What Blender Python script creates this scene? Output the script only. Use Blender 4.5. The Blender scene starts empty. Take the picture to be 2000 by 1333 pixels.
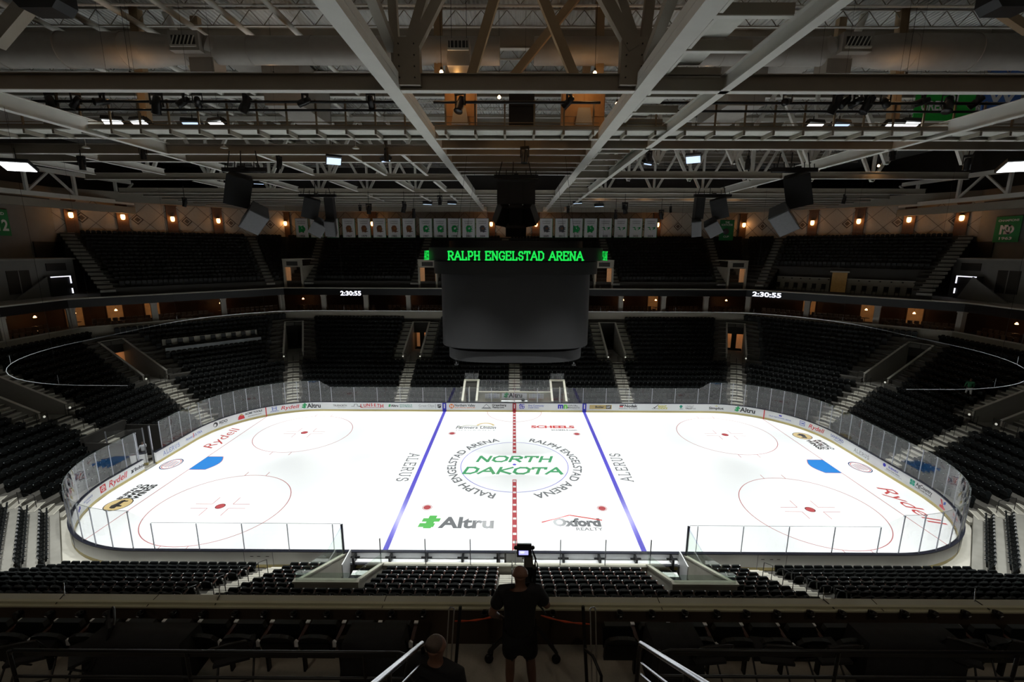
import bpy, math, random
from mathutils import Vector, Matrix
random.seed(7)
S = bpy.context.scene
COL = S.collection
FT = 0.3048
PI = math.pi
# ------------------------------------------------------------------ camera
CAM = Vector((-0.1215, -36.407, 18.100)); YAW = 0.003540; PITCH = -0.197838; ROLL = 0.003662; FPX = 895.03
_r = Vector((math.cos(YAW), math.sin(YAW), 0)); _f0 = Vector((-math.sin(YAW), math.cos(YAW), 0))
FW = _f0*math.cos(PITCH) + Vector((0, 0, math.sin(PITCH)))
_u = -_f0*math.sin(PITCH) + Vector((0, 0, math.cos(PITCH)))
RT = _r*math.cos(ROLL) + _u*math.sin(ROLL)
UP = -_r*math.sin(ROLL) + _u*math.cos(ROLL)
cam_d = bpy.data.cameras.new('camera'); cam = bpy.data.objects.new('camera', cam_d); COL.objects.link(cam)
cam_d.sensor_width = 36; cam_d.lens = 36*FPX/2000; cam_d.clip_start = 0.05; cam_d.clip_end = 500
m = Matrix((RT, UP, -FW)).transposed().to_4x4(); m.translation = CAM
cam.matrix_world = m
S.camera = cam


def at(px, py, x=None, y=None, z=None):
    """the point of the world seen at a photograph position, on the plane x=, y= or z="""
    d = FW + RT*((px-1000)/FPX) + UP*((666.5-py)/FPX)
    if z is not None: t = (z-CAM.z)/d.z
    elif y is not None: t = (y-CAM.y)/d.y
    else: t = (x-CAM.x)/d.x
    return CAM + d*t


# ------------------------------------------------------------------ world, exposure
S.view_settings.view_transform = 'Standard'; S.view_settings.look = 'None'
S.view_settings.gamma = 1; S.view_settings.use_curve_mapping = False
S.view_settings.exposure = 0.0
W = bpy.data.worlds.new('world'); S.world = W; W.use_nodes = True
W.node_tree.nodes['Background'].inputs[0].default_value = (0.5, 0.45, 0.4, 1)
W.node_tree.nodes['Background'].inputs[1].default_value = 0.0012
S.cycles.max_bounces = 5; S.cycles.diffuse_bounces = 3; S.cycles.glossy_bounces = 3
S.cycles.transparent_max_bounces = 16; S.cycles.transmission_bounces = 4
S.cycles.caustics_reflective = False; S.cycles.caustics_refractive = False
S.cycles.sample_clamp_indirect = 4


def spot(loc, to, energy, angle, blend=0.5, size=0.5, col=(1, 1, 1)):
    l = bpy.data.lights.new('flood_beam', 'SPOT'); l.energy = energy; l.spot_size = math.radians(angle)
    l.spot_blend = blend; l.shadow_soft_size = size; l.color = col
    o = bpy.data.objects.new('flood_beam', l); COL.objects.link(o); o.location = loc
    o.rotation_euler = (Vector(to)-Vector(loc)).to_track_quat('-Z', 'Y').to_euler()
    return o


def point(loc, energy, size=0.1, col=(1, 0.55, 0.25)):
    l = bpy.data.lights.new('lamp_or_fill_glow', 'POINT'); l.energy = energy; l.shadow_soft_size = size; l.color = col
    o = bpy.data.objects.new('lamp_or_fill_glow', l); COL.objects.link(o); o.location = loc
    return o


# the rink floodlights: rows along the catwalks, each aimed at its own patch of ice
ICE_E = 13800
for xx, wt in ((29, 1.30), (20.5, .98), (12.3, .98), (4.1, 1.0)):
    for sx in (-1, 1):
        for sy in (-1, 1):
            spot((sx*xx*.95, sy*12.5, 24.0), (sx*xx, sy*8.6, 0), ICE_E*wt, 62, 0.75, 0.35, (0.97, 1.0, 0.98))
# floodlights far over the opposite stand: their glare lies on the near ice
for xx in (-18, -4.5, 7, 18): spot((xx, 29.5, 24.6), (xx*.45, -7, 0), 2300, 26, .8, .6, (0.97, 1.0, 0.98))
# unseen warm fill lights added behind the camera to lift the foreground
for xx in (-6, 6): point((xx, -39.5, 21.2), 190, .4, (1, .86, .68))


# ------------------------------------------------------------------ materials
MATS = {}
def mat(name, col, rough=0.6, metal=0.0, spec=0.5, noise=0.0, nscale=4.0, emit=None, es=0.0, coat=0.0, alpha=None, rnoise=0.0):
    if name in MATS: return MATS[name]
    m = bpy.data.materials.new(name); m.use_nodes = True; nt = m.node_tree
    b = nt.nodes['Principled BSDF']
    c = tuple(col)+(1,)
    b.inputs['Base Color'].default_value = c; b.inputs['Roughness'].default_value = rough
    b.inputs['Metallic'].default_value = metal; b.inputs['Specular IOR Level'].default_value = spec
    b.inputs['Coat Weight'].default_value = coat; b.inputs['Coat Roughness'].default_value = 0.2
    if noise > 0:
        tc = nt.nodes.new('ShaderNodeTexCoord'); n = nt.nodes.new('ShaderNodeTexNoise'); n.inputs['Scale'].default_value = nscale
        n.inputs['Detail'].default_value = 4
        r = nt.nodes.new('ShaderNodeMapRange'); r.inputs['To Min'].default_value = 1-noise; r.inputs['To Max'].default_value = 1+noise
        mx = nt.nodes.new('ShaderNodeMix'); mx.data_type = 'RGBA'; mx.blend_type = 'MULTIPLY'; mx.inputs['Factor'].default_value = 1
        cb = nt.nodes.new('ShaderNodeCombineColor')
        nt.links.new(tc.outputs['Object'], n.inputs['Vector']); nt.links.new(n.outputs['Fac'], r.inputs['Value'])
        for k in range(3): nt.links.new(r.outputs[0], cb.inputs[k])
        mx.inputs['A'].default_value = c; nt.links.new(cb.outputs[0], mx.inputs['B'])
        nt.links.new(mx.outputs['Result'], b.inputs['Base Color'])
        if rnoise:
            r2 = nt.nodes.new('ShaderNodeMapRange'); r2.inputs['To Min'].default_value = rough-rnoise; r2.inputs['To Max'].default_value = rough+rnoise
            nt.links.new(n.outputs['Fac'], r2.inputs['Value']); nt.links.new(r2.outputs[0], b.inputs['Roughness'])
    if emit:
        b.inputs['Emission Color'].default_value = tuple(emit)+(1,); b.inputs['Emission Strength'].default_value = es
    MATS[name] = m
    return m


def glass_mat(name, tint, refl, rough=0.03, haze=0.0):
    m = bpy.data.materials.new(name); m.use_nodes = True; nt = m.node_tree; nt.nodes.clear()
    o = nt.nodes.new('ShaderNodeOutputMaterial'); t = nt.nodes.new('ShaderNodeBsdfTransparent'); g = nt.nodes.new('ShaderNodeBsdfGlossy')
    t.inputs[0].default_value = tint+(1,); g.inputs['Roughness'].default_value = rough; g.inputs[0].default_value = (1, 1, 1, 1)
    f = nt.nodes.new('ShaderNodeLayerWeight'); f.inputs[0].default_value = 0.5
    pw = nt.nodes.new('ShaderNodeMath'); pw.operation = 'POWER'; pw.inputs[1].default_value = 4.0
    mu = nt.nodes.new('ShaderNodeMath'); mu.operation = 'MULTIPLY_ADD'; mu.inputs[1].default_value = refl*0.6; mu.inputs[2].default_value = refl*0.04
    nt.links.new(f.outputs['Facing'], pw.inputs[0])
    mix = nt.nodes.new('ShaderNodeMixShader')
    nt.links.new(pw.outputs[0], mu.inputs[0]); nt.links.new(mu.outputs[0], mix.inputs[0]); nt.links.new(t.outputs[0], mix.inputs[1]); nt.links.new(g.outputs[0], mix.inputs[2])
    last = mix
    if haze:
        d = nt.nodes.new('ShaderNodeBsdfDiffuse'); d.inputs[0].default_value = (0.8, 0.82, 0.85, 1)
        tl = nt.nodes.new('ShaderNodeBsdfTranslucent'); tl.inputs[0].default_value = (0.8, 0.82, 0.85, 1)
        n = nt.nodes.new('ShaderNodeTexNoise'); n.inputs['Scale'].default_value = 1.2; n.inputs['Detail'].default_value = 5
        tc = nt.nodes.new('ShaderNodeTexCoord'); nt.links.new(tc.outputs['Object'], n.inputs['Vector'])
        r = nt.nodes.new('ShaderNodeMapRange'); r.inputs['To Min'].default_value = haze*0.6; r.inputs['To Max'].default_value = haze*1.4
        nt.links.new(n.outputs['Fac'], r.inputs['Value'])
        a = nt.nodes.new('ShaderNodeAddShader'); m2 = nt.nodes.new('ShaderNodeMixShader')
        m3 = nt.nodes.new('ShaderNodeMixShader'); m3.inputs[0].default_value = 0.5
        nt.links.new(d.outputs[0], m3.inputs[1]); nt.links.new(tl.outputs[0], m3.inputs[2])
        nt.links.new(r.outputs[0], m2.inputs[0]); nt.links.new(mix.outputs[0], m2.inputs[1]); nt.links.new(m3.outputs[0], m2.inputs[2])
        last = m2
    nt.links.new(last.outputs[0], o.inputs[0]); MATS[name] = m
    return m


def paint(name, col, rough=0.5, **k): return mat(name, col, rough, **k)
WHITE = mat('white_board', (0.80, 0.81, 0.82), 0.35, noise=0.04, nscale=2)
ICE = mat('ice', (0.90, 0.915, 0.93), 0.16, spec=0.5, noise=0.03, nscale=0.25, rnoise=0.05)
GOLD = mat('gold_kick', (0.50, 0.41, 0.16), 0.4, noise=0.05)
CAPM = mat('dark_cap', (0.02, 0.022, 0.035), 0.35)
GLASS = glass_mat('rink_glass', (0.985, 0.99, 0.99), 0.9, 0.02, 0.012)
GREENGLASS = glass_mat('green_edge_glass', (0.90, 0.95, 0.91), 0.8, 0.02, 0.02)
POSTM = mat('brushed_post', (0.42, 0.43, 0.48), 0.35, 0.8, noise=0.05)
CONCU = mat('shaded_upper_concrete', (0.05, 0.047, 0.042), 0.8, noise=0.2, nscale=1.3)  # darker copy of the concrete: upper deck shade put into its colour
CONCD = mat('shaded_concrete', (0.075, 0.07, 0.06), 0.85, noise=0.2, nscale=1.3)  # darker copy of the concrete: shade between the seats put into its colour
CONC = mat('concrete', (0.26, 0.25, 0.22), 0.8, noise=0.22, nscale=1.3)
CONC2 = mat('pale_concrete', (0.50, 0.48, 0.42), 0.8, noise=0.12, nscale=2)
STEPM = mat('stair_concrete', (0.33, 0.315, 0.27), 0.8, noise=0.18, nscale=3)
NOSE = mat('stair_nosing', (0.56, 0.54, 0.46), 0.6, noise=0.05)
SEATM = mat('black_vinyl', (0.007, 0.0085, 0.0088), 0.40, spec=0.35, noise=0.3, nscale=8)
SEATP = mat('seat_plastic', (0.004, 0.005, 0.005), 0.4, spec=0.3, noise=0.2, nscale=6)
ARMW = mat('red_brown_arm', (0.055, 0.018, 0.012), 0.4, noise=0.25, nscale=20)
TAG_GLINT = mat('white_tag_and_glint', (0.85, 0.86, 0.9), 0.4, noise=0.03)  # cup holder tags, and the white highlight painted on seat arm ends
BLACK = mat('black_metal', (0.006, 0.006, 0.007), 0.4, noise=0.2)
BLACKF = mat('black_fabric', (0.008, 0.008, 0.009), 0.85, noise=0.3, nscale=20)
DARK = mat('charcoal_cloth', (0.035, 0.035, 0.036), 0.8, noise=0.1, nscale=10)
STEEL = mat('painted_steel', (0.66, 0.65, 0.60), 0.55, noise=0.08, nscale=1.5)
STEELB = mat('warm_shaded_steel', (0.30, 0.27, 0.22), 0.6, noise=0.10, nscale=1.5)  # darker, browner steel copy: shade and warm lamplight put into its colour
DECK = mat('roof_deck', (0.46, 0.46, 0.44), 0.6, noise=0.05)
DUCTM = mat('duct_paint', (0.33, 0.31, 0.28), 0.55, noise=0.12, nscale=2)
WALLG = mat('grey_wall', (0.20, 0.195, 0.18), 0.85, noise=0.12, nscale=1)
BROWN = mat('brown_wood', (0.11, 0.055, 0.025), 0.5, noise=0.3, nscale=6)
CHROME = mat('chrome_rail', (0.55, 0.56, 0.6), 0.22, 1.0, noise=0.05)


# ------------------------------------------------------------------ mesh builder
def rot_to(d):
    return Vector(d).to_track_quat('Z', 'Y').to_matrix()


class MB:
    def __init__(self): self.v = []; self.f = []; self.m = []; self.mats = []; self.smooth = []
    def mi(self, m):
        if m not in self.mats: self.mats.append(m)
        return self.mats.index(m)
    def add(self, vs, fs, m, smooth=False):
        o = len(self.v); self.v += [tuple(a) for a in vs]; k = self.mi(m)
        for f in fs: self.f.append(tuple(i+o for i in f)); self.m.append(k); self.smooth.append(smooth)
        return self
    def box(self, c, s, m, R=None):
        c = Vector(c); hx, hy, hz = s[0]/2, s[1]/2, s[2]/2
        vs = [Vector((x, y, z)) for z in (-hz, hz) for x, y in ((-hx, -hy), (hx, -hy), (hx, hy), (-hx, hy))]
        if R is not None: vs = [R @ v for v in vs]
        return self.add([v+c for v in vs], [(0, 3, 2, 1), (4, 5, 6, 7), (0, 1, 5, 4), (1, 2, 6, 5), (2, 3, 7, 6), (3, 0, 4, 7)], m)
    def b2(self, lo, hi, m):
        return self.box([(a+b)/2 for a, b in zip(lo, hi)], [abs(b-a) for a, b in zip(lo, hi)], m)
    def frame(self, p, q, up=(0, 0, 1)):
        p, q = Vector(p), Vector(q); d = (q-p).normalized(); u = Vector(up)
        s = d.cross(u)
        if s.length < 1e-4: s = d.cross(Vector((0, 1, 0)))
        s.normalize(); u = s.cross(d).normalized()
        return p, q, d, s, u
    def bar(self, p, q, w, h, m, up=(0, 0, 1)):
        p, q, d, s, u = self.frame(p, q, up)
        vs = [a+s*x*w/2+u*y*h/2 for a in (p, q) for x, y in ((-1, -1), (1, -1), (1, 1), (-1, 1))]
        return self.add(vs, [(0, 1, 2, 3), (7, 6, 5, 4), (0, 4, 5, 1), (1, 5, 6, 2), (2, 6, 7, 3), (3, 7, 4, 0)], m)
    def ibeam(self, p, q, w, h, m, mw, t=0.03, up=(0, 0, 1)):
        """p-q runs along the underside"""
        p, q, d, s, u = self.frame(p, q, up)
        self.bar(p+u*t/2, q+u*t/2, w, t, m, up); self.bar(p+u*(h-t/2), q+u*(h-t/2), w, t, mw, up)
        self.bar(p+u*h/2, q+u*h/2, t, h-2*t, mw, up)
        return self
    def tube(self, p, q, r, m, n=8, r2=None, cap=True):
        p, q = Vector(p), Vector(q); R = rot_to(q-p); r2 = r if r2 is None else r2
        vs = []
        for c, rr in ((p, r), (q, r2)):
            for k in range(n):
                a = 2*PI*k/n; vs.append(c + R @ Vector((math.cos(a)*rr, math.sin(a)*rr, 0)))
        fs = [(k, (k+1) % n, n+(k+1) % n, n+k) for k in range(n)]
        self.add(vs, fs, m, True)
        if cap: self.add(vs, [tuple(reversed(range(n))), tuple(range(n, 2*n))], m)
        return self
    def path(self, pts, r, m, n=8, closed=False):
        pts = [Vector(p) for p in pts]; N = len(pts); vs = []
        rr = r if isinstance(r, (list, tuple)) else [r]*N
        prev = None
        for i, p in enumerate(pts):
            a = pts[i-1] if (i > 0 or closed) else p; b = pts[(i+1) % N] if (i < N-1 or closed) else p
            d = (b-a).normalized()
            if prev is None:
                x = d.orthogonal().normalized()
            else:
                x = (prev - d*prev.dot(d)).normalized()
            prev = x; y = d.cross(x)
            for k in range(n):
                t = 2*PI*k/n; vs.append(p + (x*math.cos(t)+y*math.sin(t))*rr[i])
        fs = []
        L = N if closed else N-1
        for i in range(L):
            j = (i+1) % N
            for k in range(n): fs.append((i*n+k, i*n+(k+1) % n, j*n+(k+1) % n, j*n+k))
        self.add(vs, fs, m, True)
        if not closed:
            self.add(vs[:n], [tuple(reversed(range(n)))], m); self.add(vs[-n:], [tuple(range(n))], m)
        return self
    def lathe(self, prof, c, m, n=20, R=None, smooth=True):
        c = Vector(c); vs = []
        for r, z in prof:
            for k in range(n):
                a = 2*PI*k/n; v = Vector((r*math.cos(a), r*math.sin(a), z))
                vs.append(c + (R @ v if R is not None else v))
        fs = []
        for i in range(len(prof)-1):
            for k in range(n): fs.append((i*n+k, i*n+(k+1) % n, (i+1)*n+(k+1) % n, (i+1)*n+k))
        self.add(vs, fs, m, smooth)
        e = (len(prof)-1)*n
        self.add(vs[:n], [tuple(reversed(range(n)))], m); self.add(vs[e:], [tuple(range(n))], m)
        return self
    def prism(self, outline, mapf, t0, t1, m, ms=None):
        """outline: 2D points (convex or not); mapf(u,v,t) -> point"""
        n = len(outline)
        a = [mapf(u, v, t0) for u, v in outline]; b = [mapf(u, v, t1) for u, v in outline]
        self.add(a+b, [tuple(reversed(range(n))), tuple(range(n, 2*n))], m)
        self.add(a+b, [(k, (k+1) % n, n+(k+1) % n, n+k) for k in range(n)], ms or m)
        return self
    def merge(self, o, T=None):
        off = len(self.v)
        if T is None: self.v += o.v
        else: self.v += [tuple(T @ Vector(v)) for v in o.v]
        idx = [self.mi(mm) for mm in o.mats]
        for f, k, s in zip(o.f, o.m, o.smooth):
            self.f.append(tuple(i+off for i in f)); self.m.append(idx[k]); self.smooth.append(s)
        return self
    def mesh(self, name):
        me = bpy.data.meshes.new(name); me.from_pydata(self.v, [], self.f)
        for mm in self.mats: me.materials.append(mm)
        me.polygons.foreach_set('material_index', self.m); me.polygons.foreach_set('use_smooth', self.smooth)
        me.update()
        return me
    def build(self, name, parent=None, label=None, cat=None, group=None, kind=None, loc=None):
        o = bpy.data.objects.new(name, self.mesh(name)); COL.objects.link(o)
        if loc is not None:
            o.location = loc
        if parent: o.parent = parent
        tag(o, label, cat, group, kind)
        return o


def tag(o, label=None, cat=None, group=None, kind=None):
    if label: o['label'] = label
    if cat: o['category'] = cat
    if group: o['group'] = group
    if kind: o['kind'] = kind
    return o


def empty(name, loc, label, cat, group=None, rz=0):
    o = bpy.data.objects.new(name, None); COL.objects.link(o); o.location = loc; o.rotation_euler = (0, 0, rz)
    return tag(o, label, cat, group)


def copy_tree(o, parent=None, kids=None):
    c = o.copy(); COL.objects.link(c)
    if parent: c.parent = parent
    for ch in (kids.get(o.name, []) if kids else o.children):
        copy_tree(ch, c, kids)
    return c


_T = ['zeroth', 'first', 'second', 'third', 'fourth', 'fifth', 'sixth', 'seventh', 'eighth', 'ninth', 'tenth', 'eleventh', 'twelfth',
      'thirteenth', 'fourteenth', 'fifteenth', 'sixteenth', 'seventeenth', 'eighteenth', 'nineteenth', 'twentieth']
def nth(i):
    if i <= 20: return _T[i]
    t = {2: 'twenty', 3: 'thirty', 4: 'forty', 5: 'fifty'}[i//10]
    return t+'-'+_T[i % 10] if i % 10 else t[:-1]+'ieth'


# ------------------------------------------------------------------ lettering
_txt = {}
def text_flat(s, bold=0.0, space=1.0):
    """flat text as (verts2d, faces, width, height); capital height 1"""
    k = (s, bold, space)
    if k in _txt: return _txt[k]
    c = bpy.data.curves.new('txt', 'FONT'); c.body = s; c.size = 1; c.offset = bold; c.space_character = space; c.resolution_u = 3
    o = bpy.data.objects.new('txt', c); COL.objects.link(o)
    dg = bpy.context.evaluated_depsgraph_get(); oe = o.evaluated_get(dg); me = oe.to_mesh()
    vs = [(v.co.x, v.co.y) for v in me.vertices]; fs = [tuple(p.vertices) for p in me.polygons]
    oe.to_mesh_clear(); bpy.data.objects.remove(o); bpy.data.curves.remove(c)
    x0 = min(v[0] for v in vs); x1 = max(v[0] for v in vs)
    CH = 0.70
    vs = [((x-x0)/CH, y/CH) for x, y in vs]
    _txt[k] = (vs, fs, (x1-x0)/CH)
    return _txt[k]


def put_text(mb, s, mapf, h, m, w=None, bold=0.0, shear=0.0, align='c', space=1.0):
    """mapf(u, v) -> point, u to the right and v up, in metres about the anchor (base line)"""
    vs, fs, tw = text_flat(s, bold, space)
    kx = h if w is None else w/tw
    off = -tw*kx/2 if align == 'c' else (0 if align == 'l' else -tw*kx)
    mb.add([mapf(x*kx+off+shear*y*h, y*h) for x, y in vs], fs, m)


# stroke letters on a 0..1 x 0..1 box: polylines, plus serif ends
GL = {
 'A': ([[(0, 0), (.5, 1), (1, 0)], [(.2, .36), (.8, .36)]], [(0, 0), (1, 0)]),
 'D': ([[(.12, 0), (.12, 1), (.6, 1), (.92, .75), (.92, .25), (.6, 0), (.12, 0)]], [(.12, 0), (.12, 1)]),
 'E': ([[(.95, 0), (.12, 0), (.12, 1), (.9, 1)], [(.12, .52), (.7, .52)], [(.95, 0), (.95, .22)], [(.9, 1), (.9, .8)]], [(.12, 0), (.12, 1)]),
 'G': ([[(.92, .78), (.75, .97), (.35, .97), (.08, .72), (.08, .28), (.35, .02), (.75, .02), (.92, .2), (.92, .45), (.6, .45)]], []),
 'H': ([[(.14, 0), (.14, 1)], [(.86, 0), (.86, 1)], [(.14, .5), (.86, .5)]], [(.14, 0), (.14, 1), (.86, 0), (.86, 1)]),
 'K': ([[(.12, 0), (.12, 1)], [(.9, 1), (.15, .45), (.95, 0)]], [(.12, 0), (.12, 1), (.95, 0)]),
 'L': ([[(.16, 1), (.16, 0), (.9, 0), (.9, .25)]], [(.16, 1), (.16, 0)]),
 'N': ([[(.14, 0), (.14, 1), (.86, 0), (.86, 1)]], [(.14, 0), (.08, 1), (.86, 1)]),
 'O': ([[(.3, 0), (.7, 0), (.95, .25), (.95, .75), (.7, 1), (.3, 1), (.05, .75), (.05, .25), (.3, 0)]], []),
 'P': ([[(.16, 0), (.16, 1), (.65, 1), (.9, .85), (.9, .58), (.65, .43), (.16, .43)]], [(.16, 0), (.16, 1)]),
 'R': ([[(.14, 0), (.14, 1), (.65, 1), (.88, .85), (.88, .62), (.65, .48), (.14, .48)], [(.5, .48), (.92, 0)]], [(.14, 0), (.14, 1), (.95, 0)]),
 'S': ([[(.86, .78), (.7, .97), (.3, .97), (.12, .8), (.12, .63), (.3, .53), (.7, .46), (.88, .36), (.88, .18), (.7, .02), (.3, .02), (.1, .22)]], []),
 'T': ([[(.5, 0), (.5, 1)], [(.03, .8), (.03, 1), (.97, 1), (.97, .8)]], [(.5, 0)]),
 'U': ([[(.14, 1), (.14, .25), (.35, .02), (.65, .02), (.86, .25), (.86, 1)]], [(.14, 1), (.86, 1)]),
}
WD = {'N': 1.0, 'A': 1.0, 'E': .88, 'L': .82, 'P': .85, 'S': .82, 'G': .95, 'D': .92, 'R': .92, 'H': .95, 'T': .9, 'U': .95, 'K': .95, 'O': 1.0, ' ': .55}
def put_stroke(mb, s, mapf, h, m, w, thick=0.14, serif=0.16, shear=0.0, gap=0.14, asp=0.72):
    tot = sum(WD[c]*asp+gap for c in s)-gap; k = w/tot; x = -w/2; cnt = [0]
    nrm_ = [(mapf(.01, 0)-mapf(0, 0)).cross(mapf(0, .01)-mapf(0, 0)).normalized()]
    t = thick*h/2
    def seg(a, b, tt=t, ext=True):
        ax, ay = a; bx, by = b; L = math.hypot(bx-ax, by-ay) or 1e-6; dx, dy = (bx-ax)/L, (by-ay)/L
        if ext: ax -= dx*tt*.9; ay -= dy*tt*.9; bx += dx*tt*.9; by += dy*tt*.9
        q = [(ax-dy*tt, ay+dx*tt), (ax+dy*tt, ay-dx*tt), (bx+dy*tt, by-dx*tt), (bx-dy*tt, by+dx*tt)]
        cnt[0] += 1; mb.add([mapf(p[0]+shear*p[1], p[1])+nrm_[0]*(.0004*(cnt[0] % 23)) for p in q], [(0, 1, 2, 3)], m)
    for c in s:
        cw = WD[c]*asp*k
        if c != ' ':
            st, se = GL[c]
            P = lambda p: (x+p[0]*cw, t+p[1]*(h-2*t))
            for pl in st:
                for a, b in zip(pl, pl[1:]): seg(P(a), P(b))
            if serif:
                for q in se:
                    px_, py_ = P(q); seg((px_-serif*h, py_), (px_+serif*h, py_), t*0.8, False)
        x += (WD[c]*asp+gap)*k
# ------------------------------------------------------------------ the rink
HX, HY, RR = 100*FT, 42.5*FT, 28*FT
SX, SY = HX-RR, HY-RR
ARC = RR*PI/2
PER = 4*(SX+SY+ARC)


def rink(s, hx=HX, hy=HY, r=RR):
    """point, outward normal of the rink outline, s clockwise from the far centre"""
    sx, sy = hx-r, hy-r; arc = r*PI/2; per = 4*(sx+sy+arc)
    s = s % per
    segs = [('l', sx, (0, hy), (1, 0)), ('a', arc, (sx, sy), PI/2), ('l', 2*sy, (hx, sy), (0, -1)), ('a', arc, (sx, -sy), 0),
            ('l', 2*sx, (sx, -hy), (-1, 0)), ('a', arc, (-sx, -sy), -PI/2), ('l', 2*sy, (-hx, -sy), (0, 1)), ('a', arc, (-sx, sy), PI), ('l', sx, (-sx, hy), (1, 0))]
    for t, L, p, d in segs:
        if s <= L+1e-9:
            if t == 'l': return Vector((p[0]+d[0]*s, p[1]+d[1]*s, 0)), Vector((-d[1], d[0], 0))
            a = d-s/r; return Vector((p[0]+r*math.cos(a), p[1]+r*math.sin(a), 0)), Vector((math.cos(a), math.sin(a), 0))
        s -= L
    return Vector((0, hy, 0)), Vector((0, 1, 0))


def proj_x(p):
    d = Vector(p)-CAM; return 1000+FPX*d.dot(RT)/d.dot(FW)


def s_at(px, right):
    lo, hi = (0, 49) if right else (-49, 0)
    for _ in range(40):
        mid = (lo+hi)/2; P, n = rink(mid)
        if proj_x((P.x, P.y, .65)) < px: lo = mid
        else: hi = mid
    return (lo+hi)/2


def srange(s0, s1, step=0.45):
    n = max(1, int(math.ceil((s1-s0)/step))); return [s0+(s1-s0)*i/n for i in range(n+1)]


def strip(mb, s0, s1, z0, z1, a, b, m, z1b=None):
    """curved slab standing on the rink outline, from offset a to offset b outward"""
    ss = srange(s0, s1); vs = []; n = len(ss)
    for i, s in enumerate(ss):
        P, N = rink(s); zt = z1 if z1b is None else z1+(z1b-z1)*i/(n-1)
        for o in (a, b):
            for z in (z0, zt): vs.append((P.x+N.x*o, P.y+N.y*o, z))
    fs = []
    for i in range(n-1):
        k = 4*i; q = k+4
        fs += [(k, k+1, q+1, q), (k+2, q+2, q+3, k+3), (k+1, k+3, q+3, q+1), (k, q, q+2, k+2)]
    fs += [(0, 2, 3, 1), (4*n-4, 4*n-3, 4*n-1, 4*n-2)]
    mb.add(vs, fs, m)


def paint_mat(name, c): return mat(name, c, 0.18, spec=0.5, noise=0.05, nscale=3)
P_RED = paint_mat('ice_red', (0.42, 0.075, 0.085)); P_BLUE = paint_mat('ice_blue', (0.1, 0.085, 0.55)); P_THIN = paint_mat('ice_thin_red', (0.46, 0.15, 0.16))
P_CREASE = paint_mat('ice_crease_blue', (0.03, 0.21, 0.6)); P_GREEN = paint_mat('ice_green', (0.065, 0.29, 0.13)); P_GREY = paint_mat('ice_grey', (0.145, 0.15, 0.16))
P_LG = paint_mat('ice_light_grey', (0.42, 0.43, 0.45)); P_BRT = paint_mat('ice_bright_red', (0.52, 0.07, 0.07)); P_BLK = paint_mat('ice_black', (0.03, 0.03, 0.03))
P_TAN = paint_mat('ice_tan', (0.62, 0.47, 0.22)); P_GRN2 = paint_mat('ice_leaf_green', (0.10, 0.42, 0.10)); P_WHT = paint_mat('ice_white_dash', (0.75, 0.76, 0.77)); P_NAVY = paint_mat('ice_navy', (0.05, 0.06, 0.16))
P_OLV = paint_mat('ice_olive', (0.40, 0.42, 0.30))
ice = MB()
N = 96
ol = [rink(PER*i/N)[0] for i in range(N)]
ice.add([(p.x, p.y, 0) for p in ol]+[(p.x, p.y, -0.25) for p in ol], [tuple(reversed(range(N)))]+[(k, (k+1) % N, N+(k+1) % N, N+k) for k in range(N)], ICE)
ZI = 0.004
def flat(u=(1, 0), c=(0, 0), z=ZI):
    v = (-u[1], u[0]); return lambda a, b, t=0: Vector((c[0]+u[0]*a+v[0]*b, c[1]+u[1]*a+v[1]*b, z+t))
def rect(x0, y0, x1, y1, m, z=ZI): ice.add([(x0, y0, z), (x1, y0, z), (x1, y1, z), (x0, y1, z)], [(0, 1, 2, 3)], m)
def line(a, b, w, m, z=ZI):
    a, b = Vector(a), Vector(b); d = (b-a).normalized(); n = Vector((-d.y, d.x))*w/2
    ice.add([(*(a-n), z), (*(b-n), z), (*(b+n), z), (*(a+n), z)], [(0, 1, 2, 3)], m)
def disc(c, r, m, z=ZI, n=32, rx=None): ice.add([(c[0]+(rx or r)*math.cos(2*PI*k/n), c[1]+r*math.sin(2*PI*k/n), z) for k in range(n)], [tuple(range(n))], m)
def ring(c, r, w, m, a0=0, a1=2*PI, n=72, z=ZI, rx=None):
    k0 = (rx or r)/r
    pts = [a0+(a1-a0)*k/n for k in range(n+1)]
    vs = [(c[0]+(r+o)*math.cos(a)*k0, c[1]+(r+o)*math.sin(a), z) for a in pts for o in (-w/2, w/2)]
    ice.add(vs, [(2*k, 2*k+1, 2*k+3, 2*k+2) for k in range(n)], m)
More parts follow.
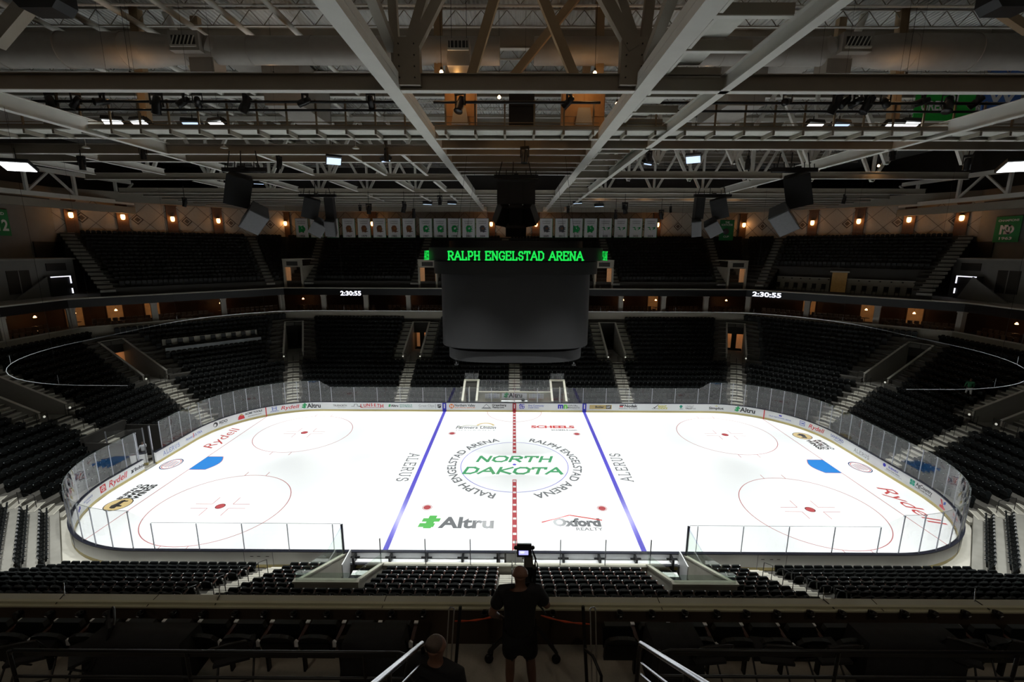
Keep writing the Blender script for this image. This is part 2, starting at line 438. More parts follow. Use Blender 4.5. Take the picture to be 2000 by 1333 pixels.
# centre line with white dashes, broken at the lettering
for y0, y1 in ((-HY, -2.62), (2.25, HY)):
    rect(-.16, y0, .16, y1, P_RED)
    n = int((y1-y0)/0.86)
    for i in range(n):
        y = y0+0.5+i*0.86
        if y < y1-.3: rect(-.115, y, .115, y+.24, P_WHT, ZI+.003)
for sx in (-1, 1):
    rect(sx*7.92-.16, -HY, sx*7.92+.16, HY, P_BLUE)
    rect(sx*27.13-.03, -11.05, sx*27.13+.03, 11.05, P_THIN)
    # crease
    pts = [(27.13, -1.22), (27.13-1.37, -1.22)]+[(27.13-1.37-.46*math.sin(PI*k/8), -1.22+2.44*k/8) for k in range(1, 8)]+[(27.13-1.37, 1.22), (27.13, 1.22)]
    pts = [(sx*x, y) for x, y in pts]
    ice.add([(x, y, ZI+.002) for x, y in pts], [tuple(range(len(pts)))], P_CREASE)
    for a, b in zip(pts, pts[1:]): line(a, b, .05, P_THIN, ZI+.005)
    for sy in (-1, 1):
        c = (sx*69*FT, sy*22*FT)
        ring(c, 15*FT, .055, P_THIN); disc(c, .33, P_RED); ring(c, .31, .05, P_THIN)
        for qx in (-1, 1):
            for qy in (-1, 1):
                k = (c[0]+qx*.75, c[1]+qy*.28)
                line(k, (k[0]+qx*1.2, k[1]), .05, P_THIN); line(k, (k[0], k[1]+qy*.9), .05, P_THIN)
                line((c[0]+qx*.86, c[1]+qy*4.5), (c[0]+qx*.86, c[1]+qy*5.1), .05, P_THIN)
        d = (sx*20.45*FT, sy*22*FT); disc(d, .27, P_RED); ring(d, .33, .04, P_THIN)
ring((0, 0), 15*FT, .055, P_BLUE); disc((0, 0), .16, P_BLUE)
ring((0, HY), 10*FT, .05, P_THIN, PI, 2*PI)
# writing in the ice
put_stroke(ice, 'NORTH', flat(c=(-.12, .42)), 1.25, P_GREEN, 6.6, 0.20, 0, 0.25, 0.22, 1.5)
put_stroke(ice, 'DAKOTA', flat(c=(-.25, -1.75)), 1.30, P_GREEN, 8.2, 0.20, 0, 0.25, 0.22, 1.5)
def arc_text(s, a_mid, r, h, m, total):
    vs, fs, tw = text_flat(s, 0.018)
    k = total/(tw)
    out = []
    for x, y in vs:
        a = a_mid+(total/2-x*k)/r; rr_ = r+y*h; out.append((rr_*math.cos(a), rr_*math.sin(a), ZI))
    ice.add(out, fs, m)
arc_text('RALPH ENGELSTAD ARENA', PI, 5.0, .72, P_GREY, 12.9)
arc_text('RALPH ENGELSTAD ARENA', 0, 5.0, .72, P_GREY, 12.9)
def I(px, py): p = at(px, py, z=0); return (p.x, p.y)
def altru(mapf, h, mg, md, mb, full=True):
    """green cross with a pale swoosh, then the name; h is the capital height, anchor at the left foot"""
    nv = (mapf(.01, 0)-mapf(0, 0)).cross(mapf(0, .01)-mapf(0, 0)).normalized(); nq = 0
    for u0, v0, u1, v1 in ((.05, .62, 1.15, .98), (.0, .05, .95, .45), (.36, -.08, .84, 1.28)):
        q = [(u0*h, v0*h), (u1*h, v0*h), (u1*h, v1*h), (u0*h, v1*h)]; nq += 1
        mb.add([mapf(a+.15*b, b)+nv*(.001*nq) for a, b in q], [(0, 1, 2, 3)], mg)
    put_text(mb, 'Altru', lambda u, v: mapf(u+1.25*h, v), h*1.12, md, align='l', bold=.035)
a = I(815, 1031); altru(flat(c=a), 1.08, P_GRN2, P_GREY, ice)
a = I(1128, 1028)
put_text(ice, 'Oxford', flat(c=a), .85, P_GREY, 3.2, .055); put_text(ice, 'REALTY', flat(c=(a[0]+.75, a[1]-.5)), .32, P_GREY, 1.75, .01)
p0, p1, p2 = I(1058, 1021), I(1112, 1007), I(1176, 1017); line(p0, p1, .12, P_BRT, ZI+.002); line(p1, p2, .12, P_BRT, ZI+.002)
a = I(1080, 836.5); put_text(ice, 'SCHEELS', flat(c=a), .62, P_BRT, 4.5, .05); a = I(1102, 842); put_text(ice, 'SCHEELS.com', flat(c=a), .36, P_GREY, 2.6, .02)
a = I(929, 838); put_text(ice, 'Farmers Union', flat(c=a), .75, P_GREY, 4.1, .02, .1)
a = I(929, 842); put_text(ice, 'I N S U R A N C E', flat(c=a), .32, P_LG, 4.0, .005)
a = I(897, 834); b = I(925, 831)
for q0, q1 in (((894, 835), (912, 831.5)), ((912, 831.5), (940, 833)), ((940, 833), (964, 833.5))): line(I(*q0), I(*q1), .14, P_OLV)
ring(I(948, 833.5), .9, .22, P_TAN, .3, PI-.3)
a = I(797, 912); put_stroke(ice, 'ALERUS', flat((0, -1), (a[0]-.45, a[1])), 1.02, P_GREY, 5.0, .105, .11, 0, .3)
a = I(1213, 912); put_stroke(ice, 'ALERUS', flat((0, 1), (a[0]+.45, a[1])), 1.02, P_GREY, 5.0, .105, .11, 0, .3)
a = I(432, 857); put_text(ice, 'Rydell', flat((0, 1), (a[0]+.5, a[1])), 1.05, P_BRT, 4.5, .0, .35)
a = I(1772, 984); put_text(ice, 'Rydell', flat((0, -1), (a[0]-.5, a[1])), 1.05, P_BRT, 4.6, .0, .35)
for sgn, c, tpx, u in ((-1, (231, 986), (272, 961), (0, 1)), (1, (1567, 852), (1599, 869), (0, -1))):
    a = I(*c); disc(a, .86, P_BLK, ZI, 40); disc(a, .80, P_TAN, ZI+.002, 40)
    f = flat(u, a, ZI+.005)
    buf = [(-.55, .05), (-.45, .28), (-.15, .38), (.1, .25), (.5, .2), (.62, .02), (.52, -.08), (.5, -.35), (.38, -.35), (.34, -.12), (-.05, -.12), (-.15, -.4), (-.28, -.4), (-.3, -.12), (-.5, -.15)]
    ice.add([f(x, y) for x, y in buf], [tuple(range(len(buf)))], P_BLK)
    t = I(*tpx)
    for k, (w_, h_, dy) in enumerate((('BUFFALO', .32, .52), ('WILD', .46, -.06), ('WINGS', .46, -.62))):
        put_text(ice, w_, flat(u, (t[0]-u[1]*dy, t[1]+u[0]*dy)), h_, P_BLK, 2.15, .05)
for c, u in (((335, 907), (0, 1)), ((1680, 913), (0, -1))):
    a = I(*c); f = flat(u, a)
    ring(a, .95, .1, P_NAVY, rx=.72); ring(a, .82, .07, P_BRT, rx=.6)
    for k in range(-3, 4): ice.add([f(x, y, .002) for x, y in ((-.62+abs(k)*.06, k*.15), (.62-abs(k)*.06, k*.15+.05), (.62-abs(k)*.06, k*.15+.11), (-.62+abs(k)*.06, k*.15+.06))], [(0, 1, 2, 3)], P_NAVY if k % 2 else P_BRT)
ice.build('floor', None, 'white hockey ice sheet with painted lines, circles and sponsor lettering', 'ice rink', kind='structure')

# ------------------------------------------------------------------ dasher boards
SG0, SG1 = s_at(281, False), s_at(305, False)          # the open gate in the left end
BZ, KZ = 1.07, 0.21
boards = empty('dasher_boards', (0, HY, 0), 'white dasher boards with gold kick plate and sponsor lettering around the ice', 'rink boards')
boards_loc = Vector((0, HY, 0))
def bbuild(mb, name, parent, label=None):
    mb.v = [tuple(Vector(v)-boards_loc) for v in mb.v]
    return mb.build(name, parent, label)
RUN = (SG1, SG0+PER)
b = MB(); strip(b, RUN[0], RUN[1], KZ, BZ-.03, 0.0, .14, WHITE); panel = bbuild(b, 'board_panel', boards)
b = MB(); strip(b, RUN[0], RUN[1], 0.0, KZ, -.012, .14, GOLD); bbuild(b, 'kick_plate', boards, 'gold kick plate at the foot of the boards')
b = MB(); strip(b, RUN[0], RUN[1], BZ-.03, BZ+.02, -.03, .18, CAPM); bbuild(b, 'cap_rail', boards, 'dark cap rail along the top of the boards')
ADS = MB()
def flush():
    global ADS
    if ADS.v: bbuild(ADS, 'sponsor_lettering', panel)
    ADS = MB()
A_BLK = mat('ad_black', (0.03, 0.03, 0.035), .4, noise=.05); A_RED = mat('ad_red', (0.62, 0.02, 0.03), .4, noise=.05); A_BLU = mat('ad_blue', (0.02, 0.08, 0.45), .4, noise=.05)
A_GRN = mat('ad_green', (0.01, 0.32, 0.10), .4, noise=.05); A_ORG = mat('ad_orange', (0.75, 0.20, 0.03), .4, noise=.05); A_TAN = mat('ad_tan', (0.52, 0.38, 0.14), .4, noise=.05)
A_GRY = mat('ad_grey', (0.25, 0.26, 0.28), .4, noise=.05); A_TEAL = mat('ad_teal', (0.0, 0.25, 0.17), .4, noise=.05); A_LIME = mat('ad_lime', (0.15, 0.65, 0.06), .4, noise=.05)
A_DBL = mat('ad_deep_blue', (0.015, 0.015, 0.42), .4, noise=.05); A_DRD = mat('ad_deep_red', (0.35, 0.005, 0.015), .4, noise=.05); A_YEL = mat('ad_yellow', (0.60, 0.55, 0.02), .4, noise=.05); A_WH = mat('ad_white', (0.85, 0.85, 0.86), .4, noise=.03)
def bmap(s0, off=.006, z0=0.0):
    def f(u, v, t=0.0):
        P, Nn = rink(s0+u); return Vector((P.x-Nn.x*(off+t), P.y-Nn.y*(off+t), z0+v))
    return f
def ad_text(s0, z, s, h, m, w=None, bold=.02, shear=0.0, off=.006): put_text(ADS, s, bmap(s0, off, z), h, m, w, bold, shear)
def ad_poly(s0, pts, m, off=.006, z=0.0): f = bmap(s0, off, z); ADS.add([f(*p) for p in pts], [tuple(range(len(pts)))], m)
def ad_rect(s0, u0, z0, u1, z1, m, off=.005):
    n = max(1, int((u1-u0)/.4)); f = bmap(s0, off)
    for k in range(n):
        a_, b_ = u0+(u1-u0)*k/n, u0+(u1-u0)*(k+1)/n; ADS.add([f(a_, z0), f(b_, z0), f(b_, z1), f(a_, z1)], [(0, 1, 2, 3)], m)
def ad_disc(s0, u, z, r, m, off=.006, n=20): ad_poly(s0, [(u+r*math.cos(2*PI*k/n), z+r*math.sin(2*PI*k/n)) for k in range(n)], m, off)
L_ = lambda px: s_at(px, False)
R_ = lambda px: s_at(px, True)
ad_rect(0, -.2, KZ, .2, BZ-.03, A_DRD, .014); ad_rect(0, -.2, 0, .2, KZ, A_DRD, .02)
for sg in (-1, 1):
    ad_rect(sg*7.92, -.22, KZ, .22, BZ-.03, A_DBL, .014); ad_rect(sg*7.92, -.22, 0, .22, KZ, A_DBL, .02); ad_rect(sg*7.92, -.06, .4, .06, .92, A_WH, .018)
ad_rect(0, -.05, .42, .05, .9, A_WH, .018)
ad_rect(L_(519.5), -.05, 0, .05, BZ, A_RED, .02); ad_rect(R_(1492.5), -.05, 0, .05, BZ, A_RED, .02)
def ad_altru(s0, z, h, md=A_BLK): altru(bmap(s0, .006, z), h, A_GRN, md, ADS)
# far side, left to right
flush(); s = L_(613); ad_altru(s-1.30, .42, .44)
flush(); s = L_(566); ad_text(s, .48, 'Rydell', .40, A_RED, 1.75, .012, .3)
flush(); s = L_(536); ad_text(s, .36, 'HONDA', .13, A_BLU, .85, .01); ad_rect(s, -.22, .56, -.16, .9, A_BLU); ad_rect(s, .16, .56, .22, .9, A_BLU); ad_rect(s, -.16, .70, .16, .76, A_BLU); ad_rect(s, -.28, .90, .28, .93, A_BLU); ad_rect(s, -.28, .52, .28, .55, A_BLU)
flush(); s = L_(664); ad_text(s, .56, 'TRUENORTH', .22, A_BLK, 1.55, .012); ad_text(s+.2, .42, 'EQUIPMENT', .08, A_GRY, .9, .0)
for q in (((-.1, .56), (.25, .56), (.25, .60), (-.1, .60)), ((.2, .58), (.25, .86), (.30, .86), (.25, .58)), ((.25, .82), (.6, .82), (.6, .86), (.25, .86)), ((.55, .60), (.60, .82), (.65, .80), (.60, .60)), ((.6, .62), (1.0, .62), (1.05, .50), (.6, .58))): ad_poly(L_(686)+.1, q, A_BLK)
flush(); s = L_(726)
for k, ch in enumerate('LUNSETH'):
    u = (k-3)*.38; ad_text(s+u, .60-abs(k-3)**2*.018, ch, .34 if k not in (0, 6) else .4, A_RED, None, .03)
ad_rect(s, -1.1, .42, 1.1, .45, A_RED)
flush(); s = L_(780); ad_altru(s-1.25, .55, .24); ad_text(s+.75, .70, 'Orthopedics &', .14, A_TEAL, 1.4); ad_text(s+.75, .50, 'Sports Medicine', .14, A_TEAL, 1.4)
flush(); s = L_(833); ad_text(s, .56, 'Great Clips', .27, A_GRY, 1.75, .0); ad_rect(s, -.9, .42, .85, .44, A_GRY); ad_rect(s, 1.0, .38, 1.03, .9, A_BLK)
ad_poly(L_(858), [(-.22, .85), (.22, .85), (.2, .5), (0, .4), (-.2, .5)], A_BLK); ad_poly(L_(858), [(-.18, .6), (.18, .72), (.18, .78), (-.18, .66)], A_WH, .01)
flush(); s = L_(905); ad_disc(L_(882), 0, .65, .28, A_ORG); ad_text(L_(882), .5, 'N', .3, A_WH, None, .04, 0, .012); ad_text(s+.18, .62, 'Northern Valley', .30, A_BLK, 2.3, .02); ad_text(s+.18, .42, 'ELECTRICAL SERVICES', .13, A_ORG, 2.3, .015)
flush(); s = L_(975); ad_text(s, .70, 'Greenberg', .22, A_BLK, 1.6, .03); ad_text(s-.1, .44, 'Realty.com', .22, A_BLK, 1.3, .03)
ad_poly(L_(950), [(-.5, .42), (.5, .42), (.0, .95)], A_GRY); ad_poly(L_(950), [(-.32, .52), (.32, .52), (0, .86)], A_WH, .01); ad_rect(L_(950), -.55, .40, .55, .46, A_BLK, .008)
flush(); s = R_(1047); ad_text(s, .66, 'First Community', .21, A_BLU, 1.75, .012, .15); ad_text(s-.3, .44, 'Credit Union', .17, A_BLU, 1.2, .012, .15); ad_text(R_(1019), .68, 'FC', .26, A_DBL, .55, .05, .15); ad_text(R_(1019), .40, 'CU', .26, A_DBL, .55, .05, .15)
flush(); s = R_(1095); ad_text(s, .46, 'm', .62, A_DBL, .62, .05); ad_text(s+.55, .46, 'n', .62, A_LIME, .42, .05); ad_text(s+1.35, .70, 'eXPLORe', .17, A_BLK, 1.1, .01); ad_text(s+1.45, .46, 'MINNeSOTA', .17, A_BLK, 1.4, .01)
flush(); s = R_(1173); ad_rect(s, -1.25, .38, 1.25, .88, A_TAN); ad_text(s-.1, .52, 'Butler', .24, A_BLK, 1.0, .035, 0, .01); ad_rect(s, .62, .42, 1.15, .84, A_BLK, .01); ad_text(s+.88, .53, 'CAT', .22, A_WH, .4, .03, 0, .014)
flush(); s = R_(1229); ad_text(s+.2, .62, 'Nodak', .32, A_BLK, 1.45, .035); ad_text(s-.1, .42, 'Insurance Company', .14, A_BLK, 2.1, .01); ad_rect(s, -1.1, .62, -.7, .76, A_RED); ad_rect(s, -1.1, .78, -.6, .92, A_BLK)
flush(); s = R_(1288); ad_text(s+.3, .64, 'RIGHT', .22, A_YEL, .95, .04, .2); ad_text(s+.35, .42, 'CHOICE', .2, A_YEL, 1.05, .04, .2); ad_poly(s, [(-.75, .66), (-.55, .5), (-.1, .95), (-.15, .98), (-.55, .62)], A_BLK); ad_rect(s, -.85, .45, -.15, .49, A_BLK)
flush(); s = R_(1346); ad_text(s, .66, 'United', .26, A_GRY, .85, .0, .25); ad_text(s, .44, 'VALLEY', .18, A_BLK, .85, .03); ad_text(s+.62, .42, 'Bank', .2, A_GRY, .3, .0); ad_disc(R_(1330), 0, .74, .17, A_TEAL); ad_rect(R_(1330), -.03, .42, .03, .7, A_TEAL); ad_rect(R_(1330), -.2, .42, .25, .46, A_TEAL)
flush(); s = R_(1399); ad_text(s, .44, 'Simplot', .27, A_BLK, 1.6, .03); ad_poly(s, [(-.05, .82), (0, .95), (.05, .82), (.22, .86), (.1, .78), (-.1, .78), (-.22, .86)], A_YEL)
flush(); s = R_(1459); ad_altru(s-1.25, .42, .44)
# right end
flush(); s = R_(1524); ad_text(s, .45, 'OLD NATIONAL BANK', .15, A_BLU, 2.2, .005); ad_rect(s, -.14, .70, .14, .84, A_DBL)
flush(); s = R_(1594); ad_text(s, .45, 'Rydell', .42, A_RED, 1.6, .012, .3); ad_rect(R_(1567), -.26, .40, .26, .88, A_BLU); ad_rect(R_(1567), -.21, .45, .21, .83, A_WH, .008); ad_text(R_(1567), .55, 'GM', .2, A_BLU, .32, .03, 0, .012)
flush(); s = R_(1635); ad_text(s, .55, 'SANFORD', .26, A_BLU, 1.7, .005); ad_text(s+.1, .36, 'HEALTH', .12, A_BLU, .9, .0)
flush(); put_stroke(ADS, 'ALERUS', bmap(R_(1683), .006, .42), .34, A_BLK, 1.75, .09, .10, 0, .3)
flush(); s = R_(1742); ad_text(s+.1, .72, 'SUBARU', .16, A_DBL, .95, .02); ad_disc(R_(1727), 0, .78, .15, A_DBL); ad_text(s+.1, .52, 'Grand Forks Subaru', .13, A_BLK, 1.3, .01, .1); ad_rect(s, -.7, .42, 1.0, .44, A_GRY)
flush(); s = R_(1803); ad_text(s+.1, .62, 'AgCountry', .27, A_BLK, 1.5, .03); ad_text(s+.05, .42, 'Farm Credit Services', .14, A_BLK, 1.5, .015)
for k in range(4): ad_poly(R_(1782), [(math.cos(k*PI/2+a_)*r_+0, .68+math.sin(k*PI/2+a_)*r_) for a_, r_ in ((0, .03), (.1, .22), (PI/4, .3), (PI/2-.1, .22), (PI/2, .03))], A_TEAL)
flush(); s = R_(1842); ad_poly(s, [(-.38, .88), (-.18, .88), (.05, .5), (.2, .5), (.05, .42), (-.3, .42), (-.3, .5), (-.1, .5)], A_RED); ad_poly(s, [(.02, .62), (.28, .72), (.30, .94), (.06, .84)], A_BLU, .008); ad_rect(s, -.34, .30, .30, .44, A_RED)
flush(); s = R_(1866); ad_text(s, .62, 'Vilandre', .2, A_RED, .95, .01); ad_rect(s, -.45, .5, .4, .53, A_BLU)
# left end
flush(); s = L_(490); ad_text(s+.25, .68, 'ACME TOOLS', .2, A_BLK, 1.7, .04, .2); ad_text(s+.35, .42, 'acmetools.com', .13, A_BLK, 1.3, .01, .15); ad_poly(L_(471), [(-.35, .35), (.35, .35), (.28, .7), (.1, .85), (-.1, .85), (-.28, .65)], A_RED); ad_disc(L_(471), .05, .8, .13, A_TAN, .008)
flush(); s = L_(431); ad_text(s+.3, .58, 'RDO', .26, A_BLK, .85, .03); ad_rect(s, .0, .46, .7, .49, A_GRY); ad_disc(L_(421), 0, .67, .25, A_BLK); ad_disc(L_(421), -.06, .62, .14, A_WH, .008)
flush(); s = L_(380); ad_text(s+.45, .50, 'ULTRA', .26, A_BLU, 1.05, .005); ad_text(s-.75, .50, 'Michelob', .24, A_BLU, .9, .0, .3); ad_rect(s, -.18, .42, -.1, .88, A_RED)
flush(); put_stroke(ADS, 'ALERUS', bmap(L_(335), .006, .40), .38, A_BLU, 1.95, .09, .10, 0, .3)
flush(); s = L_(267); ad_text(s+.35, .50, 'Bobcat', .26, A_BLK, 1.1, .03); ad_poly(s, [(-.6, .45), (-.3, .5), (-.35, .62), (-.2, .75), (-.4, .70), (-.55, .75), (-.5, .6)], A_BLK)
flush(); s = L_(225); ad_text(s+.2, .42, 'Rydell', .46, A_RED, 1.6, .012, .3); ad_rect(L_(201), -.28, .38, .28, .92, A_RED)
ad_disc(L_(201), 0, .65, .2, A_WH, .01); ad_disc(L_(201), 0, .65, .16, A_RED, .013); ad_rect(L_(201), -.03, .5, .03, .8, A_WH, .016); ad_rect(L_(201), -.16, .68, .16, .72, A_WH, .016)
flush(); s = L_(172); ad_text(s, .66, 'PROVIDENCE', .13, A_BLU, 1.1, .005); ad_text(s, .48, 'Bistro', .13, A_BLU, .5, .005)
flush(); s = L_(155); ad_disc(s, -.1, .6, .12, A_DBL); ad_disc(s, .1, .7, .12, A_DBL)
flush()
# the outer skins near the camera: panel joints and fasteners
b = MB()
for sg in (-1, 1):
    for x in (13.9, 15.55):
        b.b2((sg*x-.015, -HY-.146, .05), (sg*x+.015, -HY-.140, 1.0), A_GRY)
    for x in (14.2, 14.7, 15.1): b.b2((sg*x-.1, -HY-.15, .72), (sg*x+.08, -HY-.14, .75), A_BLK)
    for s in (27, 31): 
        P, Nn = rink(PER/2+sg*s); b.b2((P.x+Nn.x*.146-.012, P.y+Nn.y*.146-.012, .05), (P.x+Nn.x*.146+.012, P.y+Nn.y*.146+.012, 1.0), A_GRY)
bbuild(b, 'service_door_seam', boards)

# ------------------------------------------------------------------ glass
glass = empty('rink_glass', (0, HY, BZ), 'clear shielding glass panels and slim posts standing on the rink boards', 'glass')
gl = Vector((0, HY, BZ))
ZL, ZH = 2.82, 3.52
EDGE = mat('pane_top_edge', (.12, .15, .14), .3, noise=.05)
stops = []       # (s0, s1, ztop0, ztop1)
xs = [-20.66+2.583*k for k in range(17)]
for a_, b_ in zip(xs, xs[1:]): stops.append((a_, b_, ZL, ZL))
tall = [20.66+1.235*k for k in range(0, 200)]
half = PER/2
end_s = half-20.66       # where the near straight begins on the right
n = int(round((end_s-20.66)/1.235)); st = (end_s-20.66)/n
for sgn in (1, -1):
    for k in range(n):
        a_, b_ = 20.66+st*k, 20.66+st*(k+1)
        za = ZL if k == 0 else ZH; zb = ZL if k == n-1 else ZH
        if sgn < 0: a_, b_, za, zb = -b_, -a_, zb, za
        if sgn < 0 and b_ > SG0+.1 and a_ < SG1-.1: continue
        stops.append((a_, b_, za, zb))
    for k in range(4):
        a_, b_ = end_s+2.58*k, end_s+2.58*(k+1)
        if sgn < 0: a_, b_ = -b_, -a_
        stops.append((a_, b_, ZL-.02, ZL-.02))
    a_, b_ = end_s+2.58*4, half-9.87
    if sgn < 0: a_, b_ = -b_, -a_
    stops.append((a_, b_, ZL-.02, ZL-.02))
posts = set()
for a_, b_, za, zb in stops:
    b = MB(); strip(b, a_+.012, b_-.012, BZ+.02, za, .062, .074, GLASS, zb); b.v = [tuple(Vector(v)-gl) for v in b.v]
    pn = b.build('glass_pane', glass)
    e = MB(); strip(e, a_+.012, b_-.012, za-.0, za+.014, .06, .076, EDGE, zb+.014) if abs(za-zb) < .01 else None
    if e.v: e.v = [tuple(Vector(v)-gl) for v in e.v]; e.build('pane_edge', pn)
    posts.add((round(a_, 2), za)); posts.add((round(b_, 2), zb))
done = set()
for s_, z_ in sorted(posts):
    if any(abs(s_-d_) < .1 or abs(s_+PER-d_) < .1 for d_ in done): continue
    done.add(s_)
    P, Nn = rink(s_); b = MB(); c = Vector((P.x+Nn.x*.07, P.y+Nn.y*.07, 0))
    R = Matrix.Rotation(math.atan2(Nn.y, Nn.x), 3, 'Z')
    near = P.y < -8
    b.box(c+Vector((Nn.x*.02, Nn.y*.02, (BZ+z_)/2)), (.05, .035 if near else .05, z_-BZ-.04), POSTM, R)
    if abs(P.y) > 12.9 and abs(P.x) < 21: pass
    else: b.box(c+Vector((0, 0, z_-.05)), (.09, .07, .07), POSTM, R)
    b.v = [tuple(Vector(v)-gl) for v in b.v]; b.build('glass_post', glass)

# the open gate at the left end, swung outwards
Pg, Ng = rink(SG1); hinge = Vector((Pg.x, Pg.y, 0))
hinge = Vector((-31.15, hinge.y-.1, 0))
g = empty('rink_gate', hinge, 'white rink gate with orange lettering swung open in the left end boards', 'gate')
b = MB(); L = 2.6; d = Vector((-.62, .05, 0)).normalized()
Pa, _ = rink(SG0)
hd = Vector((Ng.x*.9-.1, Ng.y*.9-.35, 0)).normalized()
R = Matrix.Rotation(math.atan2(hd.y, hd.x), 3, 'Z')
b.box(R @ Vector((L/2, 0, .64)), (L, .12, .84), WHITE, R); b.box(R @ Vector((L/2, 0, .11)), (L, .14, .2), GOLD, R); b.box(R @ Vector((L/2, 0, 1.07)), (L, .18, .05), CAPM, R)
def gm(u, v, t=0): return R @ Vector((L/2-u*-1, -.066, v)) 
put_text(b, 'Spray Advantage', lambda u, v: R @ Vector((L/2+u, -.068, .58+v)), .26, A_ORG, 1.9, .03, .2)
b.build('board_panel', g)
b = MB(); b.box(R @ Vector((L/2, 0, 2.2)), (L-.1, .012, 2.2), GLASS, R); b.build('glass_pane', g)
b = MB()
for u in (.04, L-.04): b.box(R @ Vector((u, 0, 2.2)), (.07, .08, 2.25), POSTM, R)
b.build('glass_post', g)
for s_ in (SG0, SG1):
    P, Nn = rink(s_); b = MB(); b.box((0, 0, 1.7), (.10, .10, 3.4), POSTM); b.box((0, 0, 3.42), (.14, .14, .04), CAPM)
    b.build('gate_post', None, 'tall steel post '+('at the right side' if s_ == SG1 else 'at the left side')+' of the open rink gate', 'post', loc=(P.x+Nn.x*.34, P.y+(.12 if s_ == SG1 else -.12), 0))
# ------------------------------------------------------------------ seating bowl (an octagon of straight blocks)
R2 = math.sqrt(2)
def ring8(k):
    ys = 13.75+.838*k; D = (27.75+.838*k)*R2; xe = 31.2+.838*k
    return D-ys, ys, xe, D-xe            # V1 = (a, ys), V2 = (xe, b)
def RZ(k): return .48+.43*k
# eight blocks: outward normal angle, name
SEGS = [('far', 90), ('far right corner', 45), ('right end', 0), ('near right corner', -45), ('near', -90), ('near left corner', -135), ('left end', 180), ('far left corner', 135)]
def seg(i, k):
    """distance from the centre, and the two ends along the tangent (clockwise) of block i at ring k"""
    a, ys, xe, b = ring8(k); nm, ang = SEGS[i]
    if i in (0, 4): return ys, -a, a
    if i in (2, 6): return xe, -b, b
    D = (a+ys)/R2; u = (a-ys)/R2; v = (xe-b)/R2      # along-tangent positions measured from the foot of the perpendicular
    # tangent runs clockwise: for the far right corner from V1 to V2
    if i in (1, 5): return D, u, v
    return D, -v, -u
def fixu(i, k):
    return seg(i, k)
def frame8(i):
    a = math.radians(SEGS[i][1]); n = Vector((math.cos(a), math.sin(a), 0)); t = Vector((n.y, -n.x, 0)); return n, t
def P8(i, k, u, z=None):
    n, t = frame8(i); d = seg(i, k)[0]; return Vector((n.x*d+t.x*u, n.y*d+t.y*u, RZ(k) if z is None else z))
def V8(i, k):
    """corner between block i and block i+1 (clockwise)"""
    return P8(i, k, seg(i, k)[2], 0)

NROW = 19
VOM0, VOM1 = 9, 16
# aisles: ('s', block, u) straight or ('m', i) on the corner between block i and i+1
AISLES = [('s', 0, 0.0, 1, 18, False), ('s', 0, -13.25, 0, 18, True), ('s', 0, 13.15, 0, 18, True), ('m', 0, 0, 0, 18, True), ('m', 7, 0, 0, 18, True),
          ('m', 1, 0, 0, 18, True), ('m', 6, 0, 0, 18, True), ('s', 2, 0.6, 0, 18, True), ('s', 6, 0.0, 4, 18, True), ('m', 2, 0, 0, 12, False), ('m', 5, 0, 0, 12, False),
          ('s', 4, -13.25, 0, 12, False), ('s', 4, 13.25, 0, 12, False), ('s', 4, 0.15, 1, 12, False)]
LG0, LG1 = -17.9, -7.8
def cuts(i, k, for_terrace=False):
    out = []
    for kind, j, u, k0, k1, vom in AISLES:
        if not (k0 <= k <= k1): continue
        inv = vom and VOM0 <= k <= VOM1
        if for_terrace:
            if not inv: continue
            hw = 1.15
        else: hw = 2.5 if (vom and VOM0 <= k <= VOM1+1) else .68
        if vom and k == VOM0-1 and not for_terrace: hw = 2.5
        if kind == 's':
            if j == i: out.append((u-hw, u+hw))
        else:
            if j == i: e = seg(i, k)[2]; out.append((e-hw-.05, e+9))
            if (j+1) % 8 == i: e = seg(i, k)[1]; out.append((e-9, e+hw+.05))
    if i == 4:
        if k <= 5:
            out += [(-9.95, -6.85), (6.85, 9.95)]
        if k == 0: out.append((-7.3, 7.3))
    if i == 0:
        if k <= 2: out += [(-6.15, -4.0), (4.0, 6.15)]
        if k == 0: out.append((-5, 5))
    if i == 6 and k <= 3: out.append((-2.0, 2.0))
    if i == 7 and k in (13, 14) and not for_terrace: out.append((LG0, LG1))
    return out
def free(lo, hi, cs):
    iv = [(lo, hi)]
    for a, b in cs:
        nv = []
        for x, y in iv:
            if b <= x or a >= y: nv.append((x, y)); continue
            if a > x: nv.append((x, a))
            if b < y: nv.append((b, y))
        iv = nv
    return [q for q in iv if q[1]-q[0] > .25]

ter = MB()
for i in range(8):
    for k in range(0, NROW+2):
        zz = RZ(min(k, 18)); z0 = RZ(min(k, 18)-1) if k else -.1
        if i == 0 and k <= 2: cs = [(-5.9, -4.3), (4.3, 5.9)]+([(-4.4, 4.4)] if k == 0 else [])
        elif i == 4 and k <= 5: cs = [(-9.75, -7.05), (7.05, 9.75)]+([(-7.2, 7.2)] if k == 0 else [])
        elif i == 6 and k <= 3: cs = [(-2, 2)]
        else: cs = []
        cs = cs+cuts(i, k, True)
        d0, lo0, hi0 = seg(i, k); d1, lo1, hi1 = seg(i, k+1)
        for a, b in free(lo0, hi0, cs):
            a1 = lo1 if a == lo0 else a; b1 = hi1 if b == hi0 else b
            v = [P8(i, k, a, z0), P8(i, k, b, z0), P8(i, k, a, zz), P8(i, k, b, zz), P8(i, k+1, a1, zz), P8(i, k+1, b1, zz)]
            ter.add(v, [(0, 1, 3, 2), (2, 3, 5, 4)], CONC if i in (3, 5) else CONCD)  # far, side and end blocks take the copy with painted-in shade
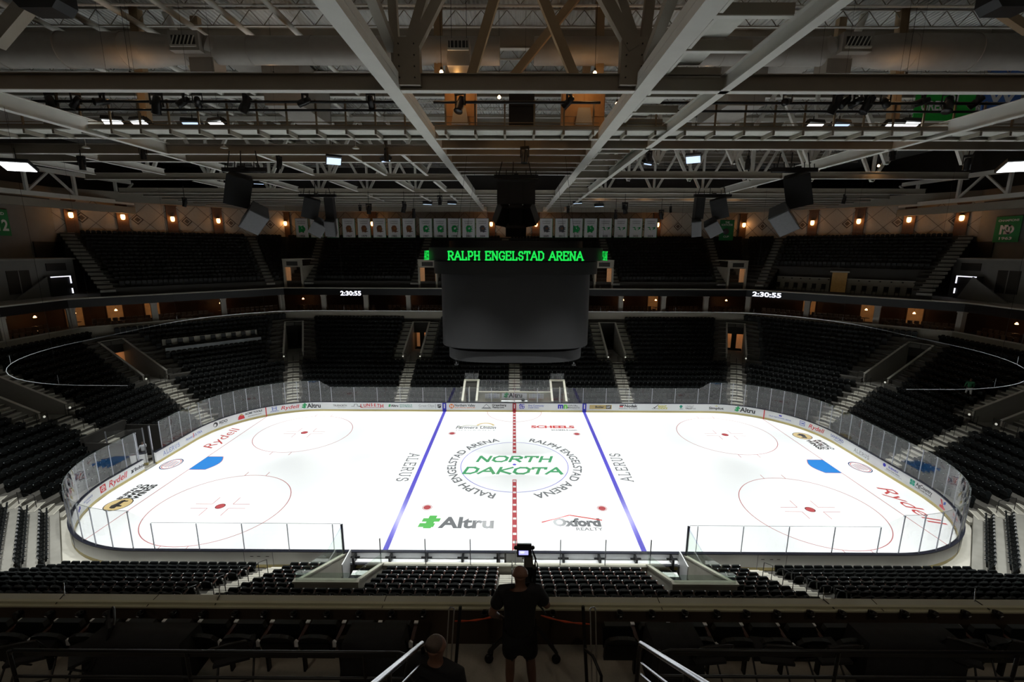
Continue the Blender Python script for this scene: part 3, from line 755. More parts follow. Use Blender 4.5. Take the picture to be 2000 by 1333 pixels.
# slab in front of the first row and round the corners
fl = MB(); Nf = 64
n8 = [V8((j+7) % 8, 0) for j in range(8)]
fl.add([(-60, -46, -.27), (60, -46, -.27), (60, 46, -.27), (-60, 46, -.27)], [(0, 1, 2, 3)], CONC)
ins = [rink(PER*q/Nf, HX+.1, HY+.1, RR+.1)[0] for q in range(Nf)]
outp = []
for p in ins:
    d = Vector((p.x, p.y, 0)); best = None
    for i in range(8):
        n, t = frame8(i); dd = seg(i, 0.15)[0]; c = d.dot(n)
        if c > 0:
            s_ = dd/c
            if best is None or s_ < best: best = s_
    outp.append(d*best)
fl.add([(p.x, p.y, -.02) for p in ins]+[(p.x, p.y, -.02) for p in outp], [(k, (k+1) % Nf, Nf+(k+1) % Nf, Nf+k) for k in range(Nf)], CONC2)
fl.build('floor_concrete', None, 'pale concrete floor round the outside of the rink boards', 'floor', kind='structure')
ter.build('floor_terrace', None, 'stepped concrete terraces of the lower seating bowl', 'terrace', kind='structure')

# ------------------------------------------------------------------ aisle stairs, rails, vomitories
def afr(kind, j, u):
    """centre(k), outward dir, tangent, run per row"""
    if kind == 's':
        n, t = frame8(j); return (lambda k: P8(j, k, u, 0)), n, t, .838
    n1, t1 = frame8(j); n2, t2 = frame8((j+1) % 8); n = (n1+n2).normalized(); t = Vector((n.y, -n.x, 0))
    return (lambda k: V8(j, k)), n, t, .838/math.cos(PI/8)
place = {0: 'far', 2: 'right end', 4: 'near', 6: 'left end'}
mnames = {0: 'far right corner', 7: 'far left corner', 1: 'right-hand corner behind the goal', 6: 'left-hand corner behind the goal', 2: 'near right corner', 5: 'near left corner'}
snames = {(0, 0.0): 'far side above the penalty box', (0, -13.25): 'far side left of the scoreboard', (0, 13.15): 'far side right of the scoreboard', (2, 0.6): 'right end', (6, 0.0): 'left end',
          (4, -13.25): 'near side right of centre', (4, 13.25): 'near side left of centre', (4, 0.15): 'near side middle'}
LAMPM = mat('vom_lamp', (0.8, 0.8, 0.75), .4, emit=(1, .98, .85), es=.42)
ORG_IN = mat('warm_corridor', (0.50, 0.30, 0.16), .7, noise=.2, emit=(1, .45, .18), es=.10)  # walls glow by themselves, standing in for warm lamplight
DARKIN = mat('dark_corridor', (0.02, 0.018, 0.015), .8, noise=.2)  # unlit counterpart: tunnel darkness put into the wall colour
VWALL = mat('vom_wall', (0.33, 0.31, 0.27), .8, noise=.1)
for kind, j, u, k0, k1, vom in AISLES:
    cf, n, t, run = afr(kind, j, u)
    nm = mnames[j] if kind == 'm' else snames[(j, u)]
    R = Matrix((n, t, (0, 0, 1))).transposed()
    def steps(mb, off, w, ka, kb):
        for k in range(ka, kb+1):
            c = cf(k)+t*off
            # half step in front of each riser, nosing strips on both
            zb = RZ(k)-.43 if k > 0 else 0.0
            mb.box(c-n*(run*.25)+Vector((0, 0, zb+.11)), (run*.5, w, .22), STEPM, R)
            mb.box(c-n*(run*.5-.03)+Vector((0, 0, zb+.222)), (.07, w, .012), NOSE, R)
            mb.box(c+n*(run*.24)+Vector((0, 0, RZ(k)+.008)), (run*.48, w, .016), STEPM, R)
            mb.box(c+n*.03+Vector((0, 0, RZ(k)+.020)), (.07, w, .012), NOSE, R)
    top = VOM0-1 if vom else k1
    b = MB(); steps(b, 0, 1.3, k0, top)
    fl_ = b.build('aisle_stair', None, 'pale aisle steps through the seats, '+nm, 'stairs')
    hr = empty('aisle_handrail', cf(max(k0, 1)), 'black handrail loops up the middle of the steps, '+nm, 'handrail'); h0 = Vector(hr.location)
    for k in range(max(k0, 1), top, 2 if kind == 's' else 2):
        b = MB()
        p = cf(k)+n*.2; q = p+n*run*.9
        zk = RZ(k)
        b.path([p+Vector((0, 0, zk))-h0, p+Vector((0, 0, zk+.9))-h0, q+Vector((0, 0, zk+.9+.38))-h0, q+Vector((0, 0, zk+.40))-h0], .02, BLACK, 6)
        b.build('rail_loop', hr)
    if vom:
        for sg, side in ((-1, 'left'), (1, 'right')):
            b = MB(); steps(b, sg*1.82, 1.15, VOM0, VOM1+1)
            b.build('aisle_stair', None, 'narrow steps up the %s flank of the tunnel, %s' % (side, nm), 'stairs')
        # the tunnel mouth
        zl = RZ(VOM0-1); e0 = cf(VOM0); e1 = cf(VOM1+1); LL = (e1-e0).dot(n)
        v = empty('vomitory', e0+Vector((0, 0, zl)), 'concrete tunnel mouth in the seats, '+nm, 'tunnel', rz=math.atan2(n.y, n.x))
        H1 = RZ(VOM1)-zl
        for sg in (-1, 1):
            b = MB(); ys_ = sg*1.15
            prof = [(0, -.05), (0, .95), (LL, H1+.55), (LL, -.05)]
            b.prism(prof, lambda x, z, tt: Vector((x, tt, z)), ys_-.07, ys_+.07, VWALL)
            b.prism([(-.02, .95), (-.02, 1.0), (LL, H1+.6), (LL, H1+.55)], lambda x, z, tt: Vector((x, tt, z)), ys_-.11, ys_+.11, CONC2)
            b.build('side_wall', v)
        b = MB(); b.b2((-.3, -1.2, -.06), (LL+.2, 1.2, 0.0), CONC); b.build('walkway_floor', v)
        b = MB(); b.b2((LL-.02, -1.2, 2.45), (LL+.12, 1.2, H1+.5), DARKIN); b.b2((LL-.06, -1.25, H1+.5), (LL+.16, 1.25, H1+.58), VWALL); b.build('back_wall', v)
        b = MB(); warm = nm in ('far side left of the scoreboard', 'far right corner', 'left-hand corner behind the goal')
        b.b2((LL+2.0, -1.2, 0), (LL+2.1, 1.2, 2.45), ORG_IN if warm else DARKIN)
        b.b2((LL+.1, -1.24, 0), (LL+2.1, -1.16, 2.45), ORG_IN if warm else DARKIN)
        b.b2((LL+.1, 1.16, 0), (LL+2.1, 1.24, 2.45), DARKIN); b.b2((LL+.1, -1.2, 2.45), (LL+2.1, 1.2, 2.5), DARKIN)
        b.b2((LL+.3, -.3, 0), (LL+.4, .35, 2.4), DARKIN)
        b.build('corridor', v, 'warmly lit corridor behind the tunnel mouth' if warm else None)
        if warm:
            pl = e0+n*(LL+1.2)+Vector((0, 0, zl+2.1)); point(pl, 14, .15, (1, .5, .2))
        b = MB()
        for sg in (-1, 1):
            for a_, b_ in (((-.25, sg*.75, 0), (-.25, sg*.75, 1.0)), ((-.25, sg*2.6, 0), (-.25, sg*2.6, 1.0)), ((-.25, sg*.75, 1.0), (-.25, sg*2.6, 1.0)), ((-.25, sg*.75, .52), (-.25, sg*2.6, .52)), ((-.25, sg*1.65, 0), (-.25, sg*1.65, 1.0))):
                b.tube(a_, b_, .02, BLACK, 6)
        b.build('guard_rail', v, 'black guard rail beside the tunnel mouth')
        for sg in (-1, 1):
            if kind == 'm' and sg*((j in (7, 6))-.5) < 0: continue
            b = MB(); b.lathe([(.02, 0), (.09, .01), (.10, .04), (.07, .08), (.01, .09)], (-.30, sg*1.1, .62), LAMPM, 14, Matrix.Rotation(-PI/2, 3, 'Y'))
            b.build('round_lamp', v, 'round white lamp')
# ------------------------------------------------------------------ seats
def back_outline(w, h, n=5):
    pts = [(-w/2, 0), (w/2, 0), (w/2*1.02, h*.72)]
    for q in range(n+1):
        a = PI*q/n; pts.append((w/2*math.cos(a)*.97, h*.78+h*.22*math.sin(a)))
    pts.append((-w/2*1.02, h*.72)); return pts
def seat_back(mb, fine=True):
    """local axes: x along the row, y towards the rink, z up; the floor of the row is z = 0"""
    rk = math.radians(14)
    def f(u, v, t): 
        y = -.10-v*math.sin(rk)+t; return Vector((u, y+(u*u)*.25, .36+v*math.cos(rk)))
    mb.prism(back_outline(.47, .50, 5 if fine else 3), f, -.045, .02, SEATM)
    if fine:
        mb.prism(back_outline(.40, .40, 5), f, .02, .055, SEATM)
        mb.prism([(-.20, .04), (.20, .04), (.20, .36), (-.20, .36)], f, -.06, -.045, SEATP)
def seat_pan(mb, fine=True):
    """tipped up against the back"""
    rk = math.radians(20)
    def f(u, v, t): return Vector((u, .02+v*math.sin(rk)*.5+t, .42+v*.9))
    mb.prism([(-.215, 0), (.215, 0), (.225, .28), (.19, .36), (-.19, .36), (-.225, .28)], f, .0, .085, SEATM)
def seat_arm(mb, fine=True):
    mb.b2((.235, -.16, .60), (.285, .20, .635), ARMW if fine else SEATP); mb.b2((.245, -.02, 0), (.275, .06, .60), SEATP)
proto_parts = []
b = MB(); seat_back(b); ME_BACK = b.mesh('backrest')
b = MB(); seat_pan(b); ME_PAN = b.mesh('seat_pan')
b = MB(); seat_arm(b); ME_ARM = b.mesh('armrest')
b = MB(); b.prism([(-.03, -.05), (.03, -.05), (.035, .03), (0, .06), (-.035, .03)], lambda u, v, t: Vector((.26+u, -.17+t, .66+v)), -.02, .01, TAG_GLINT)
b.prism([(-.03, .0), (.03, .0), (.03, .05), (-.03, .05)], lambda u, v, t: Vector((.26+u, .20+v, .645+t)), 0, .02, TAG_GLINT); ME_GLINT = b.mesh('arm_end_glint')  # highlight of the arm end, built as small white pieces
plain = MB(); seat_back(plain, False); seat_pan(plain, False); plain.b2((-.24, -.12, .0), (.24, -.02, .42), SEATP); plain.b2((.235, -.16, .60), (.285, .20, .635), SEATP)
plain.b2((.25, .17, .63), (.275, .20, .65), TAG_GLINT)  # painted highlight on the arm end
SEATS = []
SP = .538
for i in range(8):
    for k in range(NROW):
        if i in (0, 4) and k > 17: continue
        if i == 4 and k > 8: continue
        if i in (3, 5) and k > 12: continue
        d0, lo, hi = seg(i, k)
        if i in (3, 5, 4):
            if i == 4: lo += .1; hi -= .1
        for a, b_ in free(lo+.3, hi-.3, cuts(i, k)):
            n = int((b_-a)/SP)
            if n < 1: continue
            off = a+((b_-a)-n*SP)/2
            for q in range(n):
                u = off+(q+.5)*SP
                p = P8(i, k+.62/.838*1.0, u, RZ(k))
                SEATS.append((i, k, p, a, q))
BLOCKN = {0: 'far side', 1: 'far right corner', 2: 'right end', 3: 'near right corner', 4: 'near side', 5: 'near left corner', 6: 'left end', 7: 'far left corner'}
def vis(p):
    d = p-CAM; zc = d.dot(FW)
    if zc < 1: return False
    x = 1000+FPX*d.dot(RT)/zc; y = 666.5-FPX*d.dot(UP)/zc
    return -10 < x < 2010 and y < 1158
cand = [s for s in SEATS if vis(s[2]+Vector((0, 0, .8)))]
cand.sort(key=lambda s: (s[2]-CAM).length)
UPROW = 15            # first-row seats of the upper deck right below the camera, built further down
fine_set = cand[:300-UPROW*2]
fine_ids = set(id(s) for s in fine_set)
def seat_rot(i):
    n, t = frame8(i); return math.atan2(-n.y, -n.x)-PI/2
proto = None
def place_seat(loc, rz, label, group):
    r = empty('arena_seat', loc, label, 'seat', group, rz)
    for nm_, me_ in (('backrest', ME_BACK), ('seat_pan', ME_PAN), ('armrest', ME_ARM), ('tag_or_glint', ME_GLINT)):
        o = bpy.data.objects.new(nm_, me_); COL.objects.link(o); o.parent = r if nm_ != 'tag_or_glint' else last_
        last_ = o
    return r
rows = {}
for s in fine_set: rows.setdefault((s[0], s[1], round(s[3], 2)), []).append(s)
for (i, k, a), L in rows.items():
    L.sort(key=lambda s: proj_x(s[2]))
    xm = sum(s[2].x for s in L)/len(L)
    if i == 4:
        if k == 6 or (k > 5): blk = ('left' if xm < -13 else 'right' if xm > 13 else 'middle')+' near block'
        elif abs(xm) < 7: blk = ('left' if xm < 0 else 'right')+' block behind benches'
        elif abs(xm) < 13: blk = 'short '+('left' if xm < 0 else 'right')+' block by tunnel'
        else: blk = 'long near '+('left' if xm < 0 else 'right')+' block'
    else: blk = BLOCKN[i]+' block'
    for q, s in enumerate(L):
        lb = 'black arena seat, %s from left, %s row, %s' % (nth(q+1), nth(k+1 if i != 4 or abs(xm) > 7 else k), blk)
        place_seat(s[2], seat_rot(i), lb, 'tip-up seats in the near stand')
# everything farther away as one carpet of seats
st = MB()
for s in SEATS:
    if id(s) in fine_ids: continue
    st.merge(plain, Matrix.Translation(s[2]) @ Matrix.Rotation(seat_rot(s[0]), 4, 'Z'))
st.build('arena_seats_beyond', None, 'thousands of black tip-up seats filling the rest of the lower bowl', 'seats', kind='stuff')
print('SEATS', len(SEATS))

# loge row in the far left corner: pale panel and chairs
n, t = frame8(7); R = Matrix((n, t, (0, 0, 1))).transposed(); um = (LG0+LG1)/2
b = MB(); LOG = mat('loge_panel', (.26, .28, .29), .5, noise=.12); b.box(P8(7, 13.1, um, RZ(13)+.35), (.05, LG1-LG0, .85), LOG, R); b.build('loge_screen', None, 'long pale panel in front of the loge chairs in the far left corner', 'panel')
b = MB(); b.box(P8(7, 15.0, um, RZ(14)+.75), (.12, LG1-LG0, .7), CONC2, R); b.build('loge_wall', None, 'low grey wall behind the loge chairs in the far left corner', 'wall')
for q in range(9):
    u = LG0+.6+q*1.12; c = MB(); c.box((0, 0, .5), (.5, .55, .08), SEATM); c.box((.27, 0, .8), (.07, .5, .55), SEATM); c.tube((0, 0, 0), (0, 0, .46), .04, BLACK, 8); c.lathe([(.2, 0), (.22, .02), (.05, .05)], (0, 0, 0), BLACK, 12)
    o = c.build('loge_chair', None, 'black swivel chair behind the pale loge panel, %s from the left' % nth(q+1), 'chair', 'loge chairs', loc=P8(7, 14.3, u, RZ(14))); o.rotation_euler = (0, 0, math.atan2(n.y, n.x))
# ------------------------------------------------------------------ rings of the upper building
def oct_pts(ys, xy, xe):
    """corner list of an octagon: side distance, diagonal sum, end distance (clockwise from far left corner)"""
    a, b = xy-ys, xy-xe
    return [(-a, ys), (a, ys), (xe, b), (xe, -b), (a, -ys), (-a, -ys), (-xe, -b), (-xe, b)]
def oct_band(mb, A, B, z0, z1, m, skip=(), z0b=None, z1b=None):
    """closed slab between octagons A (inner) and B (outer)"""
    for i in range(8):
        if i in skip: continue
        j = (i+1) % 8
        a0, a1, b1, b0 = A[i], A[j], B[j], B[i]
        za, zb = (z0 if z0b is None else z0b), (z1 if z1b is None else z1b)
        vs = [(*a0, z0), (*a1, z0), (*b1, za), (*b0, za), (*a0, z1), (*a1, z1), (*b1, zb), (*b0, zb)]
        mb.add(vs, [(0, 1, 2, 3), (7, 6, 5, 4), (0, 4, 5, 1), (1, 5, 6, 2), (2, 6, 7, 3), (3, 7, 4, 0)], m)
O = lambda d, ys=29.0, xy=62.5, xe=48.6: oct_pts(ys+d, xy+d*R2, xe+d)
PAR = mat('parapet_paint', (0.36, 0.33, 0.27), .7, noise=.1, nscale=1)
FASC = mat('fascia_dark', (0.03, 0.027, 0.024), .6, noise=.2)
CLUBW = mat('club_wall', (0.07, 0.032, 0.014), .6, noise=.4, nscale=.6)
CLUBC = mat('club_column', (0.42, 0.39, 0.34), .7, noise=.15)
b = MB(); oct_band(b, O(0), O(.35), 8.2, 9.25, PAR, skip=(4,)); oct_band(b, O(-.06), O(.42), 9.25, 9.33, CONC2, skip=(4,))
b.build('parapet_wall', None, 'long pale parapet wall between lower bowl and club level', 'parapet')
b = MB(); oct_band(b, O(.3), O(9.5), 8.6, 8.7, FASC, skip=(4,)); b.build('floor_club', None, 'club level floor behind the parapet', 'floor', kind='structure')
b = MB(); oct_band(b, O(6.2), O(6.5), 8.7, 12.2, CLUBW, skip=(4,)); b.build('wall_club', None, 'dark brown back wall of the club level', 'wall', kind='structure')
# ribbon board
UO = lambda d: oct_pts(30.1+d, 63.6+d*R2, 49.6+d)
b = MB(); oct_band(b, UO(-.1), UO(.1), 11.50, 12.42, BLACK, skip=(4,)); b.build('ribbon_board', None, 'black ribbon display board curving round the upper deck front', 'display board')
rb = COL.objects['ribbon_board']
b = MB(); oct_band(b, UO(-.16), UO(.45), 12.42, 12.55, CONC2, skip=(4,)); b.build('trim_ledge', None, 'pale ledge on top of the ribbon board', 'ledge', kind='structure')
b = MB(); oct_band(b, UO(.1), UO(8), 11.5, 11.6, FASC, skip=(4,)); b.build('ceiling_club', None, 'dark ceiling of the club level', 'ceiling', kind='structure')
CLK = mat('clock_digits', (.8, .8, .9), .4, emit=(.85, .88, 1.0), es=1.6)
for px, py in ((685, 573.5), (1497.5, 579.5)):
    b = MB()
    if px < 1000: c = at(px, py, y=29.98); f = lambda u, v: Vector((c.x+u, 29.98, c.z-.28+v))
    else:
        # on the right diagonal block of the ribbon
        lo, hi = 33.5, 49
        for _ in range(40):
            mid = (lo+hi)/2
            if proj_x((mid, 63.45-mid, 12)) < px: lo = mid
            else: hi = mid
        f = lambda u, v, x0=lo: Vector((x0+u/R2-.03, 63.45-x0-u/R2-.03, 11.66+v))
    put_text(b, '2:30:55', f, .62, CLK, 3.0 if px < 1000 else 3.7, .03); b.build('clock_display', rb, 'white glowing clock digits 2:30:55')
# columns, seats and lamps of the club level
def along(ptsfn, i, u, z):
    A = ptsfn; j = (i+1) % 8; a, b_ = Vector(A[i]), Vector(A[j]); L = (b_-a).length; d = (b_-a)/L
    p = a+d*u; return Vector((p.x, p.y, z)), L, math.atan2(d.y, d.x)
nc = 0
for i in (0, 1, 7, 2, 6):
    A = O(1.2); L = along(A, i, 0, 0)[1]; n = max(2, int(L/6.1))
    for q in range(n+1):
        if q == n and i in (0, 1): continue
        p, _, rz = along(A, i, L*q/n, 8.7)
        if not (-60 < proj_x(p) < 2060) or p.y < -12: continue
        nc += 1
        b = MB(); b.box((0, 0, 1.4), (.62, .5, 2.8), CLUBC); b.box((0, 0, .1), (.7, .58, .2), CLUBC); b.box((0, 0, 2.7), (.72, .6, .18), CLUBC)
        o = b.build('club_column', None, 'COL', 'column', loc=p); o.rotation_euler = (0, 0, rz)
cols = sorted([o for o in COL.objects if o.name.startswith('club_column')], key=lambda o: proj_x(o.location))
for q, o in enumerate(cols): o['label'] = '%s pale square column of the club level, counted from the left' % nth(q+1); o['group'] = 'club level columns'
# bar-height counter and rows of club seats
ck = MB(); random.seed(3)
CS = mat('club_seat', (0.14, 0.07, 0.035), .35, noise=.3)
def club_seat(mb, T):
    c = MB(); c.box((0, 0, .45), (.46, .44, .08), CS); c.box((0, .2, .72), (.46, .07, .5), CS); c.box((0, 0, .22), (.08, .3, .44), BLACK); mb.merge(c, T)
for i in (0, 1, 7, 2, 6):
    for r_, d in enumerate((.9, 1.8)):
        A = O(d+.1); L = along(A, i, 0, 0)[1]; n = int(L/.62)
        for q in range(n):
            if (q % 22) in (0, 1, 2): continue
            p, _, rz = along(A, i, (q+.5)*.62, 8.7+.25*r_)
            if not (-40 < proj_x(p) < 2040) or p.y < -12: continue
            club_seat(ck, Matrix.Translation(p) @ Matrix.Rotation(rz, 4, 'Z'))
ck.build('club_seats', None, 'rows of brown club level seats behind the parapet', 'seats', kind='stuff')
# warm lamps over tables
LMP = mat('amber_lamp', (1, .6, .3), .4, emit=(1, .50, .20), es=7)
PAN = mat('lit_doorway_panel', (0.6, 0.36, 0.15), .6, noise=.35, nscale=2, emit=(1, .5, .18), es=.035)  # faint glow of the panel stands in for light from the room behind
lamps = [(70, 610), (143, 612), (228, 607), (300, 598), (432, 594), (592, 592), (795, 590), (1216, 592), (1282, 590), (1420, 590), (1574, 603), (1690, 610), (1788, 618), (1985, 666)]
for q, (px, py) in enumerate(lamps):
    A = O(4.6)
    # find the place on the ring under this part of the photograph
    best = None
    for i in (0, 1, 7, 2, 6):
        L = along(A, i, 0, 0)[1]
        for s_ in range(0, int(L*4)):
            p = along(A, i, s_/4, 10.6)[0]
            if p.y < -8: continue
            e = abs(proj_x(p)-px)
            if best is None or e < best[0]: best = (e, p, i)
    p = best[1]
    l = empty('table_lamp', p, '%s amber hanging lamp of the club level, counted from the left' % nth(q+1), 'lamp', 'amber club lamps')
    b = MB(); b.lathe([(.05, .18), (.16, .0), (.13, -.04), (.04, -.02)], (0, 0, -.1), LMP, 12); b.build('lamp_shade', l)
    b = MB(); b.tube((0, 0, .05), (0, 0, .9), .012, BLACK, 6); b.build('cord', l)
    point(p+Vector((0, 0, -.35)), 8 if q in (2, 3, 4, 10, 12) else 4.5, .12)
    n, t = frame8({0: 0, 1: 1, 7: 7, 2: 2, 6: 6}[best[2]])
    b = MB(); b.lathe([(.03, 0), (.25, .01), (.25, .03), (.04, .04), (.04, .72), (.5, .74), (.5, .78), (.02, .78)], (0, 0, 0), BROWN, 16)
    b.build('club_table', None, 'round brown pedestal table under the %s club lamp from the left' % nth(q+1), 'table', 'club tables', loc=(p.x-n.x*.1, p.y-n.y*.1, 8.7))
    if q in (1, 2, 3, 10, 12, 8, 11):
        b = MB(); b.box((0, 0, 1.25), (1.5, .06, 2.3), PAN); b.box((-.8, 0, 1.25), (.1, .1, 2.5), BROWN); b.box((.8, 0, 1.25), (.1, .1, 2.5), BROWN); b.box((0, 0, 2.45), (1.7, .1, .1), BROWN)
        o = b.build('lit_doorway', None, 'amber lit doorway in the club back wall, by the %s lamp' % nth(q+1), 'doorway', loc=(p.x+n.x*1.5, p.y+n.y*1.5, 8.7))
        o.rotation_euler = (0, 0, math.atan2(t.y, t.x))

# ------------------------------------------------------------------ upper deck (far side and far corners)
def up(i, d, u, z):     # i: 0 far, 1 right diagonal, 7 left diagonal
    n, t = frame8(i)
    dist = 30.1+d if i == 0 else 63.6/R2+d
    return Vector((n.x*dist+t.x*u, n.y*dist+t.y*u, z))
def up_ends(i, d):
    a = 33.5+d*(R2-1)
    if i == 0: return -a, a
    D = 63.6/R2+d; ua = (a-(30.1+d))/R2
    # outer limit runs radially up the far stairs
    far = 22.0+d*.19
    return (ua, far) if i == 1 else (-far, -ua)
UT, UR, UN = .86, .47, 16
ut = MB()
for i in (0, 1, 7):
    for k in range(UN):
        a0, b0 = up_ends(i, .4+UT*k); a1, b1 = up_ends(i, .4+UT*(k+1)); z = 12.5+UR*(k+1) if k else 12.5
        zp = 12.5+UR*k if k > 1 else 12.5
        if i == 1 and k <= 6:
            for q0, q1, flat_ in ((a0, 4.8, False), (4.8, 20.4, True), (20.4, b0, False)):
                z_, zp_ = (z, zp) if not flat_ else ((12.5, 12.5) if k < 6 else (z, 12.5))
                r0 = a1 if q0 == a0 else q0; r1 = b1 if q1 == b0 else q1
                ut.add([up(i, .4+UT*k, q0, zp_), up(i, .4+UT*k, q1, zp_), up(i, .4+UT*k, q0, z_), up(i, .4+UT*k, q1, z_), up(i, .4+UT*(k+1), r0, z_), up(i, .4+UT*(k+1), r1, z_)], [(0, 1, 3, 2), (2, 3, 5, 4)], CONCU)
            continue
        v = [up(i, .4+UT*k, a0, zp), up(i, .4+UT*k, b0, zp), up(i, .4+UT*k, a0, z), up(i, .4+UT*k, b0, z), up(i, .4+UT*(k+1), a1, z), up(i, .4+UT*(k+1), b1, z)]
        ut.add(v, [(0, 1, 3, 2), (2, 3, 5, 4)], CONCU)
ut.build('floor_terrace_upper', None, 'stepped terraces of the upper deck', 'terrace', kind='structure')
UA = [(0, -14.7), (0, 14.8), (0, -1.6), (1, 3.9), (7, -3.9), (0, -30.0), (0, 30.0)]
US = {(1, 3.9): -.11, (7, -3.9): .11, (0, -30.0): -.2, (0, 30.0): .2}     # stairs up the upper deck
def upz(k): return 12.5+UR*(k+1) if k else 12.5
names_u = ['left of the scoreboard', 'right of the scoreboard', 'behind the scoreboard', 'beyond the right corner tunnel', 'beyond the left corner tunnel', 'left of the left corner tunnel', 'right of the right corner tunnel']
for (i, u), nm in zip(UA, names_u):
    n, t = frame8(i); R = Matrix((n, t, (0, 0, 1))).transposed(); b = MB()
    for k in range(1, UN):
        c = up(i, .4+UT*k, u+US.get((i, u), 0)*k, 0)
        b.box(c-n*.2+Vector((0, 0, upz(k)-UR*.75)), (.42, 1.15, UR*.5), CONC, R); b.box(c+n*.02+Vector((0, 0, upz(k)+.01)), (.06, 1.15, .02), NOSE, R); b.box(c-n*.4+Vector((0, 0, upz(k)-UR*.5+.01)), (.05, 1.15, .02), NOSE, R)
    b.build('upper_stair', None, 'concrete steps climbing the upper deck, '+nm, 'stairs')
for i, nm in ((1, 'right'), (7, 'left')):
    n, t = frame8(i); R = Matrix((n, t, (0, 0, 1))).transposed(); b = MB()
    for k in range(0, UN):
        e = up_ends(i, .4+UT*k); u = e[1]-.7 if i == 1 else e[0]+.7; c = up(i, .4+UT*k, u, 0)
        b.box(c-n*.2+Vector((0, 0, upz(k)-UR*.75)), (.42, 1.4, UR*.5), CONC, R); b.box(c-n*.39+Vector((0, 0, upz(k)-UR*.5+.012)), (.05, 1.4, .02), NOSE, R); b.box(c+n*.03+Vector((0, 0, upz(k)+.012)), (.06, 1.4, .02), NOSE, R)
    b.build('upper_stair', None, 'wide pale steps along the outer %s edge of the upper deck' % nm, 'stairs')
# tunnel huts of the upper deck
vomu = [(0, -32.4, 'left corner of the far side', True), (0, 32.4, 'right corner of the far side', True), (0, -12.7, 'left, beside the scoreboard', True), (0, 13.0, 'right, beside the scoreboard', True)]
for i, u, nm, warm in vomu:
    n, t = frame8(i); p = up(i, .9, u, 12.5); v = empty('upper_vomitory', p, 'pale tunnel doorway in the upper deck, '+nm, 'tunnel', rz=math.atan2(n.y, n.x))
    W2 = 1.15
    b = MB(); b.b2((0, -W2-.25, 0), (4.4, -W2, 3.1), PAR); b.b2((0, W2, 0), (4.4, W2+.25, 3.1), PAR); b.b2((0, -W2-.25, 2.95), (.3, W2+.25, 4.0), PAR); b.b2((0, -W2-.3, 4.0), (4.6, W2+.3, 4.1), CONC2)
    b.build('tunnel_frame', v)
    b = MB(); b.b2((-.03, -W2*.7, 3.15), (0, W2*.7, 3.75), FASC); b.build('sign_panel', v, 'dark sign panel over the doorway')
    b = MB(); b.b2((3.9, -W2, 0), (4.0, W2, 2.95), DARKIN)
    sd = 1 if u < 0 else -1
    lo = sorted((sd*W2, sd*W2*.45)); b.b2((.4, lo[0], 0), (.5, lo[1], 2.9), ORG_IN); lo = sorted((-sd*W2, -sd*W2*.9)); b.b2((.4, lo[0], 0), (.5, lo[1], 2.9), ORG_IN)
    b.build('corridor_wall', v, 'warm lit inner wall')
    point(p+n*.05+t*(-sd*0)+Vector((0, 0, 2.6)), 5, .1, (1, .6, .35))
# seats of the upper deck
us = MB(); plainu = MB(); plainu.merge(plain); plainu.mats = [mat('shaded_upper_vinyl', (.004, .0042, .0045), .6, noise=.3)]*len(plainu.mats)  # darker vinyl copy: upper deck shade put into the seat colour
for i in (0, 1, 7):
    for k in range(1, UN-1):
        a0, b0 = up_ends(i, .4+UT*k)
        cs = [(u+US.get((j, u), 0)*k-.75, u+US.get((j, u), 0)*k+.75) for j, u in UA if j == i]
        if k <= 6: cs += [(u-1.7, u+1.7) for j, u, _, _ in vomu if j == i]
        if i == 1 and k <= 5: continue
        for a, c in free(a0+(1.6 if i == 7 else .2), b0-(1.6 if i == 1 else .2), cs):
            n_ = int((c-a)/SP)
            for q in range(n_):
                p = up(i, .4+UT*k+.6, a+((c-a)-n_*SP)/2+(q+.5)*SP, upz(k))
                us.merge(plainu, Matrix.Translation(p) @ Matrix.Rotation(seat_rot(i), 4, 'Z'))
us.build('upper_deck_seats', None, 'dark rows of seats filling the upper deck', 'seats', kind='stuff')
# right corner: low wall with cup holders and chairs behind the ribbon
n, t = frame8(1)
b = MB()
R = Matrix((n, t, (0, 0, 1))).transposed()
for a, c in ((4.9, 11.4), (13.4, 21.2)):
    mid = (a+c)/2; b.box(up(1, 4.9, mid, 13.4), (.2, c-a, 1.8), PAR, R); b.box(up(1, 4.8, mid, 14.33), (.35, c-a, .1), CONC2, R)
b.build('low_wall', None, 'pale low wall behind the chairs of the right corner deck', 'wall')
b = MB(); b.box(up(1, 5.2, 12.4, 13.8), (.1, 1.7, 2.7), mat('amber_door', (.35, .2, .06), .5, noise=.3, emit=(1, .55, .15), es=.02), R); b.box(up(1, 5.1, 12.4, 15.25), (.4, 2.2, .2), CONC2, R)  # door surface glows faintly, light put into its material
b.build('amber_door', None, 'amber door in the low wall of the right corner deck', 'door')
q = 0
for u in [x*1.12+5.4 for x in range(14)]:
    if 11.3 < u < 13.5: continue
    q += 1; p = up(1, 3.4, u, 12.5); c = MB()
    c.box((0, 0, .45), (.5, .5, .07), BLACKF); c.box((.24, 0, .8), (.06, .5, .6), BLACKF)
    for sx in (-.2, .2):
        for sy in (-.2, .2): c.tube((sx, sy, 0), (sx, sy, .45), .02, BLACK, 6)
    o = c.build('stack_chair', None, 'black chair on the right corner deck, %s from the left' % nth(q), 'chair', 'chairs on the right corner deck', loc=p); o.rotation_euler = (0, 0, math.atan2(n.y, n.x))
    c = MB(); c.lathe([(.02, 0), (.10, 0), (.09, .12), (.02, .12)], (0, 0, 0), BLACK, 10); c.build('cup_holder', None, 'round black cup holder on the low wall, %s from the left' % nth(q), 'cup holder', 'cup holders on the low wall', loc=up(1, 4.7, u+.3, 14.1))

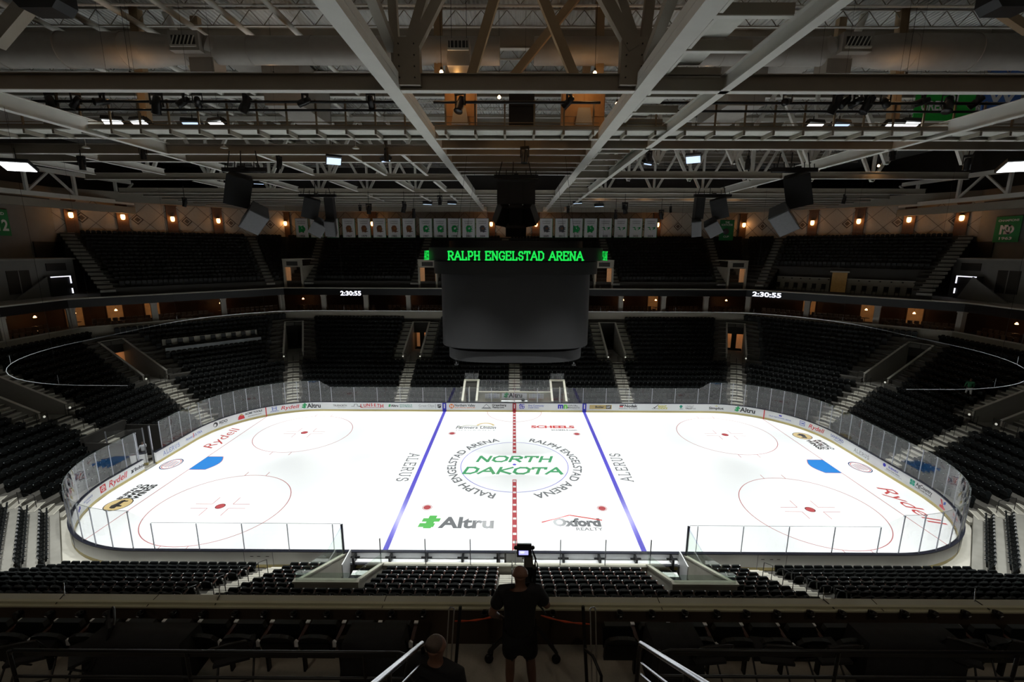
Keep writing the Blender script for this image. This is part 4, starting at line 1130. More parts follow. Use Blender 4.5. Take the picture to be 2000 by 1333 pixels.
# ------------------------------------------------------------------ upper walls with lattice panels and sconces
TILE = mat('lattice_panel', (0.42, 0.38, 0.32), .75, noise=.08)
LATT = mat('lattice_line', (0.09, 0.07, 0.05), .6, noise=.1)
WZ0, WZ1 = 19.9, 24.2
def wall_pts(): return oct_pts(44.2, 83.2, 59.4)
A = wall_pts(); B = oct_pts(44.5, 83.2+.3*R2, 59.7)
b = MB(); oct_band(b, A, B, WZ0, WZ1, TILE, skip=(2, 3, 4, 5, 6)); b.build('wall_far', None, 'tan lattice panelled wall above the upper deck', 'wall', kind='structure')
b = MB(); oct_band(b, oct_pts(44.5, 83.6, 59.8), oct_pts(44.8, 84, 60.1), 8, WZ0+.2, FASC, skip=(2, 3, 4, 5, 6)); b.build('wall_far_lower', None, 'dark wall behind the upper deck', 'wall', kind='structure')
lat = MB(); dia = MB()
def wp(i, u, z, off=.02):
    p, L, rz = along(A, i, u, z); n = Vector((math.sin(rz), -math.cos(rz), 0)); return p+n*off
for i in (0, 1, 7):
    L = along(A, i, 0, 0)[1]; step = 2.9; H = WZ1-WZ0; k = -2
    while k*step < L+H:
        for sg in (1, -1):
            u0, u1 = k*step, k*step+sg*H; z0, z1 = WZ0, WZ1
            def clip(ua, za, ub, zb):
                if ua > ub: ua, za, ub, zb = ub, zb, ua, za
                if ub < 0 or ua > L: return None
                if ua < 0: za += (zb-za)*(0-ua)/(ub-ua); ua = 0
                if ub > L: zb = za+(zb-za)*(L-ua)/(ub-ua); ub = L
                return ua, za, ub, zb
            c = clip(u0, z0, u1, z1)
            if c and c[2]-c[0] > .1: lat.bar(wp(i, c[0], c[1]), wp(i, c[2], c[3]), .05, .03, LATT, up=wp(i, 1, 1, 1)-wp(i, 1, 1, 0))
        k += 1
    for k in range(0, int(L/5.8)+1):
        u = 3.0+k*5.8
        if u > L-1: break
        for r_, mm, o_ in ((.72, LATT, .05), (.52, TILE, .07), (.36, LATT, .09)):
            dia.add([wp(i, u-r_, WZ0+2.1, o_), wp(i, u, WZ0+2.1-r_, o_), wp(i, u+r_, WZ0+2.1, o_), wp(i, u, WZ0+2.1+r_, o_)], [(0, 1, 2, 3)], mm)
wf = COL.objects['wall_far']
lat.build('lattice_moulding', wf); dia.build('diamond_ornament', wf, 'dark diamond ornament')
# cove fascia above the wall, the eave
b = MB(); oct_band(b, oct_pts(42.7, 83.2-1.5*R2, 57.9), oct_pts(44.5, 83.7, 59.8), 24.2, 25.5, STEELB, skip=(3, 4, 5)); b.build('trim_eave', None, 'wide grey fascia beam above the wall lamps', 'fascia', kind='structure')
sc = [(140, 435), (238, 437), (337, 438), (427, 440), (558, 445), (727, 446), (960, 445), (1048, 445), (1284, 446), (1452, 446), (1586, 443), (1676, 440), (1777, 438), (1878, 437)]
SCG = mat('sconce_glass', (1, .7, .4), .4, emit=(1, .48, .16), es=7)
for q, (px, py) in enumerate(sc):
    best = None
    for i in (0, 1, 7):
        L = along(A, i, 0, 0)[1]
        for s_ in range(0, int(L*5)):
            p = wp(i, s_/5, 22.2, .35); e = abs(proj_x(p)-px)
            if best is None or e < best[0]: best = (e, p, i, along(A, i, 0, 0)[2])
    p = best[1]; n = Vector((math.sin(best[3]), -math.cos(best[3]), 0))
    o = empty('wall_sconce', p, '%s glowing wall sconce on a brown pilaster, counted from the left' % nth(q+1), 'wall lamp', 'amber sconces of the upper wall', best[3])
    b = MB(); b.b2((-.62, .05, -2.3), (.62, .33, 2.0), BROWN); b.b2((-.7, -.05, 1.85), (.7, .33, 2.05), BROWN); b.build('pilaster', o, 'brown wooden pilaster')
    b = MB(); b.lathe([(.05, -.42), (.20, -.36), (.26, -.1), (.24, .22), (.16, .30)], (0, -.18, .1), SCG, 14); b.build('lamp_glass', o, 'glowing glass bowl')
    b = MB(); b.lathe([(.22, .0), (.24, .06), (.10, .18), (.02, .2)], (0, -.18, .38), BLACK, 12); b.box((0, 0, .1), (.12, .2, .5), BLACK); b.build('lamp_bracket', o)
    point(p+n*.55+Vector((0, 0, .1)), 26, .15, (1, .47, .17))
# end walls
for sg, nm in ((-1, 'left'), (1, 'right')):
    b = MB(); b.b2((sg*59.2, -46, 12.5), (sg*59.8, 24.4, 24.0), WALLG); b.b2((sg*49.7, -20, 12.3), (sg*59.8, 24, 12.5), CONC)
    b.build('wall_'+nm, None, 'grey concrete end wall high on the '+nm, 'wall', kind='structure')
    M = lambda px: px if sg < 0 else 2006-px
    X = sg*54.5
    a_, c_ = at(M(-40), 504, x=X), at(M(141), 504, x=X)
    b = MB(); b.b2((X, a_.y, 12.5), (sg*59.2, c_.y, c_.z-.2), WALLG); b.b2((X-sg*.2, a_.y, c_.z-.2), (sg*59.2, c_.y+.2, c_.z), CONC); b.build('balcony_block', None, 'grey block with dark openings below the %s end wall' % nm, 'wall block')
    a_, c_ = at(M(64), 472, x=sg*59.1), at(M(131), 502, x=sg*59.1); b = MB(); b.b2((sg*59.0, a_.y, c_.z), (sg*59.18, c_.y, a_.z), FASC); b.build('window_recess', None, 'dark wide window high in the %s end wall' % nm, 'window')
    a_, c_ = at(M(88), 515, x=X), at(M(129), 528, x=X); b = MB(); b.b2((X-sg*.08, a_.y, c_.z), (X, c_.y, a_.z), FASC); b.build('window_recess', None, 'small dark window below the ledge of the %s end wall' % nm, 'window')
    a_, c_ = at(M(10), 530, x=X), at(M(64), 572, x=X); b = MB(); b.b2((X-sg*.08, a_.y, c_.z), (X, c_.y, a_.z), FASC); b.b2((X-sg*.12, (a_.y+c_.y)/2-.05, c_.z), (X-sg*.08, (a_.y+c_.y)/2+.05, a_.z), WALLG); b.build('double_door', None, 'tall dark double door in the %s end wall' % nm, 'door')
    LED = MATS.get('led_edge') or mat('led_edge', (.8, .8, 1), .4, emit=(.85, .85, 1), es=1.6)
    X = sg*53.4; a_, c_ = at(M(98), 541, x=X), at(M(144), 576, x=X); yw = c_.y-a_.y; zh = a_.z-c_.z
    v = empty('portal', (X, a_.y, c_.z), 'dark doorway edged with a white light strip, %s end' % nm, 'doorway')
    b = MB(); b.b2((0, 0, -.8), (sg*.8, yw, zh), FASC); b.build('opening', v)
    b = MB(); b.b2((-sg*.06, 0, zh-.1), (sg*.0, yw, zh), LED); b.build('light_strip', v, 'white light strip')
    b = MB(); b.b2((-sg*.06, yw-.12, zh-.9), (sg*.0, yw, zh-.1), LED); b.b2((-sg*.06, yw-.12, .2), (0, yw, zh-1.5), LED); b.build('light_strip', v, 'broken upright light strip')
    b = MB(); b.prism([(-5.2, -.8), (yw*.7, -.8), (0, zh)], lambda u, vv, t_: Vector((t_, u, vv)), -.5, -.35, WALLG); b.build('stair_wall', v)

# ------------------------------------------------------------------ banners along the far wall
BANW = mat('banner_cloth', (0.85, 0.85, 0.87), .85, noise=.05); BANG = mat('banner_green', (0.02, 0.22, 0.07), .8, noise=.1); BGR = mat('banner_print_green', (0.01, 0.40, 0.10), .8, noise=.05)
BBL = mat('banner_print_grey', (0.08, 0.08, 0.09), .8, noise=.05); BBR = mat('banner_print_brown', (0.22, 0.09, 0.04), .8, noise=.2); BOR = mat('banner_print_orange', (.35, .13, .03), .8, noise=.2)
bans = [(588, '1958', 'ND'), (617, '1959', 'x'), (648, '1963', 'x'), (680, '1967', 'H'), (710, '1979', 'H'), (740, '1980', 'H'), (769, '1982', 'H'), (798, '1987', 'H'), (831, '1997', 'G'), (859, '1998', 'G'), (887, '1999', 'G'), (915, '2001', 'G'), (942, '2004', 'B'),
        (1067, '2009', 'B'), (1097, '2011', 'B'), (1126, '2015', 'ND'), (1154, '2016', 'ND'), (1183, '2020', 'W'), (1213, '2021', 'W'), (1243, '2022', 'W'), (1272, '2024', 'W')]
what = {'ND': 'a green monogram', 'x': 'a dark emblem', 'H': 'a brown profile head', 'G': 'a green feathered head', 'B': 'a grey feathered head', 'W': 'green wing strokes'}
YB = 41.5
def head(mb, f, m, m2, feathers):
    mb.add([f(u, v) for u, v in ((-.42, -.1), (-.46, .25), (-.25, .55), (.15, .6), (.38, .42), (.42, .12), (.55, .0), (.42, -.08), (.40, -.35), (.10, -.50), (-.15, -.42), (-.30, -.55))], [tuple(range(12))], m)
    for k in range(feathers):
        a = -.5+k*.28
        mb.add([f(u, v, .012) for u, v in ((.1, a+.05), (.62+.05*(k % 2), a+.22), (.66, a+.12), (.12, a-.06))], [(0, 1, 2, 3)], m)
    mb.add([f(u, v, .02) for u, v in ((-.1, .2), (.25, .28), (.3, .05), (.0, -.1))], [(0, 1, 2, 3)], m2)
for q, (px, yr, kd) in enumerate(bans):
    t_ = at(px, 427.0, y=YB); w = 2.05; h = at(px, 427, y=YB).z-at(px, 464, y=YB).z
    o = empty('hanging_banner', t_, '%s white banner from the left, showing %s and %s' % (nth(q+1), what[kd], yr) if kd != 'x' else '%s white banner from the left, half hidden by loudspeakers' % nth(q+1), 'banner')
    b = MB()
    n_ = 6
    vs = []
    for r_ in range(n_+1):
        for c_ in range(5):
            u = (c_/4-.5)*w; vs.append((u, .03*math.sin(c_*1.7+q), -h*r_/n_))
    nb = len(vs); vs += [(x, y+.03, z) for x, y, z in vs]
    fs = [(r_*5+c_, r_*5+c_+1, r_*5+c_+6, r_*5+c_+5) for r_ in range(n_) for c_ in range(4)]
    b.add(vs, fs+[tuple(nb+k for k in reversed(f_)) for f_ in fs], BANW, True); bcl = b.build('banner_cloth', o)
    b = MB(); b.b2((-w/2-.04, -.02, -h), (-w/2, .05, 0), BANG); b.b2((w/2, -.02, -h), (w/2+.08, .05, 0), BANG); b.b2((-w/2, -.02, -h-.08), (w/2, .05, -h), BANG); b.build('banner_edge', o, 'green edging')
    b = MB(); f = lambda u, v, s_=0: Vector((u, -.05-s_, -h*.56+v))
    put_text(b, 'NATIONAL' if q < 1 else 'CONFERENCE', lambda u, v: f(u, 1.25+v-.1), .18, BBL, 1.35); put_text(b, 'CHAMPIONS', lambda u, v: f(u, .93+v-.1), .18, BBL, 1.2)
    if kd != 'x': put_text(b, yr, lambda u, v: f(u, -1.28+v), .32, BBL, .85, .02)
    if kd == 'ND':
        put_text(b, 'N', lambda u, v: f(u-.1, -.5+v), 1.0, BGR, .85, .06); put_text(b, 'D', lambda u, v: f(u+.12, -.42+v, .01), .85, BGR, .95, .04)
    elif kd == 'H': head(b, f, BBR, BOR, 1)
    elif kd == 'G': head(b, f, BGR, BANW, 4)
    elif kd == 'B': head(b, f, BBL, BBR, 3)
    elif kd == 'W':
        b.add([f(u, v) for u, v in ((-.7, -.3), (-.1, .1), (-.65, .3), (-.15, .34), (.05, -.25), (-.3, .0))], [tuple(range(6))], BGR)
        b.add([f(u, v) for u, v in ((.05, .2), (.75, .35), (.7, .05), (.25, -.2), (.5, .15))], [tuple(range(5))], BGR)
    b.build('banner_print', bcl)
    b = MB(); b.tube((-w/2, 0, .02), (w/2, 0, .02), .03, BLACK, 6)
    for sx in (-.8, .8): b.tube((sx, 0, .02), (sx, .4, 1.6), .01, BLACK, 4)
    b.build('hanging_rod', o)
# green banners at the corners
def gban(x0, y0, x1, y1, plane, label, txts, m=None, w=None):
    a, c = at(x0, y0, **plane), at(x1, y1, **plane); o = empty('green_banner', a, label, 'banner')
    ax = 'x' if 'x' in plane else 'y'; b = MB(); H = a.z-c.z
    U = Vector((c.x-a.x, c.y-a.y, 0)); Wd = U.length; U.normalize(); N_ = Vector((U.y, -U.x, 0))
    f = lambda u, v, s_=0: U*u+Vector((0, 0, v))+N_*(s_)
    b.prism([(0, -H), (Wd, -H), (Wd, 0), (0, 0)], lambda u, v, t_: f(u, v, t_), -.03, .03, m or BANG); bcl = b.build('banner_cloth', o)
    b = MB()
    for s_, u, v, h, ww, mm in txts: put_text(b, s_, lambda p_, q_: f(Wd*u+p_, -H*v+q_, .05), h*H, mm, ww*Wd, .03)
    if txts: b.build('banner_print', bcl)
    b = MB(); b.tube(f(0, 0, 0), f(Wd, 0, 0), .04, BLACK, 6); zt_ = 31.9-a.z
    if ax == 'y': b.tube(f(.1, 0, 0), f(.1, zt_, 0), .008, BLACK, 4); b.tube(f(Wd-.1, 0, 0), f(Wd-.1, zt_, 0), .008, BLACK, 4)
    b.build('hanging_rod', o)
gban(1407, 430, 1431, 470, dict(y=41.5), 'green banner with white lettering and a round crest, right of the loudspeakers', [('THE', .5, .16, .09, .3, BANW), ('NORTH STAR', .5, .28, .09, .8, BANW), ('CUP', .5, .85, .08, .4, BANW)])
o = COL.objects['green_banner']; b = MB(); b.lathe([(.01, 0), (.5, 0), (.5, .02), (.01, .02)], (1.05, -.08, -1.85), BBL, 20, Matrix.Rotation(PI/2, 3, 'X')); b.build('crest', o)
gban(1948, 424, 1988, 473, dict(x=59.0), 'green banner with a pale monogram on the right end wall', [('CHAMPIONS', .5, .2, .08, .8, BANW), ('N', .42, .68, .34, .4, BANW), ('D', .58, .68, .34, .4, BANW), ('1963', .5, .9, .1, .5, BANW)])
gban(-40, 405, 23, 461, dict(x=-59.0), 'green banner with big white numerals on the left end wall', [('12', .72, .80, .40, .42, BANW), ('RETIRED', .5, .22, .1, .7, BANW)])

# ------------------------------------------------------------------ scoreboard
SB = empty('scoreboard', (0, 0, 8.9), 'huge dark centre-hung scoreboard with green lettering round its crown', 'scoreboard')
def superell(a, b_, n=5.0, N=72):
    out = []
    for k in range(N):
        t_ = 2*PI*k/N; c, s_ = math.cos(t_), math.sin(t_)
        out.append((a*abs(c)**(2/n)*(1 if c >= 0 else -1), b_*abs(s_)**(2/n)*(1 if s_ >= 0 else -1)))
    return out
zf = lambda py, y=-4.6: at(1005, py, y=y).z-8.9
SBM = mat('led_mesh_screen', (0.030, 0.030, 0.031), .55, noise=.1, nscale=1); SBD = mat('scoreboard_shell', (0.012, 0.012, 0.013), .5, noise=.2); SBR = mat('scoreboard_ring', (0.018, 0.018, 0.019), .5, noise=.2)
def sring(name, a, b_, n, z0, z1, m, label=None, taper=0.0):
    mb = MB(); o0 = superell(a-taper, b_-taper, n); o1 = superell(a, b_, n); N_ = len(o0)
    mb.add([(x, y, z0) for x, y in o0]+[(x, y, z1) for x, y in o1], [tuple(reversed(range(N_))), tuple(range(N_, 2*N_))], m)
    mb.add([(x, y, z0) for x, y in o0]+[(x, y, z1) for x, y in o1], [(k, (k+1) % N_, N_+(k+1) % N_, N_+k) for k in range(N_)], m, True)
    return mb.build(name, SB, label)
sring('lower_screen_ring', 5.15, 4.25, 3.6, zf(709, -4.2), zf(688, -4.2), SBM, 'narrow lower screen ring')
sring('core_frame', 5.0, 4.0, 4, zf(690), zf(470), BLACK)
sring('main_screen', 5.55, 4.6, 4.2, zf(683), zf(535), SBM, 'tall curved main screen, switched off')
sring('middle_ring', 5.98, 4.95, 5, zf(537, -4.95), zf(512, -4.95), SBR, 'wider dark ring above the main screen')
nring = sring('name_ring', 6.2, 5.0, 7, zf(510, -5.0), zf(484, -5.0), SBD, 'crown ring carrying the arena name')
LEDG = mat('led_green', (.0, .5, .1), .4, emit=(0.01, 0.66, 0.07), es=1.15)
b = MB(); zt = (zf(509.5, -5.05)); ht = zf(490.5, -5.05)-zt
xa = at(875, 500, y=-5.06).x; xb = at(1138.5, 500, y=-5.06).x
put_stroke(b, 'RALPH ENGELSTAD ARENA', lambda u, v: Vector(((xa+xb)/2+u, -5.06, zt+v)), ht, LEDG, xb-xa, .155, .13, 0, .16, .80)
put_stroke(b, 'RALPH ENGELSTAD ARENA', lambda u, v: Vector((-6.26, -u, zt+v)), ht, LEDG, 9.0, .155, .13, 0, .16, .80)
put_stroke(b, 'RALPH ENGELSTAD ARENA', lambda u, v: Vector((6.26, u, zt+v)), ht, LEDG, 9.0, .155, .13, 0, .16, .80)
b.build('led_lettering', nring, 'glowing green letters')
b = MB()
for sx in (-4.2, 4.2):
    for sy in (-3.2, 3.2): b.tube((sx, sy, zf(470)), (sx*.8, sy, 24.4-8.9), .012, BLACK, 6)
b.build('hoist_cable', SB)
b = MB()
for sx in (-4.3, 4.3): b.lathe([(.02, 0), (.13, .03), (.15, .15), (.05, .22), (.02, .28)], (sx, -3.8, zf(709, -4.2)-.3), BLACK, 12)
b.build('dome_camera', SB)
# ------------------------------------------------------------------ roof
ZC = 24.3
def yc(py, z=ZC): return at(1003, py, z=z).y
WARM = mat('work_lamp', (1, .7, .4), .4, emit=(1, .62, .30), es=14)
PALE = mat('pale_plate', (0.60, 0.60, 0.54), .6, noise=.08)
nb = [0]
def beam(label, p, q, w=.34, h=.62, m=STEEL, mw=STEELB, t=.035, name='roof_beam'):
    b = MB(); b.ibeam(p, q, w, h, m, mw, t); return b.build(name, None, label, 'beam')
# two main chords and the catwalk beam, running away from the camera
for sx, nm in ((-1, 'left'), (1, 'right')):
    beam('wide pale main girder running away over the ice, %s of the scoreboard' % nm, (sx*4.98, -34, ZC-.02), (sx*4.98, 44, ZC-.02), .60, .62, STEEL, STEEL, .30, 'main_girder')
beam('narrower grey girder just right of the right main girder', (8.25, -34, ZC), (8.25, 43, ZC), .36, .6, STEEL, STEEL, .04, 'side_girder')
for sx, nm in ((-1, 'left'), (1, 'right')):
    beam('grey girder slanting in from the far %s edge under the roof' % nm, (sx*23.6, -30, ZC), (sx*23.6, -3.5 if sx < 0 else 20, ZC), .36, .75, STEEL, STEEL, .04, 'side_girder')
# cross beams: (photo height of the lower flange, x from, x to)
CR = [(180, -46, 46), (273.5, -46, 46), (291, -5, 46), (304, -46, 5), (318.5, -44, 5), (328, -5, 5), (336, -5, 5), (342.5, -5, 5), (348, 5, 40), (354, -40, -5), (377.5, 5, 46), (380.5, -46, -5), (382, -5, 5), (387, -46, 46), (392, -46, 46), (396.5, -46, 46), (400.5, -46, 46), (404, -46, 46)]
pp = None
for q, (py, x0, x1) in enumerate(CR):
    y = yc(py); wide = x1-x0 > 60
    side = 'across the whole hall' if wide else ('between the main girders' if x1-x0 < 12 else 'across the left side' if x0 < -10 else 'across the right side')
    hh = .64 if q < 6 else .6
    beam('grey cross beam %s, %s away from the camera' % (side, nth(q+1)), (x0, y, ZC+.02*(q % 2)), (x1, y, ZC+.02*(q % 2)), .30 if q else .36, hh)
# short stringers between the cross beams on the left
k = 0
for p0, p1, xs in ((304, 345, (-7.7, -11.3, -17.6, -24.2, -30.6, -36.7)), (356, 376, (-7.7, -11.3, -17.6, -24.2, -30.6)), (383, 395, (-7.7, -11.3, -17.6, -24.2)), ):
    for x in xs:
        k += 1; beam('short grey stringer between cross beams, left of the left main girder, number %s' % nth(k), (x, yc(p0)+.2, ZC+.03), (x, yc(p1), ZC+.03), .26, .5, STEEL, STEEL, .03, 'stringer')
# catwalk ladder between the right girders
b = MB()
for q in range(30):
    y = -31+q*2.45
    b.box((6.6, y, ZC+.75), (3.0, .14, .34), STEELB); b.box((6.6, y, ZC+.57), (3.0, .2, .03), STEEL)
    b.box((6.2, y+1.2, ZC+.98), (1.9, 2.2, .03), PALE); b.box((5.9, y+1.2, ZC+.75), (.12, 2.2, .3), STEEL)
b.build('long_catwalk', None, 'long catwalk of pale plates between the two right girders', 'catwalk')
# roof deck and its open-web joists
dm = mat('corrugated_deck', (0.50, 0.50, 0.47), .55)
nt = dm.node_tree; bs = nt.nodes['Principled BSDF']; tc = nt.nodes.new('ShaderNodeTexCoord'); wv = nt.nodes.new('ShaderNodeTexWave'); wv.wave_type = 'BANDS'; wv.bands_direction = 'X'; wv.inputs['Scale'].default_value = 1.1
bp = nt.nodes.new('ShaderNodeBump'); bp.inputs['Strength'].default_value = 1.0; bp.inputs['Distance'].default_value = .06; nt.links.new(tc.outputs['Object'], wv.inputs['Vector']); nt.links.new(wv.outputs['Fac'], bp.inputs['Height']); nt.links.new(bp.outputs['Normal'], bs.inputs['Normal'])
ZD = 32.0
b = MB(); b.b2((-62, -48, ZD), (62, 60, ZD+.3), dm); b.build('ceiling', None, 'corrugated steel roof deck', 'ceiling', kind='structure')
nj = 0
for q in range(22):
    y = -8.5+q*2.4
    if q % 4 == 2:
        b = MB(); b.ibeam((-50, y, ZD-1.25), (50, y, ZD-1.25), .4, 1.2, STEEL, STEELB, .04); b.build('roof_purlin', None, 'deep grey roof beam under the deck, %s from the camera' % nth(q//4+1), 'beam')
        continue
    nj += 1; b = MB(); b.box((0, y, ZD-.06), (100, .12, .06), STEEL); b.box((0, y, ZD-.95), (100, .14, .07), STEEL)
    for j in range(66):
        x = -50+j*1.52
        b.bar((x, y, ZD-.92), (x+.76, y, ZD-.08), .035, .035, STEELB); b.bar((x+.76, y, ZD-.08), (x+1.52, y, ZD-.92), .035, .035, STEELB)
    b.build('bar_joist', None, 'open-web bar joist under the roof deck, %s from the camera' % nth(nj), 'joist')
for q, x in enumerate((-13.4, -16.4, -19.3, -22.2, -25.0, -27.8, -30.6)):
    b = MB(); b.tube((x, -11, 31.0), (x, 30, 31.0), .17, STEEL, 10); b.build('roof_pipe', None, 'thick grey pipe under the left roof, %s from the middle' % nth(q+1), 'pipe')
# truss webs seen through the grid (photo ends of each member, plane it stands in)
WB = [(700, -70, 766, 95, 'x', -4.98, .36), (762, -70, 776, 150, 'x', -4.98, .34), (847, -70, 796, 100, 'y', -16.4, .34), (891, -70, 800, 112, 'y', -16.6, .38), (986, -70, 922, 145, 'y', -14, .40), (855, -70, 857, 182, 'y', -7, .45), (887, -70, 878, 140, 'y', -3, .5),
      (1145, -70, 1236, 98, 'y', -16.6, .44), (1189, -70, 1243, 90, 'y', -16.2, .34), (1278, -70, 1256, 105, 'x', 4.98, .36), (1337, -70, 1266, 115, 'x', 4.98, .36), (1032, -70, 1120, 146, 'y', -14, .40), (1169, -70, 1144, 145, 'y', -3, .5), (1172, 20, 1170, 182, 'y', -7, .45), (1118, 5, 1008, 142, 'y', -9, .40),
      (256, -70, 286, 245, 'y', -6, .50), (275, -70, 350, 80, 'y', -5.5, .42), (371, -70, 386, 80, 'y', -5, .45), (1773, -70, 1742, 245, 'y', -6, .50), (1728, -70, 1668, 80, 'y', -5.5, .42), (1659, -70, 1638, 80, 'y', -5, .45), (-10, 84, 70, -10, 'y', -12, .6), (2010, 60, 1950, 20, 'y', -10, .4)]
MC = mat('brown_lit_steel', (0.34, 0.25, 0.15), .6, noise=.1)  # brown of warm lamplight put into the steel colour
for q, (x0, y0, x1, y1, ax, v, w) in enumerate(WB):
    p, r = at(x0, y0, **{ax: v}), at(x1, y1, **{ax: v}); b = MB()
    if y1 in (80, 140, 142, 145, 146) and q not in (21, 22): r = p.lerp(r, (176-y0)/(y1-y0))
    if y1 >= 80 and q < 21: p = r.lerp(p, (32.0-r.z)/(p.z-r.z))
    if w in (.42,): b.tube(p, r, w/2, STEEL, 12)
    else: b.bar(p, r, w, w*.9, MC if w in (.5, .45, .40) else STEELB, up=(0, 1, 0))
    xm = (x0+x1)/2; sd = 'left' if xm < 1000 else 'right'
    b.build('truss_member', None, 'thick steel web member rising to the roof, %s from the left' % nth(sorted([(a[0]+a[2]) for a in WB]).index(x0+x1)+1), 'truss member')
for sx, px in ((-1, 796), (1, 1236)):
    c = at(px, 122, y=-16.6); b = MB(); b.box((c.x, -16.5, c.z), (1.0, .5, 1.7), STEELB)
    for k in range(4):
        for j in range(2): b.tube((c.x-.3+.6*j, -16.76, c.z-.6+.4*k), (c.x-.3+.6*j, -16.8, c.z-.6+.4*k), .03, BLACK, 6)
    b.build('gusset_plate', None, 'big bolted gusset plate above the first cross beam, %s main girder' % ('left' if sx < 0 else 'right'), 'gusset plate')
# regular trusses across the right and left bays
ti = 0
for y, xa_, xb_ in ((2.5, 8.3, 44), (12.0, 8.3, 44), (24, 8.3, 40), (12.0, -40, -6), (24, -40, -6)):
    ti += 1; b = MB(); n_ = int(abs(xb_-xa_)/6.1)
    b.bar((xa_, y, 30.6), (xb_, y, 30.6), .35, .35, STEEL)
    for j in range(n_):
        x = xa_+j*6.1
        b.bar((x, y, 30.6), (x+3.05, y, ZC+.6), .26, .26, STEEL, up=(0, 1, 0)); b.bar((x+6.1, y, 30.6), (x+3.05, y, ZC+.6), .26, .26, STEEL, up=(0, 1, 0)); b.bar((x+3.05, y, 30.6), (x+3.05, y, ZC+.6), .24, .24, STEEL, up=(0, 1, 0))
    b.build('roof_truss', None, 'V-braced grey roof truss spanning the %s bay, %s one' % ('right' if xa_ > 0 else 'left', 'nearer' if y < 14 else 'farther') if y > 3 else 'V-braced grey roof truss of the right bay nearest the camera', 'truss')
# perimeter trusses over the end walls
for sg, nm in ((-1, 'left'), (1, 'right')):
    b = MB(); X_ = lambda y: sg*(56.2-(y-13)/6.2)
    b.bar((X_(-20), -20, 24.2), (X_(30), 30, 24.2), .4, .5, STEEL); b.bar((X_(-20), -20, 27.0), (X_(30), 30, 27.0), .4, .5, STEEL); b.bar((X_(-20), -20, 23.2), (X_(30.4), 30.4, 23.2), .5, .9, STEELB)
    for j in range(10):
        y = -18+j*5.1
        b.bar((X_(y), y, 24.2), (X_(y), y, 27), .3, .3, STEEL, up=(1, 0, 0)); y2 = y+2.5 if j % 2 else y-2.5; b.bar((X_(y), y, 24.4), (X_(y2), y2, 26.9), .22, .22, STEEL, up=(1, 0, 0))
    b.build('edge_truss', None, 'long diagonal-braced edge truss above the %s end wall' % nm, 'truss')
    b = MB(); b.b2((sg*59.2, -46, 24.0), (sg*59.6, 48, 32), FASC); b.build('wall_%s_upper' % nm, None, 'dark wall behind the edge truss', 'wall', kind='structure')
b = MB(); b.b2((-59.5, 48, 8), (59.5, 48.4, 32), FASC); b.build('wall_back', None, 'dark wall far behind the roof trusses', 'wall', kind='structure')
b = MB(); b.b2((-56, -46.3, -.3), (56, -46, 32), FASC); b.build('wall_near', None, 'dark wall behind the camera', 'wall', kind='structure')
# air ducts
YD = -7.0; cz = at(1003, 100, y=YD).z
for sg, nm, px in ((-1, 'left', 362), (1, 'right', 1672)):
    dct = empty('air_duct', (0, YD, cz), 'fat round air duct crossing under the roof on the %s' % nm, 'air duct')
    b = MB(); b.tube((sg*1.0, 0, 0), (sg*20, 0, 0), .74, DUCTM, 20); b.tube((sg*20, 0, 0), (sg*21.5, 0, 0), .74, DUCTM, 20, .92); b.tube((sg*21.5, 0, 0), (sg*45, 0, 0), .92, DUCTM, 20)
    for k in range(1, 12): b.tube((sg*(1+k*3.6), 0, 0), (sg*(1.08+k*3.6), 0, 0), .97 if k > 5 else .77, DUCTM, 20)
    b.build('duct_pipe', dct)
    xg = at(px, 95, y=YD-1).x
    b = MB(); b.box((xg, -.55, .10), (1.7, 1.1, 1.0), DUCTM); b.box((xg+sg*-.5, .1, -.9), (1.4, 1.2, .8), DUCTM); b.tube((xg-sg*.9, -.4, .2), (xg-sg*1.3, -.2, 0), .55, DUCTM, 14)
    b.build('diffuser_box', dct)
    b = MB()
    b.box((xg, -1.12, .1), (1.3, .05, .5), BLACK)
    for k in range(6): b.box((xg-.55+k*.22, -1.16, .1), (.05, .06, .5), PALE, Matrix.Rotation(.4, 3, 'Y'))
    b.box((xg, -1.16, -.2), (1.45, .1, .1), PALE); b.build('louvre_grille', dct, 'pale louvred grille')
c = at(897, 104, y=-9.5); o = empty('duct_outlet', c, 'square air outlet with dark slots left of the roof centre', 'air outlet')
b = MB(); b.box((0, 0, .15), (1.15, 1.0, .75), DUCTM); b.box((0, 0, -.5), (1.2, 1.0, .55), DUCTM); b.box((0, .9, .1), (.8, 1.6, .6), DUCTM); b.tube((-.4, 0, .4), (-.4, 0, 31.95-c.z), .012, BLACK, 4); b.tube((.4, 0, .4), (.4, 0, 31.95-c.z), .012, BLACK, 4); b.build('outlet_box', o)
b = MB(); b.box((0, -.52, .22), (1.0, .05, .34), BLACK)
for k in range(5): b.box((-.4+k*.2, -.55, .22), (.03, .05, .34), PALE)
b.box((0, -.56, -.02), (1.1, .12, .1), PALE); b.build('slot_grille', o)
for px0, px1, nm in ((408, 484, 'left'), (1536, 1622, 'right')):
    b = MB(); a, c = at(px0, 12, y=-3.0), at(px1, 90, y=-3.0)
    b.b2((a.x, -3.0, c.z-.6), (c.x, 4.0, min(31.0, a.z)), DUCTM)
    a2 = at(520 if px0 < 1000 else 1480, 110, y=-1); sl = -1 if px0 < 1000 else 1
    b.b2((c.x if sl < 0 else a.x-2.6, -1.5, c.z-3.2), (c.x+2.6 if sl < 0 else a.x, 4, 31.2), DUCTM)
    b.build('air_plenum', None, 'big boxy air plenum hanging under the roof on the '+nm, 'air duct')
